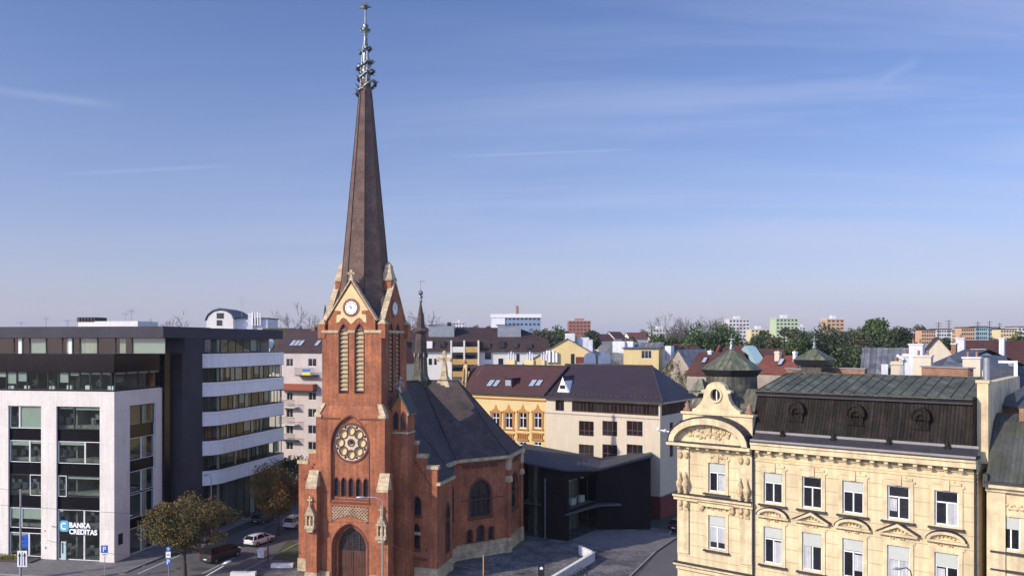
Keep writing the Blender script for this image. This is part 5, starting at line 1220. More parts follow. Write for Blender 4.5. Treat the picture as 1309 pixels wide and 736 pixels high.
q = MB(FY.mat()); A_, B_, C_, D_ = (m0, 1.1, 22.72), (m1 + .1, 1.1, 22.72), (m1 + .1, 6.2, zr), (m0 + .3, 6.2, zr)
q.face([A_, B_, C_, D_]); q.face([D_, C_, (m1 + .1, 12, 22.6), (m0, 12, 22.6)]); q.face([B_, C_, (m1 + .1, 12, 22.6)]); q.face([A_, D_, (m0, 12, 22.6)]); topr = q.build('upper_roof', 'greenroof', yh)
q = MB(FY.mat()); n_ = int((m1 - m0) / .68)
for k in range(n_ + 1):
    x = m0 + .05 + k * .68; xb = max(x, m0 + .3); q.tube((x, 1.1, 22.745), (xb, 6.2, zr + .025), .028, .028, 4)
q.tube((m0 + .3, 6.2, zr + .03), (m1 + .1, 6.2, zr + .03), .05, .05, 5); q.tube((m0, 1.08, 22.73), (m1 + .1, 1.08, 22.73), .05, .05, 5); q.build('standing_seam', 'copperdark', topr)
for px, py in ((1018, 535), (1094, 543), (1177, 546)):       # blind sheet dormers
    x = Y_(px, py, .9)[0]; y_ = .80; zc = 21.42; ell = lambda a_, b_, x=x, zc=zc: [(x + a_ * math.cos(2 * math.pi * k / 20), zc + b_ * math.sin(2 * math.pi * k / 20)) for k in range(20)]
    q = MB(FY.mat()); q.plate(arch(x, .44, 20.6, 21.6, 22.04, 6), [ell(.24, .32)], .80, 1.6); q.plate(arch(x, .54, 21.45, 21.6, 22.14, 6), [arch(x, .44, 21.46, 21.6, 22.04, 6)], .72, 1.5); q.plate(ell(.30, .38), [ell(.24, .32)], .765, .82); q.plate(ell(.24, .32), [], .9, 1.5); q.box(x - .5, x + .5, .72, 1.1, 20.9, 20.96)
    q.build('dormer_frame', 'mansard', yh)
for px, py in ((1000, 556), (1065, 563), (1136, 568), (1211, 575)):
    x = Y_(px, py, .1)[0]; q = MB(FY.mat()); q.box(x - .12, x + .12, -.02, .2, 19.85, 19.98); q.box(x - .16, x + .16, -.05, .22, 19.98, 20.08); q.lathe([(.10, 20.08), (.15, 20.22), (.05, 20.4), (.02, 20.46)], (x, .07), 8); q.build('roof_vase', 'mansard', yh)
# downpipes
for x, nm in ((xR - .02, 'downpipe'), (YL - .12, 'downpipe')):
    q = MB(FY.mat()); q.path([(x, -.5, 19.4), (x, -.12, 18.8), (x, -.12, 1)], .07, 6); q.build(nm, 'darkgutter', yh)
# firewall and its stack at the right end
q = MB(FY.mat()); q.box(YL - .2, YL + .35, .9, 13, 19.2, 23.7); q.box(YL - .28, YL + .42, .85, 1.5, 23.7, 23.85); q.build('fire_wall', 'yellowp', yh)
q = MB(FY.mat()); q.tube((YL + .1, 2.0, 23.8), (YL + .1, 2.0, 25.1), .18, .18, 10); q.build('flue_pipe', 'zinc', yh)
q = MB(FY.mat()); q.box(YL - .32, YL - .2, .3, 1.5, 20.0, 22.9); q.build('mansard_edge', 'blackwall', yh)
q = MB(FY.mat()); q.tube((-.2, .3, 19.6), (-1.6, .2, 19.75), .05, .05, 5); q.ball((-1.6, .2, 19.8), .16, 8); q.ball((-1.1, .2, 19.72), .13, 8); q.build('wall_camera', 'white', yh)
# corner turret with curved sheet body and tent roof
def turret(root, c, s, zb_, ze, za, fr_, bodymat='copperdark', neck=True):
    q = MB(fr_.mat())
    if neck: q.lathe([(s * 2.3, zb_), (s * 1.95, zb_ + .6), (s * 1.55, zb_ + 1.4), (s * 1.36, zb_ + 2.2), (s * 1.33, ze - .35)], c, 8, True, math.pi / 8)
    else: q.lathe([(s, zb_), (s, ze - .35)], c, 4, False, math.pi / 4)
    bd = q.build('turret_body', bodymat, root)
    q = MB(fr_.mat()); q.lathe([(s * 1.36, ze - .45), (s * 1.55, ze - .1), (s * 1.60, ze)], c, 8 if neck else 4, False, math.pi / 8 if neck else math.pi / 4); q.build('turret_eaves', 'black', root)
    q = MB(fr_.mat()); q.lathe([(s * 1.62, ze), (s * 1.25, ze + (za - ze) * .28), (s * .72, ze + (za - ze) * .62), (s * .22, ze + (za - ze) * .95), (.12, za)], c, 8 if neck else 4, False, math.pi / 8 if neck else math.pi / 4); q.build('tent_roof', 'copper', root)
    q = MB(fr_.mat()); q.lathe([(.16, za - .05), (.2, za + .15), (.08, za + .25), (.17, za + .45), (.05, za + .6), (.02, za + 1.1)], c, 8)
    q.tube((c[0] - .25, c[1], za + .75), (c[0] + .25, c[1], za + .75), .03, .03, 4); q.build('finial', 'patina', root)
tcx = Y_(935, 470, 3.0)[0]
turret(yh, (tcx, 3.0), 1.3, 20.6, zof(472, FY.w(tcx, 3).y), zof(447, FY.w(tcx, 3).y), FY)
q = MB(FY.mat()); q.prism([(bx0, .9), (xR, .9), (xR, 5), (bx0, 5)], 19.2, 20.9); q.box(.0, xR, .5, 10, 19.2, 19.4)
q.face([(bx0 - .1, .9, 20.8), (xR + .3, .9, 20.8), (xR + .1, 2.2, 22.8), (bx0 + .6, 2.2, 22.8)]); q.build('bay_roof', 'copperdark', yh)
q = MB(FY.mat()); x = Y_(886, 492, 1.2)[0]; q.box(x - .3, x + .9, 1.1, 2.0, 22.4, 22.55); q.lathe([(.8, 22.6), (.2, 23.4)], (x + .4, 1.6), 4, False, math.pi / 4); q.build('side_roof', 'copper', yh)

# neighbour at the right edge
NP = FY.w(YL + .4, .0); FN = Frame(NP, YT); nh = thing('yellow_neighbour_house', 'yellow house at the right edge with a mossy dark slate roof', 'building', tuple(NP))
def Nn(px, py, off=0): return FN.at(px, py, off)
wxa, wxb = Nn(1279.5, 690)[0], Nn(1304, 690)[0]; wz_a, wz_b = Nn(1291, 703)[1], Nn(1291, 660)[1]
zc_ = Nn(1262, 616)[1]
q = MB(FN.mat()); q.plate(rect(0, 9, 0, zc_), [rect(wxa, wxb, wz_a, wz_b), rect(wxa + 3.0, wxb + 3.0, wz_a, wz_b)], .1, .5); q.box(0, .3, .5, 12, 0, zc_); q.box(8.7, 9, .5, 12, 0, zc_); q.box(0, 9, 11.7, 12, 0, zc_)
q.build('wall', 'yellowp', nh)
for dx in (0, 3.0):
    o = win(nh, FN, wxa + dx, wxb + dx, wz_a, wz_b, 'white', 'glassd', .22, (.5,), (.66,), 0, t=.08, top1=True); q = MB(FN.mat()); q.box(wxa + dx + .08, wxb + dx - .08, .14, .17, wz_b - .7, wz_b - .06); q.build('outside_blind', 'blind', o)
    q = MB(FN.mat()); q.box(wxa + dx - .5, wxb + dx + .5, -.08, .12, wz_a - .22, wz_a - .12); q.box(wxa + dx - .5, wxb + dx + .5, -.05, .12, wz_a - 1.2, wz_a - 1.1); q.build('sill', 'darkgutter', o)
    q = MB(FN.mat()); 
    for k in range(22): q.ball((wxa + dx - .5 + k * .11, .08, wz_b + .5 + .12 * math.sin(k * 2.1)), .08, 6)
    for k in range(12): q.ball((wxa + dx - .42, .08, wz_a + k * .17), .06, 6); q.ball((wxb + dx + .42, .08, wz_a + k * .17), .06, 6)
    q.build('stucco_garland', 'ornament', o)
q = MB(FN.mat()); q.box(-.05, 9, -.4, .1, zc_ - .22, zc_); q.box(-.02, 9, -.15, .1, zc_ - .45, zc_ - .22); q.box(.1, .9, -.02, .1, 8, zc_ - .5); q.box(1.0, 9, .02, .1, zc_ - 1.35, zc_ - 1.2); q.box(1.0, 9, .02, .1, zc_ - 1.75, zc_ - 1.65); q.build('cornice', 'yellowp', nh)
q = MB(FN.mat()); q.disc(*Nn(1289, 629), .11, .05, .12, 14); q.build('round_vent', 'black', nh)
zr2 = zof(538, FN.w(2, 4).y)
q = MB(FN.mat()); q.face([(-.0, -.45, zc_ + .02), (9, -.45, zc_ + .02), (9, 2.6, zr2), (0, 2.6, zr2)]); q.face([(0, 2.6, zr2), (9, 2.6, zr2), (9, 3.6, zr2 + .4), (0, 3.6, zr2 + .4)]); q.face([(0, 3.6, zr2 + .4), (9, 3.6, zr2 + .4), (9, 12, zc_), (0, 12, zc_)]); q.box(-.1, .12, -.5, 3.0, zc_ - .2, zc_ + .5); q.build('roof', 'mossyslate', nh)
q = MB(FN.mat()); q.box(1.2, 9, 2.7, 3.2, zr2 - .1, zr2 + .75); q.build('parapet', 'rustbrick', nh)
q = MB(FN.mat()); q.box(-.05, 9, -.5, -.38, zc_, zc_ + .14); q.build('gutter', 'darkgutter', nh)

# ------------------------------------------------------------------ CREAM AND YELLOW HOUSES behind the church
cA = Vector((5.4, 129.1, 0)); cB = Vector((21.7, 118.0, 0)); FC = Frame(cA, cB - cA); CL = (cB - cA).length
cream = thing('cream_corner_building', 'cream office block with an oxblood base, brown ribbon windows and a dark hipped roof', 'building', tuple(cA))
ze = 17.0
def Cx(px, py): return FC.at(px, py)
wr_ = []
for (a, b_) in ((740, 759), (770, 789), (801, 821.5)):
    for (yt, yb) in ((538, 557), (568, 586)):
        x0, x1 = Cx(a, 550)[0], Cx(b_, 550)[0]; z0, z1 = Cx((a + b_) / 2, yb)[1], Cx((a + b_) / 2, yt)[1]; wr_.append((x0, x1, z0, z1))
    z0 = z0 - 3.4; z1 = z1 - 3.4; wr_.append((x0, x1, z0, z1))
ribz0, ribz1 = Cx(770, 527)[1] - .1, Cx(770, 514)[1]
rx0, rx1 = Cx(731, 520)[0], CL - .25
q = MB(FC.mat()); q.plate(rect(0, CL, 3.4, ze), [rect(*r_) for r_ in wr_] + [rect(rx0, rx1, ribz0, ribz1), rect(Cx(710, 520)[0], Cx(721, 520)[0], ribz0, ribz1)], 0, .35)
q.box(0, .3, .35, 12, 3.4, ze); q.box(0, CL, 12, 12.3, 3.4, ze)
FCs = Frame(cB, FC.n); sw_ = [(3.5, 4.9, 8.7, 10.6), (3.5, 4.9, 12.2, 13.9), (7.2, 8.6, 8.7, 10.6), (7.2, 8.6, 12.2, 13.9)]
q2 = MB(FCs.mat()); q2.plate(rect(.351, 12, 3.4, ze), [rect(*r_) for r_ in sw_] + [rect(.6, 11.5, ribz0, ribz1)], 0, .35)
k0 = len(q.v); q.v += q2.v; q.f += [[i + k0 for i in f] for f in q2.f]; q.sm += q2.sm; q.mi += q2.mi; q.build('wall', 'creamwall', cream)
q = MB(FC.mat()); q.box(-.05, CL + .06, -.06, 12, 0, 3.3); q.build('base_wall', 'maroonwall', cream)
q = MB(FC.mat()); q.box(-.1, CL + .14, -.14, 12.1, 3.3, 3.42); q.box(0, CL + .05, -.05, .02, ribz0 - .5, ribz0 - .38); q.build('string_course', 'kerb', cream)
for r_ in wr_: win(cream, FC, *r_, 'brownframe', 'glassd', .18, (.34, .67), (.35,), t=.09)
for r_ in sw_: win(cream, FCs, *r_, 'brownframe', 'glassd', .18, (.34, .67), (.35,), t=.09)
n_ = 11
for k in range(n_): a = rx0 + (rx1 - rx0) * k / n_; win(cream, FC, a + .09, a + (rx1 - rx0) / n_ - .09, ribz0 + .1, ribz1 - .1, 'brownframe', 'glassd', .15, (.5,), (), t=.05)
for k in range(8): a = .6 + 10.9 * k / 8; win(cream, FCs, a + .09, a + 10.9 / 8 - .09, ribz0, ribz1, 'brownframe', 'glassd', .15, (.5,), (), t=.05)
win(cream, FC, Cx(710, 520)[0], Cx(721, 520)[0], ribz0, ribz1, 'brownframe', 'glassd', .15, (.5,), ())
q = MB(FC.mat()); q.box(rx0, rx1, .3, .34, ribz0, ribz1); q.build('brown_panel', 'brownframe', cream)
o_ = .7; q = MB(FC.mat()); q.box(-.1, CL + o_, -o_, 12.5, ze, ze + .22); q.build('eaves', 'creamwall', cream)
zr_ = 22.3; q = MB(FC.mat()); y_r = 6.5
a_, b_, c_, d_ = (-.2, -o_ - .1, ze + .22), (CL + o_ + .1, -o_ - .1, ze + .22), (CL - 4.2, y_r, zr_), (-.2, y_r, zr_)
bb, dd = (CL + o_ + .1, 13, ze + .22), (-.2, 13, ze + .22)
q.face([a_, b_, c_, d_]); q.face([b_, bb, c_]); q.face([bb, dd, d_, c_]); q.face([a_, d_, dd]); q.build('roof', 'plumroof', cream)
q = MB(FC.mat()); q.tube(b_, c_, .14, .14, 6); q.tube(d_, c_, .12, .12, 6); q.box(-.2, CL + .7, -.86, -.72, ze + .1, ze + .3)
for k in range(24): q.box(k * .82, k * .82 + .5, -.1, .0, ze + .75, ze + .95)
q.build('roof_ridge', 'darkgutter', cream)
# little white triangular gable at the left end of this roof
x0, z0 = Cx(710, 492); x1 = Cx(725, 492)[0]; q = MB(FC.mat()); zg_ = ze + .9; q.plate([(x0, zg_), (x1 + .3, zg_), ((x0 + x1) / 2, zg_ + 2.6)], [], .4, 3.5); tg = q.build('triangular_dormer', 'white', cream)
q = MB(FC.mat()); q.box((x0 + x1) / 2 - .45, (x0 + x1) / 2 + .45, .36, .4, zg_ + .7, zg_ + 1.25); q.build('window', 'glassd', tg)
q = MB(FC.mat()); 
for sg in (-1, 1): q.face([((x0 + x1) / 2 + sg * 1.2, .3, zg_ - .05), ((x0 + x1) / 2, .3, zg_ + 2.75), ((x0 + x1) / 2, 5, zg_ + 2.75), ((x0 + x1) / 2 + sg * 1.2, 5, zg_ - .05)])
q.build('dormer_roof', 'plumroof', tg)

yA = Vector((-6.9, 137.5, 0)); FYm = Frame(yA, cA - yA); YML = (cA - yA).length
ym = thing('ochre_trimmed_house', 'yellow house with ochre window surrounds and a maroon tiled roof behind the church', 'building', tuple(yA))
def Mx(px, py): return FYm.at(px, py)
wm = []
for px in (634, 650.5, 668.5, 687.5):
    x = Mx(px, 530)[0]; wm.append((x - .75, x + .75, Mx(px, 547)[1], Mx(px, 527)[1])); wm.append((x - .75, x + .75, Mx(px, 575)[1] - .4, Mx(px, 564)[1])); 
zem = 17.3
q = MB(FYm.mat()); q.plate(rect(-1.0, YML, 0, zem), [rect(*r_) for r_ in wm], 0, .35); q.box(-1, -.7, .35, 11, 0, zem); q.box(-1, YML, 11, 11.3, 0, zem); q.build('wall', 'brightyellow', ym)
for r_ in wm:
    o = win(ym, FYm, *r_, 'white', 'glassd', .15, (.5,), (.66,), t=.13); x0, x1, z0, z1 = r_; q = MB(FYm.mat())
    if z1 > 12: q.plate([(x0 - .3, z0 - .15), (x0, z0 - .15), (x0, z1), (x1, z1), (x1, z0 - .15), (x1 + .3, z0 - .15), (x1 + .4, z1 + .15), ((x0 + x1) / 2 + .35, z1 + .6), ((x0 + x1) / 2, z1 + 1.35), ((x0 + x1) / 2 - .35, z1 + .6), (x0 - .4, z1 + .15)], [], -.1, .01); q.ball((x0 - .35, -.06, z1 + .1), .2, 6); q.ball((x1 + .35, -.06, z1 + .1), .2, 6); q.box(x0 - .4, x1 + .4, -.2, 0, z0 - .3, z0 - .12)
    else:
        q.box(x0 - .4, x1 + .4, -.2, 0, z1 + .15, z1 + .4)
        for k in range(6): q.box(x0 - .3 + k * .36, x0 - .12 + k * .36, -.16, 0, z1 + .4, z1 + 1.2)
        q.box(x0 - .4, x1 + .4, -.22, 0, z1 + 1.2, z1 + 1.4)
    q.build('window_surround', 'ochre', o)
q = MB(FYm.mat()); q.box(-1.2, YML, -.5, .3, zem - .1, zem + .15); q.box(-1.1, YML, -.2, 0, zem - .8, zem - .6); q.build('eaves', 'ochre', ym)
zrm = zof(467, FYm.w(6, 5.5).y)
q = MB(FYm.mat()); q.face([(-1.2, -.6, zem + .15), (YML + .1, -.6, zem + .15), (YML + .9, 5.5, zrm), (-1.2, 5.5, zrm)]); q.face([(-1.2, 5.5, zrm), (YML + .9, 5.5, zrm), (YML, 11.6, zem + .15), (-1.2, 11.6, zem + .15)]); q.face([(-1.2, -.6, zem + .15), (-1.2, 5.5, zrm), (-1.2, 11.6, zem + .15)]); rf = q.build('roof', 'brownroof', ym)
q = MB(FYm.mat()); q.box(-1.2, YML + .1, -.72, -.58, zem + .05, zem + .28); q.tube((YML + .1, -.6, zem + .3), (YML + .9, 5.5, zrm + .1), .2, .2, 6); q.tube((-1.2, 5.5, zrm + .05), (YML + .9, 5.5, zrm + .05), .12, .12, 6); q.build('roof_edge', 'darkgutter', ym)
def on_m(px, py):       # point on the front slope
    sl = (zrm - zem - .15) / 6.1
    for it in range(40):
        off = -.6 + it * .155; x, z = FYm.at(px, py, off)
        if z <= zem + .15 + (off + .6) * sl + .0: return x, off, zem + .15 + (off + .6) * sl
    return x, off, z
for a, b_ in ((621, 627), (629, 635), (675, 681), (683.5, 689.5)):
    x0, y0, z0 = on_m(a, 494); x1 = on_m(b_, 494)[0]; _, y1, z1 = on_m(a, 485.5); sky_w(rf, FYm, x0, x1, y0, y1, z0 + .06, z1 + .06)
x0, y0, z0 = on_m(651, 494); q = MB(FYm.mat()); q.box(x0 - .75, x0 + .75, y0 - .3, y0 + 2.4, z0 - .3, z0 + 1.3); dm = q.build('dormer', 'brownroof', rf)
q = MB(FYm.mat()); q.box(x0 - .55, x0 + .55, y0 - .34, y0 - .3, z0 + .15, z0 + 1.1); q.build('dormer_window', 'skylight', dm); q = MB(FYm.mat()); q.box(x0 - 1.2, x0 + 1.0, y0 - .6, y0 + 2.5, z0 + 1.3, z0 + 1.45); q.build('dormer_lid', 'darkgutter', dm)
for px in (652, 676, 694):
    x = FYm.at(px, 462, 6)[0]; chim(ym, FYm.w(x, 6), 1.9 if px < 690 else .6, .8, zrm - .8, zrm + .9, 'brightyellow', False, FYm.t)
    q = MB(FYm.mat())
    for k in range(3): q.tube((x - .5 + k * .5, 6.4, zrm + .9), (x - .5 + k * .5, 6.4, zrm + 2.1 + .3 * (k % 2)), .15, .14, 8)
    q.build('flue_pipe', 'chimwhite', ym)
# decorated side gable facing left of the maroon roof
FYg = Frame(FYm.w(-1.35, 11.0), -FYm.n); zG = zrm + 1.4
gable_t = (FYm.t * .55 - FYm.n * .84); FYg = Frame(FYm.w(-1.0 - 5.2, 6.5), gable_t)
q = MB(FYg.mat()); GL = 7.2
q.plate([(0, 10), (GL, 10), (GL, zem + .2), (GL - .4, zem + .6), (GL - 1.5, zem + 2.2), (GL / 2 + .9, zem + 3.7), (GL / 2 + .5, zem + 4.8), (GL / 2 - .5, zem + 4.8), (GL / 2 - .9, zem + 3.7), (1.5, zem + 2.2), (.4, zem + .6), (0, zem + .2)], [], 0, .5); og = q.build('ornate_gable', 'brightyellow', ym)
q = MB(FYg.mat())
for (x0, zz0), (x1, zz1) in (((.1, zem + .4), (1.5, zem + 2.4)), ((1.5, zem + 2.4), (GL / 2 - .7, zem + 4.0)), ((GL / 2 + .7, zem + 4.0), (GL - 1.5, zem + 2.4)), ((GL - 1.5, zem + 2.4), (GL - .1, zem + .4))): q.tube((x0, -.05, zz0), (x1, -.05, zz1), .2, .2, 5)
for k in range(9): q.ball((.8 + k * .7, -.1, zem + 1.2 + .5 * math.sin(k)), .22, 6)
q.ball((GL / 2, 0, zem + 5.0), .5, 8); q.build('gable_ornament', 'ochre', og)
q = MB(FYg.mat()); q.box(GL / 2 - .5, GL / 2 + .5, -.03, .02, zem + .3, zem + 1.9); q.build('window', 'glassd', og)
q = MB(FYm.mat()); q.face([(-1.2, -.6, zem + .2), (-1.2, 5.5, zrm + .05), (-5, 6.5, zem + 4.3), (-3.0, 3, zem + .2)]); q.build('side_slope', 'maroon', ym)

# ------------------------------------------------------------------ BLACK PARISH BUILDING
bl = thing('black_annex', 'low black modern annex with folded dark roof, corner glazing and slanted canopy beside the church', 'building', (7.3, 105, 0))
Lp, Kp, Mp, Np = (1.3, 108.2), (7.3, 105.0), (11.9, 111.6), (19.2, 111.6)
zL, zK, zM, zN = 9.7, 9.1, 8.1, 10.0
def wallq(b, p, q_, z0a, z1a, z1b, t_=.25, zb0=None):
    P_, Q_ = Vector((*p, 0)), Vector((*q_, 0)); fr = Frame(P_, Q_ - P_); L_ = (Q_ - P_).length; m0_ = MB(fr.mat()); m0_.plate([(0, z0a), (L_, z0a if zb0 is None else zb0), (L_, z1b), (0, z1a)], [], 0, t_)
    k0 = len(b.v); b.v += m0_.v; b.f += [[i + k0 for i in f] for f in m0_.f]; b.sm += m0_.sm; b.mi += m0_.mi; return fr, L_
def lerp2(p, q_, t_): return (p[0] + (q_[0] - p[0]) * t_, p[1] + (q_[1] - p[1]) * t_)
g1 = lerp2(Lp, Kp, .42)
q = MB(); wallq(q, g1, Kp, 0, 9.4, zK); wallq(q, Mp, Np, 0, zM, zN); wallq(q, Np, (20.5, 120), 0, zN, 9.4); wallq(q, (20.5, 120), (1.6, 121), 0, 8.3, 8.3); wallq(q, (1.6, 121), Lp, 0, 10.4, zL)
q.build('wall', 'blackwall', bl)
fr = Frame((*Lp, 0), Vector((*g1, 0)) - Vector((*Lp, 0))); Lg = (Vector(g1) - Vector(Lp)).length
for a, b_ in ((.05, Lg * .5), (Lg * .5, Lg - .05)):
    win(bl, fr, a, b_ - .05, .1, 4.3, 'black', 'glass', .15, (), (), 0, t=.05); win(bl, fr, a, b_ - .05, 4.5, 9.45, 'black', 'glass', .15, (), (), 0, t=.05)
q = MB(fr.mat()); q.box(-.5, Lg, 3.0, 3.2, 0, 9.3); q.box(-.5, Lg, .4, 3, 4.3, 4.5); q.box(Lg * .55, Lg * .68, .6, 1.0, 0, 9.3); q.build('inner_wall', 'interior', bl)
frk = Frame((*Kp, 0), Vector((*Mp, 0)) - Vector((*Kp, 0))); Lk = (Vector(Mp) - Vector(Kp)).length
for k in range(3):
    a, b_ = .05 + (Lk - .1) * k / 3, .05 + (Lk - .1) * (k + 1) / 3 - .05; hz = zK + (zM - zK) * (k + 1) / 3 - .15
    win(bl, frk, a, b_, .1, 3.5, 'black', 'glass', .15, (.5,), (), 0, t=.05); win(bl, frk, a, b_, 4.1, min(hz, 8.0), 'black', 'glass', .15, (), (), 0, t=.05)
q = MB(frk.mat()); q.plate([(0, 8.0), (Lk, 8.0), (Lk, zM + .001), (0, zK)], [], .12, .3); q.box(0, Lk, .1, .3, 3.5, 4.1); q.build('glazing_beam', 'blackwall', bl)
q = MB(frk.mat()); q.box(-.5, Lk + .2, 3.2, 3.3, .1, 8.0); q.box(1, Lk + .2, .4, 3.2, 3.7, 3.9); q.box(1.5, 1.7, 1.5, 3.2, .1, 8); q.build('back_room_wall', 'interior', bl)
q = MB(frk.mat())
for k in range(4): q.box(1.2 + k * 1.7, 1.9 + k * 1.7, 1.6, 1.9, 7.2, 7.35)
for k in range(3): q.box(.9 + k * 2.3, 2.2 + k * 2.3, 1.4, 2.0, 4.0, 4.9)
q.build('office_fitting', 'white', bl)
q = MB(); cv = [(6.9, 104.1), (12.0, 110.2), (15.0, 110.6), (15.0, 111.58), (11.9, 111.58), (7.3, 105.0)]
q.prism(cv, 3.55, 3.75); q.build('canopy', 'slateroof', bl)
q = MB(); ov_ = .35
RL, RK, RM, RN = (1.0, 107.8, zL + .1), (7.2, 104.5, zK + .1), (12.0, 111.1, zM + .1), (19.4, 111.3, zN + .1)
RB0, RB1, RB2 = (1.6, 121.2, 10.6), (13.4, 121.2, 8.4), (20.7, 120.3, 9.5)
for dz in (0, .22):
    up = lambda p: (p[0], p[1], p[2] + dz)
    q.face([up(RL), up(RK), up(RB0)]); q.face([up(RK), up(RM), up(RB1)]); q.face([up(RK), up(RB1), up(RB0)]); q.face([up(RM), up(RN), up(RB2)]); q.face([up(RM), up(RB2), up(RB1)])
for a, b_ in ((RL, RK), (RK, RM), (RM, RN), (RN, RB2)): q.face([a, b_, (b_[0], b_[1], b_[2] + .22), (a[0], a[1], a[2] + .22)])
q.build('folded_roof', 'graydark', bl, recalc=False)
q = MB()
for x, y in ((5.0, 108.6), (9, 109.6), (9.8, 109.9), (10.5, 110.2)): q.tube((x, y, 8.5), (x, y, 9.9), .06, .06, 6)
q.build('roof_vent', 'zinc', bl)
# ------------------------------------------------------------------ TREES
USED = set()
LAND = [(270, 'the barrel gabled house'), (335, 'the mossy olive roof'), (385, 'the pinkish apartment house'), (450, 'the church tower'), (538, 'the ridge turret'), (560, 'the ridge cross'), (600, 'the ochre balconies'), (660, 'the bluish office block'), (700, 'the long dark brown roof'), (728, 'the yellow gable chimney'), (741, 'the reddish brown block'), (775, 'the steel roof vents'), (820, 'the yellow attic storey'), (845, 'the long low white building'), (893, 'the bare tree'), (935, 'the nearer green turret'), (945, 'the white tower block'), (972, 'the cream yellow block'), (1006, 'the green tower block'), (1041, 'the farther green turret'), (1068, 'the orange tower block'), (1120, 'the tallest green tree of the right clump'), (1172, 'the big square white chimney'), (1200, 'the cream gable'), (1228, 'the tall white grouped chimney'), (1255, 'the teal far houses'), (1281, 'the slim tall white chimney'), (1309, 'the right picture edge')]
def where(px, base, Yd):
    near = sorted(LAND, key=lambda l: abs(l[0] - px))
    for l in near[:6]:
        for rel in (('just right of' if px > l[0] else 'just left of'), ('farther back, right of' if px > l[0] else 'farther back, left of'), 'in line with', 'low down below'):
            s_ = base + ' ' + rel + ' ' + l[1]
            if s_ not in USED and len(s_.split()) <= 16: USED.add(s_); return s_
    return base
def limb(q, p, d, ln, r, lv, rng, tips, n=5, droop=.0, spread=.55):
    pts = [Vector(p)]; d = Vector(d).normalized()
    for i in range(3):
        d = (d + Vector((rng.uniform(-.16, .16), rng.uniform(-.16, .16), rng.uniform(-.04, .1) - droop))).normalized(); pts.append(pts[-1] + d * ln / 3)
    for i in range(3): q.tube(pts[i], pts[i + 1], r * (1 - .25 * i), r * (1 - .25 * (i + 1)), n if lv > 1 else 3, False)
    tips.append(pts[-1])
    if lv <= 0: return
    for k in range(rng.choice((2, 3, 3))):
        a = rng.uniform(0, 2 * math.pi); s_ = rng.uniform(spread * .6, spread * 1.25); o = d.orthogonal().normalized(); o.rotate(Matrix.Rotation(a, 3, d))
        limb(q, pts[rng.choice((2, 3, 3))], (d + o * s_), ln * rng.uniform(.62, .82), max(r * .5, .05), lv - 1, rng, tips, 4, droop, spread)
def leaves(q, c, rad, n, sz, rng, sq=(1, 1, .8)):
    for _ in range(n):
        v = Vector((rng.gauss(0, 1), rng.gauss(0, 1), rng.gauss(0, 1))); v = v.normalized() * rad * rng.random() ** .45
        p_ = Vector(c) + Vector((v.x * sq[0], v.y * sq[1], v.z * sq[2])); a = Vector((rng.uniform(-1, 1), rng.uniform(-1, 1), rng.uniform(-.6, 1))).normalized(); t1 = a.orthogonal().normalized(); t1.rotate(Matrix.Rotation(rng.uniform(0, 6), 3, a)); t2 = a.cross(t1); s_ = sz * rng.uniform(.6, 1.35)
        q.face([p_ + t1 * s_, p_ + t2 * s_ * .7, p_ - t1 * s_ * .8, p_ - t2 * s_ * .6])
def tree(name, label, P, h, r, leaf, seed=1, trunk=.22, base=.28, n=5000, sz=.13, clumps=38, sq=(1, 1, .8), bark='bark', group=None, cr=.27, wide=1.0):
    rng = random.Random(seed); P = Vector(P); root = thing(name, label, 'tree', tuple(P), group)
    q = MB(); tips = []; top = P + Vector((rng.uniform(-.3, .3), rng.uniform(-.3, .3), h * base * 1.15)); q.tube(P, top, trunk * 1.25, trunk * .8, 8, False)
    cz = h * (base + 1) / 2; cv = h * (1 - base) / 2; cen = []
    for k in range(clumps):
        for _ in range(40):
            v = Vector((rng.uniform(-1, 1), rng.uniform(-1, 1), rng.uniform(-1, 1)))
            if v.length < 1 and (v.length > .45 or rng.random() < .3): break
        bump_ = 1 + .22 * noise.noise(v * 2.1 + Vector((seed, 0, 0))); low = 1 - .25 * max(0, -v.z)
        cen.append(P + Vector((v.x * (r - r * cr) * wide * bump_ * low, v.y * (r - r * cr) * bump_ * low, cz + v.z * (cv - r * cr * .6) * bump_)))
    for c in cen[:max(10, clumps // 2)]:
        mid = top.lerp(c, .5) + Vector((rng.uniform(-.4, .4), rng.uniform(-.4, .4), rng.uniform(0, .5))); q.tube(top, mid, trunk * .42, trunk * .22, 5, False); q.tube(mid, c, trunk * .22, trunk * .05, 4, False)
    q.build('trunk', bark, root, recalc=False)
    q = MB(); per = n // len(cen)
    for c in cen: leaves(q, c, r * cr * rng.uniform(.75, 1.35), int(per * rng.uniform(.6, 1.4)), sz, rng, sq)
    q.build('crown', leaf, root, recalc=False); return root
def bare(name, label, P, h, seed, r=.25, lv=4, first=.22, spread=.55, bark='barkgrey', nl=4, group=None):
    rng = random.Random(seed); P = Vector(P); root = thing(name, label, 'tree', tuple(P), group); r *= 1.9; q = MB(); tips = []; top = P + Vector((0, 0, h * first)); q.tube(P, top, r * 1.2, r * .9, 8, False); q.build('trunk', bark, root, recalc=False)
    q = MB()
    for k in range(nl):
        a = 2 * math.pi * k / nl + rng.uniform(-.3, .3); limb(q, top, (math.cos(a) * spread * 1.3, math.sin(a) * spread * 1.3, 1), h * .19, r * .6, lv, rng, tips, spread=spread)
    q.build('crown', bark, root, recalc=False); return root

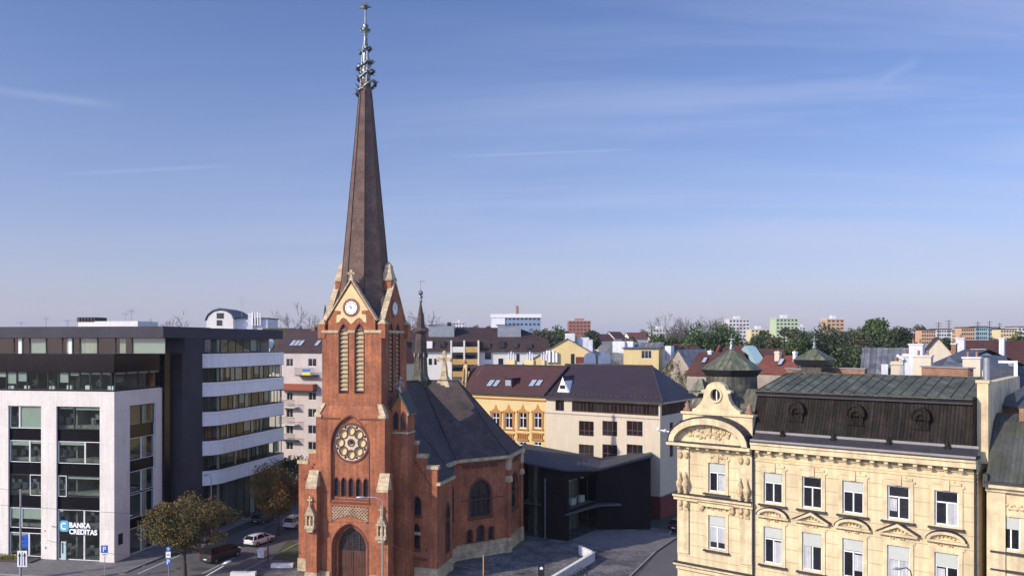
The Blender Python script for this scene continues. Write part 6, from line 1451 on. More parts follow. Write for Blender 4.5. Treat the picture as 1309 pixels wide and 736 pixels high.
tree('street_tree', 'rusty leaved street tree between the bank corner and the dark grey van', gp(236.7, 737), 9.3, 5.3, 'leafa', 3, .20, .30, 22000, .11, 84, wide=1.14, cr=.21)
tree('street_tree', 'dark olive leaved street tree beside the church left wing above the white cars', gp(356, 684), 9.8, 5.0, 'leafb', 9, .20, .27, 19000, .115, 74, cr=.22)
q = MB(); p = gp(342.6, 719); q.tube(p, p + Vector((0, 0, 3.0)), .09, .08, 6)
tag(q.build('timber_stake', 'bark'), 'brown timber stake standing in the edge of the lawn', 'stake')
rs_ = thing('flowering_shrub', 'low yellow green shrubs in the bed at the foot of the bank', 'shrub', tuple(FB.w(-14.5, -1.2)))
rng = random.Random(5); q = MB()
for k in range(9): leaves(q, FB.w(fx(4 + k * 4.2), -1.2, .5), .55, 130, .07, rng, (1.1, .8, .7))
q.build('foliage', 'shrub', rs_, recalc=False)
q = MB(FB.mat()); q.box(fx(-40), fx(55), -2.0, -.3, .12, .3); tag(q.build('planting_bed', 'bark'), kind='structure')

# ------------------------------------------------------------------ VEHICLES
def car(label, P, rz, paint, kind='hatch', group='cars parked along the side street', name='parked_car'):
    root = thing(name, label, 'van' if kind == 'van' else 'car', tuple(P), group)
    M = Matrix.Translation(Vector(P)) @ Matrix.Rotation(rz, 4, 'Z')
    # stations along the length: y, half width, sill z, shoulder z, roof half width, roof z (None: no cabin)
    K = {'hatch': dict(L=4.2, W=.88, bonnet=.92, st=[(-2.1, .74, .42, .78), (-2.0, .84, .30, .95), (-1.3, .88, .24, .97), (.2, .88, .22, .94), (1.2, .87, .24, .88), (1.85, .80, .30, .76), (2.1, .60, .42, .62)],
                       cab=[(-2.02, .96, -1.75, .0), ], roof=[(-1.78, 1.36, .60), (-1.2, 1.46, .64), (-.2, 1.48, .65), (.35, 1.40, .62)], base=[(-2.02, .80), (-1.4, .82), (.1, .82), (1.15, .78)]),
         'suv': dict(st=[(-2.25, .80, .45, .95), (-2.15, .90, .34, 1.08), (-1.3, .92, .30, 1.10), (.3, .92, .30, 1.07), (1.4, .91, .32, 1.00), (2.05, .85, .38, .88), (2.25, .66, .46, .72)],
                     roof=[(-2.02, 1.60, .64), (-1.4, 1.70, .68), (-.1, 1.70, .68), (.5, 1.60, .64)], base=[(-2.18, .84), (-1.5, .86), (.2, .86), (1.2, .82)]),
         'van': dict(st=[(-2.5, .88, .42, 1.12), (-2.45, .95, .32, 1.18), (-1.3, .97, .28, 1.18), (.6, .97, .28, 1.14), (1.8, .95, .32, 1.06), (2.4, .88, .38, .92), (2.6, .70, .48, .74)],
                     roof=[(-2.40, 1.86, .76), (-1.9, 1.93, .80), (.4, 1.93, .80), (1.0, 1.80, .76)], base=[(-2.48, .90), (-1.7, .92), (.7, .92), (1.9, .86)])}[kind]
    q = MB(M); rows = []
    for (y, w_, z0, z1) in K['st']: rows.append([(-w_ * .9, y, z0), (-w_, y, z0 + .12), (-w_, y, z1 - .12), (-w_ * .86, y, z1), (0, y, z1 + .03), (w_ * .86, y, z1), (w_, y, z1 - .12), (w_, y, z0 + .12), (w_ * .9, y, z0)])
    q.grid(rows, True, True); q.face(rows[0][::-1]); q.face(rows[-1]); body = q.build('body', paint, root)
    q = MB(M); rf_, bs = K['roof'], K['base']; zs_ = K['st'][2][3] - .03; rows = []
    for (yr, zr_, wr2), (yb, wb) in zip(rf_, bs): rows.append([(-wb, yb, zs_), (-wr2, yr, zr_ - .07), (-wr2 * .8, yr, zr_ - .015), (wr2 * .8, yr, zr_ - .015), (wr2, yr, zr_ - .07), (wb, yb, zs_)])
    q.grid(rows, False); q.face(rows[0]); q.face(rows[-1][::-1]); q.build('window', 'carglass', body)
    q = MB(M); rows = []
    for (yr, zr_, wr2) in rf_: rows.append([(-wr2 - .01, yr, zr_ - .09), (-wr2 * .82, yr, zr_), (0, yr, zr_ + .03), (wr2 * .82, yr, zr_), (wr2 + .01, yr, zr_ - .09)])
    q.grid(rows, True)
    for i in range(4):                              # pillars
        (yr, zr_, wr2), (yb, wb) = rf_[i], bs[i]
        for sx in (-1, 1): q.tube((sx * (wb + .005), yb, zs_), (sx * (wr2 + .01), yr, zr_ - .06), .055 if i in (0, 3) else .035, .045, 5)
    q.build('roof', paint, body)
    fa, ra_ = K['st'][-1][0] - .85, K['st'][0][0] + .8
    for y in (fa, ra_):
        for sx in (-1, 1):
            q = MB(M); w0 = K['st'][2][1]; q.tube((sx * (w0 - .2), y, .33), (sx * (w0 + .015), y, .33), .33, .33, 18, True, False); wh = q.build('wheel', 'tyre', root)
            q = MB(M); q.tube((sx * (w0 + .0), y, .33), (sx * (w0 + .03), y, .33), .20, .18, 10, True, False); q.build('rim', 'rim', wh)
    yb = K['st'][0][0]; zt = K['st'][1][3]
    for sx in (-1, 1):
        q = MB(M); q.box(sx * .70 - .09, sx * .70 + .09, yb - .02, yb + .15, zt - .27, zt - .13); q.build('tail_lamp', 'redlamp', root)
        q = MB(M); yf = K['st'][-1][0]; q.box(sx * .55 - .16, sx * .55 + .16, yf - .25, yf + .0, zt - .36, zt - .24); q.build('headlight', 'signwhite', root)
        q = MB(M); q.ball((sx * (w0 + .1), 1.0 if kind != 'van' else 1.6, zt + .06), .11, 6, (1.1, .6, .8)); q.build('wing_mirror', paint, root)
    q = MB(M); q.box(-.26, .26, yb - .04, yb + .02, .52, .64); q.build('number_plate', 'plate', root)
    q = MB(M); q.box(-.8, .8, yb - .02, yb + .1, .3, .44); q.build('bumper', 'tyre', root)
    return root
def nrmz(a): return -a
car('dark grey van parked behind the rusty leaved street tree', (-34.9, 96.6, .0), R(-24), 'cardark', 'van', name='parked_van')
car('white hatchback parked between the dark van and the white estate', tuple(gp(330, 696) + Vector((0, .6, 0))), R(-24), 'carwhite', 'hatch')
car('white estate car parked nearest the church left wing', tuple(gp(373, 676) + Vector((.2, 1.6, 0))), R(-15), 'carwhite', 'suv')
car('beige car half hidden behind the crown of the rusty leaved street tree', tuple(gp(247, 702) + Vector((.3, .6, 0))), R(66), 'carsilver', 'hatch')
car('dark car parked further up the street beyond the white cars', tuple(gp(338, 667)), R(-20), 'cardark', 'hatch')
car('black car parked beside the oxblood base of the cream office block', (23.5, 112.2, 0), R(-38), 'carblack', 'suv', group=None)

# ------------------------------------------------------------------ STREET FURNITURE
for px0, px1, py, lab in ((346, 374, 727, 'pale concrete bench block by the lawn, farther from the camera'), (294, 326, 738, 'pale concrete bench block at the bottom edge, nearer the camera')):
    a, b_ = gp(px0, py), gp(px1, py); L_ = (b_ - a).length; fr_ = Frame(a, b_ - a); root = thing('concrete_bench', lab, 'bench', tuple(a), 'concrete bench blocks')
    q = MB(fr_.mat()); q.box(.05, L_ - .05, .08, .55, .1, .16); q.box(0, L_, 0, .65, .16, .58); q.build('bench_block', 'offwhite', root)
root = thing('waste_container', 'pale waste container with sloping lid beside the kerb near the bench blocks', 'bin', tuple(gp(333, 714)))
p = gp(333, 714); fr_ = Frame(p - Vector((.4, 0, 0)), Vector((1, -.2, 0))); q = MB(fr_.mat()); rows = [[(x, y, z) for x, y in ((.06 - s, .06 - s), (.84 + s, .06 - s), (.84 + s, .84 + s), (.06 - s, .84 + s))] for z, s in ((.15, 0), (1.0, .06))]; q.grid(rows, False, True); q.face(rows[0]); q.face(rows[1]); q.build('bin_body', 'chimwhite', root)
q = MB(fr_.mat()); q.box(-.04, .94, -.04, .94, 1.0, 1.12); q.build('lid', 'offwhite', root); q = MB(fr_.mat()); q.tube((.1, .1, .1), (.1, .2, .1), .1, .1, 8); q.tube((.8, .1, .1), (.8, .2, .1), .1, .1, 8); q.build('castor', 'tyre', root)
for k, (px, py, w_, h_) in enumerate(((60, 731, 3.2, .8), (118, 733, 1.4, 1.0), (255, 727, 2.4, .8), (300, 700, 1.1, 3.0), (345, 672, 1.0, 2.6), (190, 733, .5, .5), (228, 726, .5, .5), (830, 728, .6, .6))):
    p = gp(px, py); q = MB(); a = .2 * k; n_ = 12 if w_ < .7 else 7; q.face([(p.x + w_ * .5 * math.cos(a + 2 * math.pi * i / n_), p.y + h_ * math.cos(.3) * math.sin(a + 2 * math.pi * i / n_), .012) for i in range(n_)]); tag(q.build('manhole_cover' if w_ < .7 else 'road_patch', 'rim' if w_ < .7 else 'patch'), kind='structure')
# curved-arm street lamps
def lamp(label, P, h, arm, m_='galv', r=.08, head=.38):
    P = Vector(P); root = thing('street_lamp', label, 'street lamp', tuple(P)); q = MB(); q.tube(P, P + Vector((0, 0, h - .5)), r * 1.4, r * .8, 8)
    A = Vector(arm); pts = [P + Vector((0, 0, h - .5)), P + Vector((0, 0, h - .15)) + A * .15, P + Vector((0, 0, h)) + A * .45, P + Vector((0, 0, h - .03)) + A]; q.path(pts, r * .6); q.build('pole', m_, root)
    e_ = pts[-1]; an = A.normalized(); q = MB(Matrix.Translation(e_) @ Matrix.Rotation(math.atan2(an.y, an.x), 4, 'Z')); q.ball((head * .6, 0, -.02), head, 10, (1.3, .5, .32)); q.build('lamp_head', 'zinc', root); return root
lamp('grey street lamp with a curved arm standing before the church portal', dp(489, 700, 80).to_2d().to_3d(), 10.6, (-1.9, .2, 0), head=.45, r=.075)
lamp('street lamp with an arm rising beside the bank lane behind the rusty tree', gp(270, 700), 9.4, (-.3, -.8, 0), head=.3, r=.06)
lamp('tall dark street lamp before the pedimented windows of the yellow house', (Vector(dp(1166, 728, 42)).x, 42, 0), 14.25, (-.62, .0, 0), 'black', .05, .22)
p = dp(262, 745, 70); root = thing('street_lamp', 'silver lamp head on a slanting arm at the bottom edge below the dark van', 'street lamp', (p.x - .6, 69.5, 0))
q = MB(); q.path([(p.x - .6, 69.5, 0), (p.x - .6, 69.5, 4.6), (p.x + .1, 69.6, 5.7), dp(286, 723, 70)], .07, 6); q.build('pole', 'galv', root); q = MB(Matrix.Translation(dp(290, 719, 70)) @ Matrix.Rotation(R(-20), 4, 'Y')); q.ball((0, 0, 0), .45, 10, (1.1, .5, .42)); q.build('lamp_head', 'zinc', root)
# tram-wire pole with direction signs, bottom left
P0 = dp(26.3, 700, 88); P0.z = 0; root = thing('mast', 'grey mast with blue and white street signs before the left bank windows', 'pole', tuple(P0)); q = MB(); q.tube(P0, P0 + Vector((0, 0, 9.95)), .14, .09, 8); q.build('pole', 'galv', root)
q = MB(); 
for k in range(3): a = dp(28.5, 684 + k * 5.5, 87.8); b_ = dp(35.5, 682.5 + k * 5.5, 87.8); q.face([a, b_, b_ - Vector((0, 0, .38)), a - Vector((0, 0, .38))]); q.box(a.x, b_.x, 87.82, 87.86, a.z - .38, a.z - .02)
q.build('blue_direction_sign', 'signblue', root)
a, b_ = dp(22, 724, 87.8), dp(34.5, 703.5, 87.8); q = MB(); q.box(a.x, b_.x, 87.8, 87.84, a.z, b_.z); sg = q.build('lane_sign', 'signwhite', root)
q = MB(); w_, h_ = b_.x - a.x, b_.z - a.z
q.box(a.x + w_ * .48, a.x + w_ * .52, 87.77, 87.79, a.z + .1, b_.z - .1)
for c in (.24, .76): x = a.x + w_ * c; q.box(x - .05, x + .05, 87.77, 87.79, a.z + .15, a.z + h_ * .7); q.face([(x - .16, 87.78, a.z + h_ * .66), (x + .16, 87.78, a.z + h_ * .66), (x, 87.78, b_.z - .15)])
q.build('arrow', 'black', sg, recalc=False)
def psign(label, px, Yd, items, top):
    P0 = dp(px, 700, Yd); P0.z = 0; root = thing('sign_post', label, 'road sign', tuple(P0)); zt_ = zof(top, Yd); q = MB(); q.tube(P0, P0 + Vector((0, 0, zt_)), .04, .04, 6); q.build('post', 'galv', root)
    for kind, y0, y1, hw in items:
        z0, z1 = zof(y1, Yd - .08), zof(y0, Yd - .08); x = P0.x; q = MB()
        if kind == 'disc':
            r_ = (z1 - z0) / 2; q.M = Matrix.Translation((x, Yd - .1, 0)); q.disc(0, (z0 + z1) / 2, r_, 0, .03, 20); o = q.build('sign_disc', 'signblue', root); q = MB(Matrix.Translation((x, Yd - .12, 0))); q.disc(0, (z0 + z1) / 2, r_ * .55, 0, .015, 16, r_ * .3); q.build('symbol', 'signwhite', o)
        else:
            q.box(x - hw, x + hw, Yd - .1, Yd - .07, z0, z1); o = q.build('sign_plate', 'signblue' if kind == 'P' else 'signwhite', root)
            if kind == 'P': text_mesh('symbol', 'P', (z1 - z0) * .95, text_frame((x, Yd - .115, z0 + (z1 - z0) * .17), (1, 0, 0)), 'signwhite', o, .004, .01)
            else: q = MB(); q.box(x - hw * .7, x + hw * .7, Yd - .12, Yd - .105, (z0 + z1) / 2 - .04, (z0 + z1) / 2 + .04); q.build('symbol', 'black', o)
psign('blue parking sign on a thin post at the bank corner', 134, 88, [('P', 696.5, 706, .37), ('plate', 706.5, 710, .3)], 696)
psign('sign post with round and parking signs left of the rusty tree trunk', 215.5, 88, [('disc', 697.5, 704, .3), ('plate', 704.5, 712.5, .26), ('P', 713, 722, .28)], 697)
# overhead cables
def cable(label, a, b_, sag, r=.018):
    a, b_ = Vector(a), Vector(b_); pts = [a.lerp(b_, k / 14) - Vector((0, 0, sag * 4 * (k / 14) * (1 - k / 14))) for k in range(15)]; q = MB(); q.path(pts, r, 4); tag(q.build('overhead_cable', 'wire'), label, 'cable', 'overhead cables')
Lp_ = dp(489, 640, 80)
cable('overhead cable crossing before the bank and the foot of the church tower', dp(-60, 640, 80), dp(489, 668, 80), .35)
cable('overhead cable running from the lamp before the portal past the stepped gable', dp(489, 692, 80), dp(700, 742, 66), .5)
cable('upper short overhead cable at the left edge beside the mast', dp(-30, 617, 80), P0 + Vector((0, 0, 9.7)), .1)
cable('lowest overhead cable passing below the bank lettering', dp(60, 690, 80), dp(300, 722, 75), .5)
# white parapet of the ramp, bike racks, ticket machine
Pq = [gp(690, 748, 1.1), gp(760, 706, 1.1), gp(743, 698, 1.1)]
Pq = [Vector((p.x, p.y, 0)) for p in Pq]; root = thing('ramp_parapet', 'low white parapet wall with a bent corner on the square beside the black annex', 'wall', tuple(Pq[0])); q = MB()
for a, b_ in zip(Pq[:-1], Pq[1:]):
    fr_ = Frame(a, b_ - a); L_ = (b_ - a).length; m0_ = MB(fr_.mat()); m0_.box(-.0, L_ + .12, 0, .28, .1, 1.1); k0 = len(q.v); q.v += m0_.v; q.f += [[i + k0 for i in f] for f in m0_.f]; q.sm += m0_.sm; q.mi += m0_.mi
q.build('wall', 'chimwhite', root)
q = MB()
for a, b_ in zip(Pq[:-1], Pq[1:]):
    fr_ = Frame(a, b_ - a); L_ = (b_ - a).length; m0_ = MB(fr_.mat()); m0_.box(-.06, L_ + .18, -.06, .34, 1.1, 1.2); k0 = len(q.v); q.v += m0_.v; q.f += [[i + k0 for i in f] for f in m0_.f]; q.sm += m0_.sm; q.mi += m0_.mi
q.build('coping', 'offwhite', root)
d_ = (Pq[1] - Pq[0]).normalized(); rk = Vector((d_.y, -d_.x, 0))
for k in range(9):
    c = Pq[0] + d_ * (2.0 + k * .85) + rk * .7; q = MB(); q.path([c + Vector((0, 0, .1)), c + Vector((0, 0, .85)), c + rk * .75 + Vector((0, 0, .85)), c + rk * .75 + Vector((0, 0, .1))], .045, 6)
    tag(q.build('bicycle_rack', 'black'), ('nearest the camera', 'second from the camera', 'third from the camera', 'fourth from the camera', 'middle one of nine', 'fourth from the parapet bend', 'third from the parapet bend', 'second from the parapet bend', 'closest to the parapet bend')[k] + ', black hoop bicycle rack beside the white parapet', 'bicycle rack', 'hoop bicycle racks along the parapet')
p = gp(692, 742); root = thing('information_pillar', 'small black pillar with a white emblem at the bottom edge of the square', 'pillar', tuple(p)); q = MB(); q.box(p.x - .35, p.x + .35, p.y, p.y + .2, .1, 1.75); q.build('pillar', 'black', root); q = MB(); q.box(p.x - .17, p.x + .17, p.y - .02, p.y, 1.25, 1.42); q.face([(p.x - .2, p.y - .01, 1.42), (p.x + .2, p.y - .01, 1.42), (p.x, p.y - .01, 1.58)]); q.build('emblem', 'signwhite', root, recalc=False)
p = gp(618, 760); q = MB(); q.tube(p, p + Vector((0, 0, 4.1)), .07, .06, 6); tag(q.build('thin_post', 'balcony'), 'thin pale brown post on the square in front of the church apse', 'post')
q = MB(); a, b_ = gp(800, 736), gp(870, 697)
c1, c2, c3 = gp(726, 692), gp(766, 679), gp(829, 679)
sheet('paved_ramp', [tuple(v[:2]) for v in (gp(731, 691), gp(768, 679.5), gp(829, 679), gp(868, 686), gp(840, 705), gp(790, 705))], .16, 'paving', .05)

# ------------------------------------------------------------------ TOWN BEHIND
def addwin(n, x0, x1, z0, z1, w_, h_, rows_): 
    return [(x0 + (x1 - x0) * (i + .5) / n - w_ / 2, x0 + (x1 - x0) * (i + .5) / n + w_ / 2, z0 + (z1 - z0) * j / max(1, rows_ - 1), z0 + (z1 - z0) * j / max(1, rows_ - 1) + h_) for i in range(n) for j in range(rows_)]
# pinkish apartment house left of the tower
Yd = 146; P_, t_, L_ = span(352, 424, Yd + 2, Yd - 2); z_e, z_r = zof(448, Yd), zof(421, Yd + 6)
cols_ = [(370, .6), (399, .9)]
wl_ = []
frt = Frame(P_, t_)
for yt, yb in ((458, 468), (501, 511), (522, 533), (543, 554), (564, 574)):
    for a, b_ in ((366, 374.5), (394, 404.5)):
        if yt in (501,) : a, b_ = a + .5, b_ - .5
        wl_.append((frt.at(a, yt)[0], frt.at(b_, yt)[0], frt.at(a, yb)[1], frt.at(a, yt)[1]))
apt, fra, ro = house('apartment_house', 'pinkish apartment house with small balconies and a dark roof left of the church tower', 'building', P_, t_, L_, 11, z_e, z_r, 'pink', 'darkroof', .4, wins=wl_)
for px in (367, 372.5, 378, 399): 
    x0 = fra.at(px - 2, 440)[0]; sl = (z_r - z_e) / 5.5; y0 = 1.0; y1 = 2.4; sky_w(ro, fra, x0, x0 + .75, y0, y1, z_e + y0 * sl + .2, z_e + y1 * sl + .2)
for (a, b_, y0, y1, m_) in ((382, 407, 470, 479, 'blackwall'), (362, 405, 489.5, 497.5, 'orange'), (362, 382, 510, 519, 'zinc'), (362, 382, 532, 541, 'zinc'), (362, 382, 553, 561, 'blackwall')):
    x0, x1 = fra.at(a, y0)[0], fra.at(b_, y0)[0]; z0, z1 = fra.at(a, y1)[1], fra.at(a, y0)[1]; q = MB(fra.mat()); q.box(x0, x1, -1.3, .0, z0 - .15, z0); bb_ = q.build('balcony', 'offwhite' if m_ == 'zinc' else 'graydark', apt)
    q = MB(fra.mat())
    if m_ == 'orange': q.box(x0, x1, -1.32, -1.25, z0, z1); q.box(x0, x0 + .06, -1.3, 0, z0, z1); q.box(x1 - .06, x1, -1.3, 0, z0, z1)
    else:
        q.box(x0, x1, -1.3, -1.25, z1 - .06, z1); n_ = int((x1 - x0) / .16)
        for k in range(n_ + 1): q.box(x0 + k * (x1 - x0) / n_ - .012, x0 + k * (x1 - x0) / n_ + .012, -1.3, -1.27, z0, z1)
    q.build('railing', 'orange' if m_ == 'orange' else 'black', bb_)
x0, x1 = fra.at(392, 474)[0], fra.at(402, 474)[0]; zf = fra.at(397, 476)[1]
fl_ = thing('balcony_flag', 'blue and yellow flag hung over the top balcony of the pinkish apartment house', 'flag', tuple(fra.w(x0, -1.4, zf)))
q = MB(fra.mat()); q.box(x0, x1, -1.40, -1.38, zf + .12, zf + .65); q.build('upper_stripe', 'flagblue', fl_); q = MB(fra.mat()); q.box(x0, x1, -1.40, -1.38, zf - .4, zf + .12); q.build('lower_stripe', 'flagyellow', fl_)
chim(apt, fra.w(fra.at(401, 430)[0], 3.2), 1.0, .8, zof(433, Yd), zof(419, Yd), 'chimwhite', False, fra.t); 
bx_ = fra.at(401.5, 430)[0]; q = MB(fra.mat()); q.path([(bx_, 3.6, zof(419, Yd)), (bx_, 3.6, zof(412, Yd))], .22, 6); q.lathe([(.25, zof(412, Yd)), (.32, zof(404, Yd)), (.18, zof(394, Yd)), (.02, zof(388, Yd))], (bx_, 3.6), 8); q.build('roof_ornament', 'mossyslate', apt)
for px in (380, 408): chim(apt, fra.w(fra.at(px, 425)[0], 5), .7, .7, z_r - 1, z_r + .5, 'rustbrick', True, fra.t)
# olive roofed house with arched white dormer, next to it
Yd = 150; P_, t_, L_ = span(312, 360, Yd + 3, Yd); z_e, z_r = zof(449, Yd), zof(420, Yd + 6)
ol, fro, ro = house('olive_roofed_house', 'house with a mossy olive roof and an arched white dormer behind the banded office wing', 'building', P_, t_, L_, 12, z_e, z_r, 'pink', 'mossroof', .3)
x0, x1 = fro.at(319, 445)[0], fro.at(346, 445)[0]; q = MB(fro.mat()); q.plate(seg((x0 + x1) / 2, (x1 - x0) / 2, z_e - .3, zof(433, Yd) - z_e + .3, 14), [], -.2, 3.5); do = q.build('arched_dormer', 'white', ol)
for k in range(4): q = MB(fro.mat()); a = (x0 + x1) / 2 - 1.5 + k * .8; q.box(a, a + .55, -.26, -.2, z_e + .1, z_e + 1.3 - .25 * abs(k - 1.5)); q.build('window', 'glassd', do)
q = MB(fro.mat()); q.box(L_ - .2, L_ + .2, -.5, 6, z_e, z_e + .2); 
A_, B_ = fro.w(L_ - .1, -.4, z_e + .2), fro.w(L_ - .1, 6.1, z_r + .4); q.M = Matrix.Identity(4); q.tube(A_, B_, .4, .4, 4); q.build('party_wall_coping', 'zinc', ol)
# house with arched white roof
Yd = 170; P_, t_, L_ = span(264, 298, Yd, Yd); wr = thing('barrel_gabled_house', 'pale house top with a curved gable rising above the office roof line', 'building', tuple(P_)); fr_ = Frame(P_, t_)
zb_, zt_ = zof(421, Yd), zof(396.5, Yd); x_m = L_ / 2
q = MB(fr_.mat()); q.plate([(0, 0), (L_, 0), (L_, zof(408, Yd)), (L_ * .93, zof(402, Yd)), (L_ * .75, zof(398, Yd)), (L_ * .5, zt_), (L_ * .25, zof(398.5, Yd)), (L_ * .07, zof(404, Yd)), (0, zof(410, Yd))], [], 0, 10); q.build('wall', 'offwhite', wr)
q = MB(fr_.mat()); q.plate([(L_ * 1.02, zof(408, Yd)), (L_ * .94, zof(401, Yd)), (L_ * .76, zof(397, Yd)), (L_ * .5, zt_ + .12), (L_ * .24, zof(397.5, Yd)), (L_ * .05, zof(403, Yd)), (-.3, zof(409.5, Yd)), (-.3, zof(408.5, Yd)), (L_ * .04, zof(401.5, Yd)), (L_ * .23, zof(396.4, Yd)), (L_ * .5, zt_ + .5), (L_ * .77, zof(396, Yd)), (L_ * .97, zof(400.5, Yd)), (L_ * 1.04, zof(407.5, Yd))], [], -.2, 10.1); q.build('curved_roof', 'slateroof', wr)
q = MB(fr_.mat())
for (a, b_, y0, y1) in ((277, 286, 400, 407), (277, 284, 409, 416)): q = MB(fr_.mat()); q.box((a - 264) * Yd / F, (b_ - 264) * Yd / F, -.06, .02, zof(y1, Yd), zof(y0, Yd)); q.build('window', 'glassd', wr)
q = MB(fr_.mat()); q.box(L_, L_ + 6.8, 1.5, 9, 0, zof(407, Yd)); q.box(L_ + 2.8, L_ + 3.8, 1, 2, 10, zof(400, Yd)); q.build('side_wing', 'chimwhite', wr)
q = MB(fr_.mat()); q.box(L_ + 2.9, L_ + 4.5, 1.2, 1.5, zof(414, Yd), zof(409, Yd)); q.box(L_ + .2, L_ + 7, 1.2, 9.2, zof(407, Yd), zof(405.8, Yd)); q.build('dark_roof_edge', 'darkgutter', wr)
q = MB(fr_.mat())
for k in range(4): q.tube((L_ + 3.8 + k * .55, 1, zof(416, Yd)), (L_ + 3.8 + k * .55, 1, zof(398 + 2 * (k % 2), Yd)), .17, .17, 6)
q.build('flue_pipe', 'white', wr)
antenna(wr, fr_.w((303 - 264) * Yd / F, 3, zof(405, Yd)), 4.4, 4, 1.1)
# orange-red roofed house right of the tower
Yd = 150; A_, t_, L_ = span(508, 534, Yd - 3, Yd + 3)
house('red_roofed_house', 'cream house with a bright red tiled roof seen just right of the tower', 'building', A_, t_, L_, 10, zof(462, Yd), zof(424, Yd), 'creamwall', 'redroof', .3)
# white block with dark mansard and balconies
Yd = 190; P_, t_, L_ = span(505, 700, Yd, Yd); mb = thing('balcony_apartment_block', 'long white apartment block with a deep dark brown roof and ochre balconies', 'building', tuple(P_)); fr_ = Frame(P_, t_)
def bx(px): return (px - 505) * Yd / F
zt_, ze_, zm_ = zof(418, Yd), zof(449, Yd), zof(434, Yd)
q = MB(fr_.mat()); q.box(0, L_, 0, 14, 0, zof(447, Yd)); q.build('wall', 'offwhite', mb)
q = MB(fr_.mat())
rows = [[(-.6, -.7, ze_), (L_ + .6, -.7, ze_), (L_ + .6, 14.5, ze_), (-.6, 14.5, ze_)], [(-.2, -.1, zm_), (L_ + .2, -.1, zm_), (L_ + .2, 14.2, zm_), (-.2, 14.2, zm_)], [(4, 7, zt_), (L_ - 7, 7, zt_), (L_ - 7, 7.4, zt_), (4, 7.4, zt_)]]
q.grid(rows, False, True); q.face(rows[-1]); q.build('mansard_roof', 'darkroof', mb)
for a, b_ in ((547, 580), (636, 666)):
    q = MB(fr_.mat()); q.box(bx(a), bx(b_), 1.5, 6, zof(434, Yd), zof(416, Yd)); rb_ = q.build('roof_house', 'zinc', mb); q = MB(fr_.mat()); q.face([(bx(a) - .4, 1.2, zof(416, Yd)), (bx(b_) + .4, 1.2, zof(416, Yd) + .3), (bx(b_) + .4, 6.5, zof(413, Yd)), (bx(a) - .4, 6.5, zof(414, Yd))]); q.build('lid_roof', 'darkroof', rb_)
chim(mb, fr_.w(bx(572), 5), .9, .8, zt_ - 1, zof(411, Yd), 'darkgutter', False, fr_.t)
for a in (578, 595):
    for yt, yb in ((436.5, 449), (453, 464.5), (469, 480)):
        q = MB(fr_.mat()); q.box(bx(a), bx(a + 14), -.9, -.72, zof(yb, Yd), zof(yt, Yd)); q.build('loggia_opening', 'glassd', mb)
        q = MB(fr_.mat()); q.box(bx(a), bx(a + 16), -1.9, -1.8, zof(yb, Yd), zof(yb - 6, Yd)); q.box(bx(a), bx(a + 16), -1.9, -.7, zof(yb, Yd) - .2, zof(yb, Yd)); q.build('balcony', 'balcony' if a > 580 or yt > 450 else 'offwhite', mb)
q = MB(fr_.mat())
for a in (576.5, 593, 611): q.box(bx(a), bx(a + 2), -2.0, 0, 0, zof(435, Yd))
q.build('pier', 'offwhite', mb)
for a, b_, yt, yb in ((517, 524, 436, 445), (546, 553, 436, 445), (563, 569, 436, 444), (618, 627, 438, 445), (638, 645, 436, 444), (656, 662, 438, 444), (673, 680, 439, 445)):
    q = MB(fr_.mat()); q.box(bx(a), bx(b_), -.75, -.3, zof(yb, Yd), zof(yt, Yd)); q.build('dormer_window', 'glassd' if a != 546 else 'white', mb)
for a, b_, yt, yb in ((548, 552, 458, 466), (555, 558, 458, 466), (620, 628, 450, 459), (637, 643, 458, 468), (660, 664, 452, 462)):
    q = MB(fr_.mat()); q.box(bx(a), bx(b_), -.06, .02, zof(yb, Yd), zof(yt, Yd)); q.build('window', 'glassd', mb)
# bright yellow gabled house with grey roof
Yd = 165; P_, t_, L_ = span(662, 790, Yd + 2, Yd - 2)
yg, fr_, ro = house('yellow_gabled_house', 'bright yellow gable end with white chimneys and steel roof vents', 'building', P_, t_, L_, 14, zof(470, Yd), zof(433, Yd), 'brightyellow', 'greyroof', .3, gable=True)
chim(yg, fr_.w(fr_.at(728, 430)[0], .6), 2.0, 1.2, zof(436, Yd), zof(426, Yd), 'chimwhite', False, fr_.t)
for a, z0, z1 in ((744, 450, 431), (753, 450, 434)): chim(yg, fr_.w(fr_.at(a, 440)[0], 2), 2.4 if a < 750 else 1, 1, zof(z0, Yd), zof(z1, Yd), 'chimwhite', False, fr_.t)
for px in (700, 703, 708, 712):
    q = MB(fr_.mat()); x = fr_.at(px, 450)[0]; q.tube((x, -.4, zof(463, Yd)), (x, -.4, zof(448 if px < 710 else 450, Yd)), .28, .26, 8); q.build('flue_pipe', 'white', yg)
for px in (755, 773):
    q = MB(fr_.mat()); x = fr_.at(px, 455)[0]; zc = zof(457, Yd); q.plate([(x - 1.2, zc - 1.2), (x + 1.2, zc - 1.2)] + [(x + 1.2 * math.cos(math.pi * k / 8), zc + 1.1 * math.sin(math.pi * k / 8)) for k in range(9)], [], -1.5, -.4); q.build('steel_roof_vent', 'vent', yg)
q = MB(fr_.mat()); x = fr_.at(741, 460)[0]; q.box(x - .8, x + .8, -.08, .02, zof(464, Yd), zof(456, Yd)); q.build('red_shutter', 'maroonwall', yg); q = MB(fr_.mat()); x = fr_.at(732, 460)[0]; q.box(x - .35, x + .35, -.08, .02, zof(465, Yd), zof(452, Yd)); q.build('window', 'glassd', yg)
P_, t_, L_ = span(765, 832, 178, 172); gh, fr_, ro = house('grey_roofed_house', 'long grey sheet roof with a row of white chimneys right of the yellow gable', 'building', P_, t_, L_, 16, zof(470, 175), zof(438, 180), 'creamwall', 'greyroof', .3)
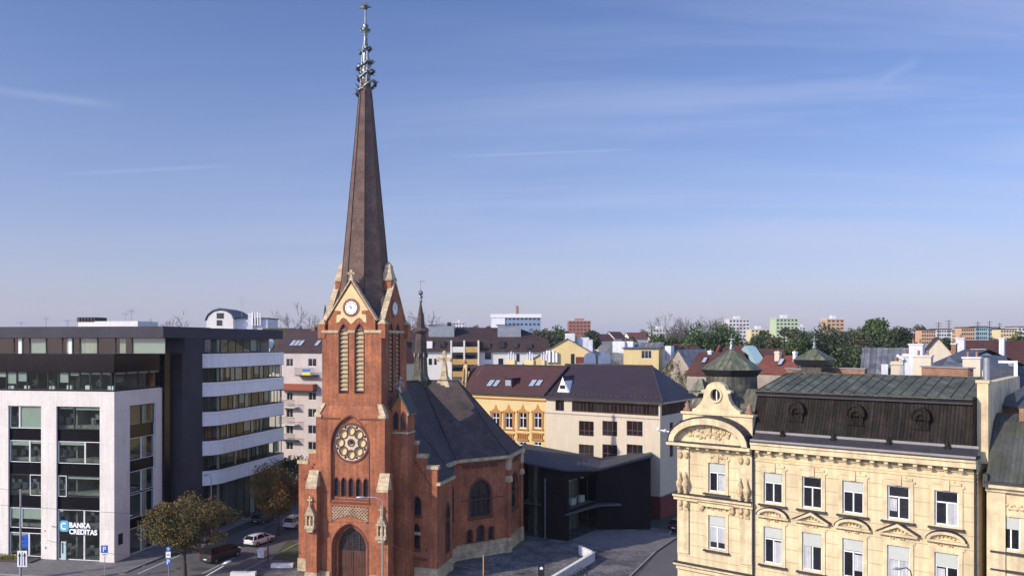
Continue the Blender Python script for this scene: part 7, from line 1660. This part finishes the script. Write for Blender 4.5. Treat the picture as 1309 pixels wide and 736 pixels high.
for px, w_ in ((777, 1.6), (785, 1.4), (792, 2.2)): chim(gh, fr_.w(fr_.at(px, 440)[0], 3 + w_), w_, 1, zof(455, 178), zof(436, 178), 'chimwhite', False, fr_.t)
P_, t_, L_ = span(797, 842, 168, 166); fd, fr_, ro = house('yellow_flat_roofed_house', 'small yellow flat roofed attic storey with one wide window', 'building', P_, t_, L_, 9, zof(445.5, 167), zof(444.5, 167), 'brightyellow', 'slateroof', .35, wins=[((820 - 797) * 167 / F, (833 - 797) * 167 / F, zof(458, 167), zof(448, 167))])
P_, t_, L_ = span(842, 893, 168, 160); h1, fr_, ro = house('ivy_grown_house', 'whitish house end overgrown with pale ivy behind the plum hipped roof', 'building', P_, t_, L_, 9, zof(487, 165), zof(447, 170), 'dullwall', 'greyroof', .25, gable=True)
rng = random.Random(8); q = MB()
for k in range(80): x = rng.uniform(.04, .97); leaves(q, fr_.w(L_ * x, -.25, rng.uniform(zof(520, 165), zof(487, 165) + (zof(447, 170) - zof(487, 165)) * (1 - abs(2 * x - 1)) * .85)), 1.2, 60, .16, rng, (1, .3, 1))
q.build('ivy', 'ivy', h1, recalc=False)
chim(h1, fr_.w(.8, 2), 1.6, 1, zof(460, 166), zof(442, 166), 'chimwhite', False, fr_.t)
# group of red and maroon roofs behind the turret
def rh(label, x0, x1, y_e, y_r, Yd, roof, wall='creamwall', name='red_roofed_house', tw=3, **k):
    P_, t_, L_ = span(x0, x1, Yd + tw, Yd - tw); return house(name, label, 'house', P_, t_, L_, k.pop('D', 9), zof(y_e, Yd), zof(y_r, Yd + 4), wall, roof, .25, **k)
h, fr_, ro = rh('mossy maroon roof with a skylight left of the nearer green turret', 878, 935, 479, 451, 140, 'maroon', 'dullwall'); sky_w(ro, fr_, fr_.at(889, 465)[0], fr_.at(893.5, 465)[0], 2.0, 3.0, zof(479, 140) + 2.0 * .9 + .3, zof(479, 140) + 3 * .9 + .3); chim(h, fr_.w(fr_.at(892, 455)[0], 4), .7, .7, zof(460, 142), zof(448, 142), 'chimwhite', True, fr_.t)
h, fr_, ro = rh('dark red roof peak directly behind the nearer green turret', 914, 950, 462, 442, 185, 'maroon', 'dullwall', hip=.01)
q = MB(); q.tube(dp(914, 456, 182), dp(920.5, 441, 182), .5, .5, 4); q.build('party_wall_coping', 'maroonwall', h)
P_, t_, L_ = span(948, 966, 186, 180); q = MB(Frame(P_, t_).mat()); tg_ = thing('teal_gable_house', 'narrow teal painted gable end beside the nearer green turret', 'house', tuple(P_)); fr_ = Frame(P_, t_)
q = MB(fr_.mat()); q.plate([(0, 0), (L_, 0), (L_, zof(463, 183)), (L_ * .75, zof(455, 183)), (L_ * .25, zof(441.5, 183)), (0, zof(446, 183))], [], 0, 2.5); q.build('wall', 'teal', tg_); q = MB(fr_.mat()); q.box(L_ * .3, L_ * .5, -.05, .02, zof(460, 183), zof(455, 183)); q.build('window', 'glassd', tg_)
h, fr_, ro = rh('broad red roof with two white chimneys between the two green turrets', 963, 1012, 477, 455, 150, 'redroof', 'dullwall'); [chim(h, fr_.w(fr_.at(px, 450)[0], 3), w_, .8, zof(465, 150), zof(449, 150), m_, True, fr_.t) for px, w_, m_ in ((982, 1.0, 'creamwall'), (1004, .5, 'white'))]
sky_w(ro, fr_, fr_.at(987.5, 465)[0], fr_.at(992.5, 465)[0], 1.6, 2.8, zof(477, 150) + 1.6 * .9 + .2, zof(477, 150) + 2.8 * .9 + .2)
rh('low red roof with a blue vent right of the teal gable', 996, 1040, 470, 457, 190, 'redroof', 'creamwall')
rh('dark maroon roof in front of the far green block', 955, 1000, 458, 446, 220, 'maroon', 'dullwall')
rh('thin red roof line below the left of the far trees', 893, 916, 462, 452, 200, 'redroof', 'dullwall')
rh('brown roofed house with pale wall below the green trees', 850, 880, 452, 440, 230, 'brownroof', 'dullwall', name='brown_roofed_house')
# far corner turret of the same block
P2 = dp(1041, 470, 66); t2 = thing('green_turret', 'farther pyramid shaped green copper turret left of the grey roofs', 'turret', (P2.x, P2.y, 18.0)); FT = Frame((P2.x, P2.y), YT)
turret(t2, (0, 0), 1.15, 20, zof(459.5, 66), zof(445.5, 66), FT, neck=False)
q = MB(FT.mat()); q.box(-1.45, 1.45, -1.3, 1.45, 14, 23.6); q.build('turret_base', 'copperdark', t2)
# brick fire walls and chimneys right behind the green roof
for i, (x0, x1, y0, y1, Yd, lab) in enumerate(((1005, 1032, 472, 492, 72, 'low old brick parapet behind the left of the green sheet roof'), (1030, 1105, 471, 495, 66, 'low old brick parapet under the farther turret'), (1178, 1237, 470, 492, 58, 'old brick parapet wall beneath the solar panels'))):
    P_, t_, L_ = span(x0, x1, Yd + 2, Yd - 2); root = thing('brick_parapet', lab, 'wall', tuple(P_) if True else 0); q = MB(Frame(P_, t_).mat()); q.box(0, L_, 0, .5, 12, zof(y0, Yd)); q.build('wall', 'rustbrick', root); q = MB(Frame(P_, t_).mat()); q.box(-.1, L_ + .1, -.08, .58, zof(y0, Yd), zof(y0, Yd) + .09); q.build('coping', 'kerb', root)
h, fr_, ro = rh('grey ribbed sheet roof behind the green sheet roof with aerials', 1103, 1168, 476, 446, 80, 'greyroof', 'creamwall', name='grey_roofed_house', tw=1)
for k, (px, w_, y0, m_) in enumerate(((1146, 1.0, 462, 'creamwall'), (1153, .5, 458, 'chimwhite'), (1158, .6, 452, 'chimwhite'), (1131, .6, 466, 'chimwhite'))): chim(h, fr_.w(fr_.at(px, 465)[0], -.6), w_, .6, zof(482, 78), zof(y0, 78), m_, k % 2 == 0, fr_.t)
q = MB(fr_.mat()); 
for k in range(3): x = fr_.at(1148 + k * 3, 460)[0]; q.ball((x, -.9, zof(455 + k * 2, 78)), .17, 8, (1, .35, 1))
q.build('satellite_dish', 'offwhite', h)
def stack(label, px, w_, y0, y1, Yd, m_, cap='flue'):
    P_ = dp(px, y1, Yd); root = thing('chimney_stack', label, 'chimney', (P_.x, P_.y, P_.z)); q = MB(Frame(P_, YT).mat()); q.box(-w_ / 2, w_ / 2, -.4, .4, P_.z - 3, zof(y0, Yd)); q.build('shaft', m_, root); q = MB(Frame(P_, YT).mat()); q.box(-w_ / 2 - .07, w_ / 2 + .07, -.47, .47, zof(y0, Yd), zof(y0, Yd) + .12); q.build('cap', 'chimwhite', root)
    q = MB(Frame(P_, YT).mat()); n_ = max(1, int(w_ / .45)); [q.tube((-w_ / 2 + (k + .5) * w_ / n_, 0, zof(y0, Yd) + .1), (-w_ / 2 + (k + .5) * w_ / n_, 0, zof(y0, Yd) + .5), .1, .09, 6) for k in range(n_)]; q.build('chimney_pot', 'rustbrick', root)
stack('big square white chimney stack left of the solar panels', 1172, 1.05, 441, 476, 68, 'chimwhite'); stack('cream plastered stack below the big square white chimney', 1180, 1.25, 456, 480, 62, 'creamwall'); stack('tall white grouped chimney stack at the cream gable', 1228, .8, 433, 456, 85, 'chimwhite')
stack('slim brick chimney left of the tall white group', 1220, .4, 440, 456, 80, 'rustbrick'); stack('wide white topped chimney in front of the slate tiles', 1243, 1.15, 458, 478, 60, 'creamwall'); stack('slim tall white chimney on the dark red roof', 1281, .5, 433, 470, 90, 'chimwhite')
h, fr_, ro = rh('cream gable with a dark roof beneath the far pastel houses', 1172, 1226, 462, 432, 100, 'darkroof', 'creamwall', name='cream_gabled_house', tw=1, gable=True)
h, fr_, ro = rh('wide dark red roof at the right with small white chimneys', 1236, 1345, 463, 436, 105, 'maroon', 'offwhite', tw=1)
for k in range(4): chim(h, fr_.w(fr_.at(1245 + k * 5, 455)[0], .4), .28, .5, zof(455, 104), zof(446, 104), 'offwhite', False, fr_.t)
h, fr_, ro = rh('bluish roof with three dark solar panels right of the big white chimney', 1186, 1210, 470, 448, 72, 'slateroof', 'offwhite', name='grey_roofed_house', tw=1)
h, fr_, ro = rh('grey pantile roof in front of the dark red roof', 1208, 1236, 470, 456, 70, 'greyroof', 'creamwall', name='grey_roofed_house', tw=.5)
h, fr_, ro = rh('pale grey tiled roof right of the wide white topped chimney', 1248, 1285, 470, 456, 66, 'slateroof', 'offwhite', name='grey_roofed_house', tw=.5)
P_, t_, L_ = span(1262, 1345, 56, 54); h, fr_, ro = house('blue_grey_roofed_house', 'blue grey roof with a white edged dormer at the right edge', 'house', P_, t_, L_, 6, zof(505, 55), zof(470, 58), 'offwhite', 'slateroof', .2)
q = MB(fr_.mat()); x = fr_.at(1296, 480)[0]; q.box(x, x + .22, -.2, 3.5, zof(490, 55), zof(462, 57)); q.box(x - .9, x + .22, -.2, .1, zof(464, 55), zof(461, 55)); q.build('white_edge', 'white', h)
P_, t_, L_ = span(1273, 1345, 49.5, 45); h, fr_, ro = house('tiled_outbuilding', 'pale purple tiled roof just right of the yellow fire wall', 'house', P_, t_, L_, 5, zof(521, 48), zof(489, 50), 'rustbrick', 'slateroof', .1)
tree('green_tree', 'round green treetop at the far right edge above the dark red roof', (Vector(dp(1300, 440, 160)).x, 160, 0), zof(421, 160), 4.5, 'leafg', 33, .3, .5, 1500, .35, 18)

# ------------------------------------------------------------------ FAR BLOCKS
def block(name, label, x0, x1, y0, y1, Yd, wall, nx, nz_, side=.3, hut=True):
    P_, t_, L_ = span(x0, x1, Yd); root = thing(name, label, 'building', tuple(P_)); z1 = zof(y0, Yd); zb_ = max(0, zof(y1, Yd)); fr_ = Frame(P_, t_); D_ = L_ * side * 3
    q = MB(fr_.mat()); q.box(0, L_, 0, D_, 0, z1); q.build('wall', wall, root); q = MB(fr_.mat()); q.box(-.2, L_ + .2, -.2, D_ + .2, z1, z1 + .4); (q.box(L_ * .35, L_ * .6, D_ * .2, D_ * .6, z1 + .4, z1 + 2.2) if hut else 0); q.build('flat_roof', 'blockpale' if hut else 'brownroof', root)
    cell = (z1 - zb_) / nz_
    for i in range(nx):
        for j in range(nz_): a = L_ * (i + .5) / nx; q = MB(fr_.mat()); q.box(a - L_ / nx * .27, a + L_ / nx * .27, -.12, .02, zb_ + cell * j + cell * .32, zb_ + cell * j + cell * .72); q.build('window', 'glassd', root)
    return root, fr_, L_, z1
r0, f0, L0, z0 = block('glass_office_tower', 'bluish white office block with a lattice mast on its roof', 628, 691, 404, 418, 620, 'blockblue', 12, 2); q = MB(f0.mat()); q.box(-.6, L0 + .6, -1, 14, z0 - 1.2, z0 + 1.6); q.box(0, L0 * .28, -.6, 0, 20, z0); q.build('white_fascia', 'white', r0)
for x in (L0 * .5, L0 * .56): antenna(r0, f0.w(x, 4, z0 + 1), 9.5, 5, 1.4, 'lattice_mast')
q = MB(f0.mat()); q.box(L0 * .5, L0 * .56, 3.6, 4.4, z0 + 1, z0 + 8); q.build('mast_core', 'rustbrick', r0)
antenna(r0, f0.w(L0 * .13, 3, z0 + 1), 5, 3, 1.5)
r0, f0, L0, z0 = block('brick_tower_block', 'reddish brown tower block right of the bluish office block', 727, 755, 410, 428, 650, 'blockred', 6, 4); antenna(r0, f0.w(L0 * .3, 3, z0), 6, 3, 1); q = MB(f0.mat()); q.box(L0 * .3, L0 * .72, 2, 8, z0, z0 + 2); q.build('lift_house', 'blockred', r0)
block('pale_tower_block', 'small pale tower block above the dark brown roof', 579, 594, 412, 420, 700, 'blockpale', 4, 2)
block('pale_tower_block', 'long low white building on the skyline left of the bare tree', 831, 858, 420, 436, 700, 'blockpale', 7, 3); block('pale_tower_block', 'white tower block with dark roof mast right of the bare tree', 932, 958, 408, 436, 520, 'blockpale', 6, 6)
block('cream_yellow_block', 'cream yellow apartment block between white and green towers', 960, 984, 421, 438, 480, 'blockyel', 5, 4); r0, f0, L0, z0 = block('green_tower_block', 'pale green tower block on the skyline', 992, 1020, 407, 440, 460, 'blockgreen', 6, 7); antenna(r0, f0.w(L0 * .3, 3, z0), 3.5, 2, 1)
block('pale_tower_block', 'white low block just right of the green tower', 1022, 1030, 418, 432, 600, 'blockpale', 2, 4); r0, f0, L0, z0 = block('orange_tower_block', 'orange tower block half hidden behind the dark green trees', 1057, 1079, 408, 440, 430, 'blockor', 4, 7); antenna(r0, f0.w(L0 * .2, 3, z0), 3, 2, 1)
block('red_low_block', 'red low building between the green tower and the trees', 1010, 1024, 428, 438, 400, 'blockred', 4, 2)
far = [(1178, 1196, 422, 'blockor', 'salmon'), (1197, 1216, 421, 'blockpale', 'pale grey'), (1217, 1228, 423, 'blockyel', 'cream'), (1229, 1246, 419, 'blockor', 'orange'), (1247, 1262, 418, 'blockteal', 'teal'), (1263, 1278, 419, 'blockteal', 'darker teal'), (1279, 1300, 421, 'blockyel', 'cream yellow'), (1301, 1330, 418, 'blockpale', 'whitish')]
for i, (x0, x1, y0, m_, cn) in enumerate(far): block('terraced_house', f'{cn} far terraced house on the right skyline, {["leftmost of the row", "second of the row", "narrow one beside the aerials", "left of the teal ones", "left one of the two teal ones", "right one of the two teal ones", "right of the teal ones", "at the right edge"][i]}', x0, x1, y0, 440, 360 + 20 * (i % 3), m_, 6, 4, hut=False)
# small far houses between the trees
CN = dict(offwhite='white', creamwall='cream', pink='pinkish', dullwall='grey brown', redroof='red', maroon='maroon', brownroof='brown', slateroof='grey')
fh = [(600, 618, 421, 0), (765, 785, 427, 1), (786, 800, 424, 2), (806, 828, 425, 0), (835, 850, 430, 1), (700, 722, 427, 2), (1085, 1100, 428, 0), (1152, 1175, 426, 1), (860, 876, 434, 2), (985, 1000, 432, 1), (1120, 1140, 430, 2), (240, 262, 420, 0), (415, 440, 428, 1), (905, 925, 430, 0), (1030, 1048, 428, 2)]
for i, (x0, x1, y0, k) in enumerate(fh):
    Yd = 330 + 37 * (i % 6); P_, t_, L_ = span(x0, x1, Yd, Yd + 4); wl_ = ('offwhite', 'creamwall', 'pink')[k]
    rfm = ('redroof', 'maroon', 'brownroof')[i % 3]
    house('far_house', where((x0 + x1) / 2, CN[wl_] + ' far house with ' + CN[rfm] + ' roof', Yd), 'house', P_, t_, L_, 9, zof(y0 + 8, Yd), zof(y0, Yd), wl_, rfm, .3, group='small far houses below the skyline')
rg = random.Random(21)
for i in range(46):
    Yd = rg.uniform(200, 420); X0 = rg.uniform(-.36, .64) * Yd; px = CX + X0 / Yd * F; zr_ = rg.uniform(12, 19)
    if zof(0, Yd) < 0: continue
    A_ = Vector((X0, Yd, 0)); t_ = Vector((1, rg.uniform(-.5, .5), 0)); L_ = rg.uniform(10, 18)
    wm_, rfm = rg.choice(('offwhite', 'creamwall', 'pink', 'dullwall', 'dullwall')), rg.choice(('redroof', 'maroon', 'brownroof', 'slateroof', 'redroof'))
    if 330 < px < 560: continue
    house('far_house', where(px + L_ / 2 / Yd * F, CN[wm_] + ' far house with ' + CN[rfm] + ' roof', Yd), 'house', A_, t_, L_, 9, zr_ - 4, zr_, wm_, rfm, .3, group='small far houses below the skyline')

# ------------------------------------------------------------------ FAR TREES
def ft(label, px, py_top, Yd, rpx, leaf, seed, n=2600, sz=.4, base=.2, name='green_tree', clumps=30, group=None, bark='bark'):
    P_ = dp(px, HY, Yd); P_.z = 0; r_ = rpx * Yd / F * 1.22; h_ = zof(py_top, Yd); hc = min(h_ * .85, 2.0 * r_ * .95)
    return tree(name, label, P_, h_ * 1.02, r_, leaf, seed, .35, 1 - hc / h_, int(n * 1.5), sz, int(clumps * 1.3), bark=bark, group=group, cr=.36)
ft('large dark green tree below the bare crown, left half', 890, 418, 235, 27, 'leafg', 41, 5200, .36, clumps=42)
ft('large dark green tree next to the nearer turret, right half', 922, 415, 240, 27, 'leafg', 42, 5200, .36, clumps=42)
bare('bare_tree', 'tall leafless tree spreading above the large green trees', (dp(893, HY, 250).x, 250, 0), zof(393, 250), 14, .42, 6, .40, .50, nl=7)
bare('bare_tree', 'leafless treetop left of the church tower above the dark roof', (dp(389, HY, 200).x, 200, 0), zof(406, 200), 4, .25, 5, .55, .6)
bare('bare_tree', 'leafless treetop between tower and ridge turret', (dp(524, HY, 210).x, 210, 0), zof(407, 210), 6, .25, 5, .55, .6)
bare('bare_tree', 'leafless treetop peeping over the office roof', (dp(246, HY, 220).x, 220, 0), zof(410, 220), 8, .25, 5, .55, .7)
ft('dense dark green tree in front of the orange tower', 1050, 411, 260, 30, 'leafd', 43, 5000, .40, clumps=40); ft('dark green tree left of the orange tower', 1030, 424, 250, 16, 'leafd', 44, 2600, .38)
ft('bushy tree with reddish tints right of the orange tower', 1092, 420, 280, 22, 'leafo', 45, 3000, .45); ft('tall green tree, highest of the right clump', 1120, 406, 290, 22, 'leafg', 46, 4200, .45, clumps=38); ft('dark green tree at the right end of the right clump', 1148, 420, 250, 20, 'leafd', 47, 3600, .42); ft('pointed pale green tree right of the right clump', 1176, 417, 420, 10, 'leafo', 48, 1500, .6)
ft('dark tree in front of the grey ribbed roof', 1085, 438, 190, 26, 'leafd', 49, 3000, .4)
ft('olive green tree behind the dark brown roof', 690, 415, 300, 22, 'leafo', 50, 3600, .45); ft('green tree left of the reddish brown block', 712, 419, 330, 16, 'leafg', 51, 2500, .5); ft('low green treetop above the long dark roof', 604, 417, 420, 14, 'leafo', 52, 1800, .6); ft('second low treetop above the long dark roof', 625, 417, 430, 10, 'leafo', 53, 1400, .6)
ft('dark green tree below the reddish brown block', 757, 424, 300, 12, 'leafd', 54, 1600, .45); ft('olive tree in front of the long low white building', 845, 427, 230, 16, 'leafg', 55, 2200, .4); ft('thin columnar tree beside the green tower', 1003, 419, 380, 6, 'leafo', 57, 900, .5)
tree('garden_tree', 'dark green tree between the office wing and the church left wing', (dp(384, HY, 128).x, 128, 0), 9, 4, 'leafd', 60, .2, .2, 2600, .2, 26)
ft('dark tree below the cream yellow block', 965, 431, 230, 17, 'leafd', 61, 2600, .38); ft('olive tree below the green tower block', 988, 429, 250, 15, 'leafo', 62, 2600, .4); ft('green tree below the orange tower block and left of the turret', 1015, 432, 220, 14, 'leafg', 63, 2600, .38); ft('dark tree between the long low white building and the bare tree', 862, 430, 240, 14, 'leafd', 64, 2400, .38); ft('olive tree left of the yellow attic storey', 806, 432, 260, 12, 'leafo', 65, 1800, .4)
for i in range(34):
    Yd = rg.uniform(300, 620); px = rg.uniform(560, 1340); top = rg.uniform(419, 430)
    if 1180 < px < 1309: top = rg.uniform(431, 438); Yd = rg.uniform(250, 330)
    lf = rg.choice(('leafo', 'leafo', 'leafg', 'leafd')); ft(where(px, 'small ' + dict(leafo='olive', leafg='green', leafd='dark')[lf] + ' far tree', Yd), px, top, Yd, rg.uniform(7, 14), lf, 100 + i, 800, .65, .15, 'far_tree', 16, 'small trees of the far town')
q = MB(); rng = random.Random(77)
for k in range(1500):
    Yd = rng.uniform(650, 2000); X0 = rng.uniform(-.42, .70) * Yd; c = Vector((X0, Yd, rng.uniform(2, 18))); leaves(q, c, rng.uniform(5, 11), 9, 3.2, rng, (1.4, 1.4, .6))
tag(q.build('distant_wood', 'leafo', recalc=False), 'hazy belt of distant trees along the horizon', 'wood', kind='stuff')
q = MB()
for k in range(10):
    pass
for i, (px, yt) in enumerate(((833, 421), (1200, 416), (1213, 413), (1250, 415), (1265, 414), (1278, 416))):
    Yd = 300 + 20 * i; P_ = dp(px, yt, Yd); q = MB(); q.tube((P_.x, Yd, 10), (P_.x, Yd, P_.z + 1.5), .22, .14, 5)
    for k in range(3): q.tube((P_.x - 1.4 + .3 * k, Yd, P_.z + .8 - k * 1.1), (P_.x + 1.4 - .3 * k, Yd, P_.z + .8 - k * 1.1), .1, .1, 4)
    tag(q.build('far_aerial', 'wire'), ('lone dark aerial mast left of the bare tree', 'leftmost aerial mast among the right skyline houses', 'tall aerial mast above the tall white grouped chimney', 'aerial mast above the orange far house', 'aerial mast between the teal far houses', 'rightmost aerial mast above the far houses')[i], 'aerial')

# ------------------------------------------------------------------ the air over the town
q = MB(); q.box(-6100, 6100, -450, 9100, -6, 96); hz = q.build('haze', 'haze'); tag(hz, 'thin even haze over the whole town', 'haze', kind='stuff')
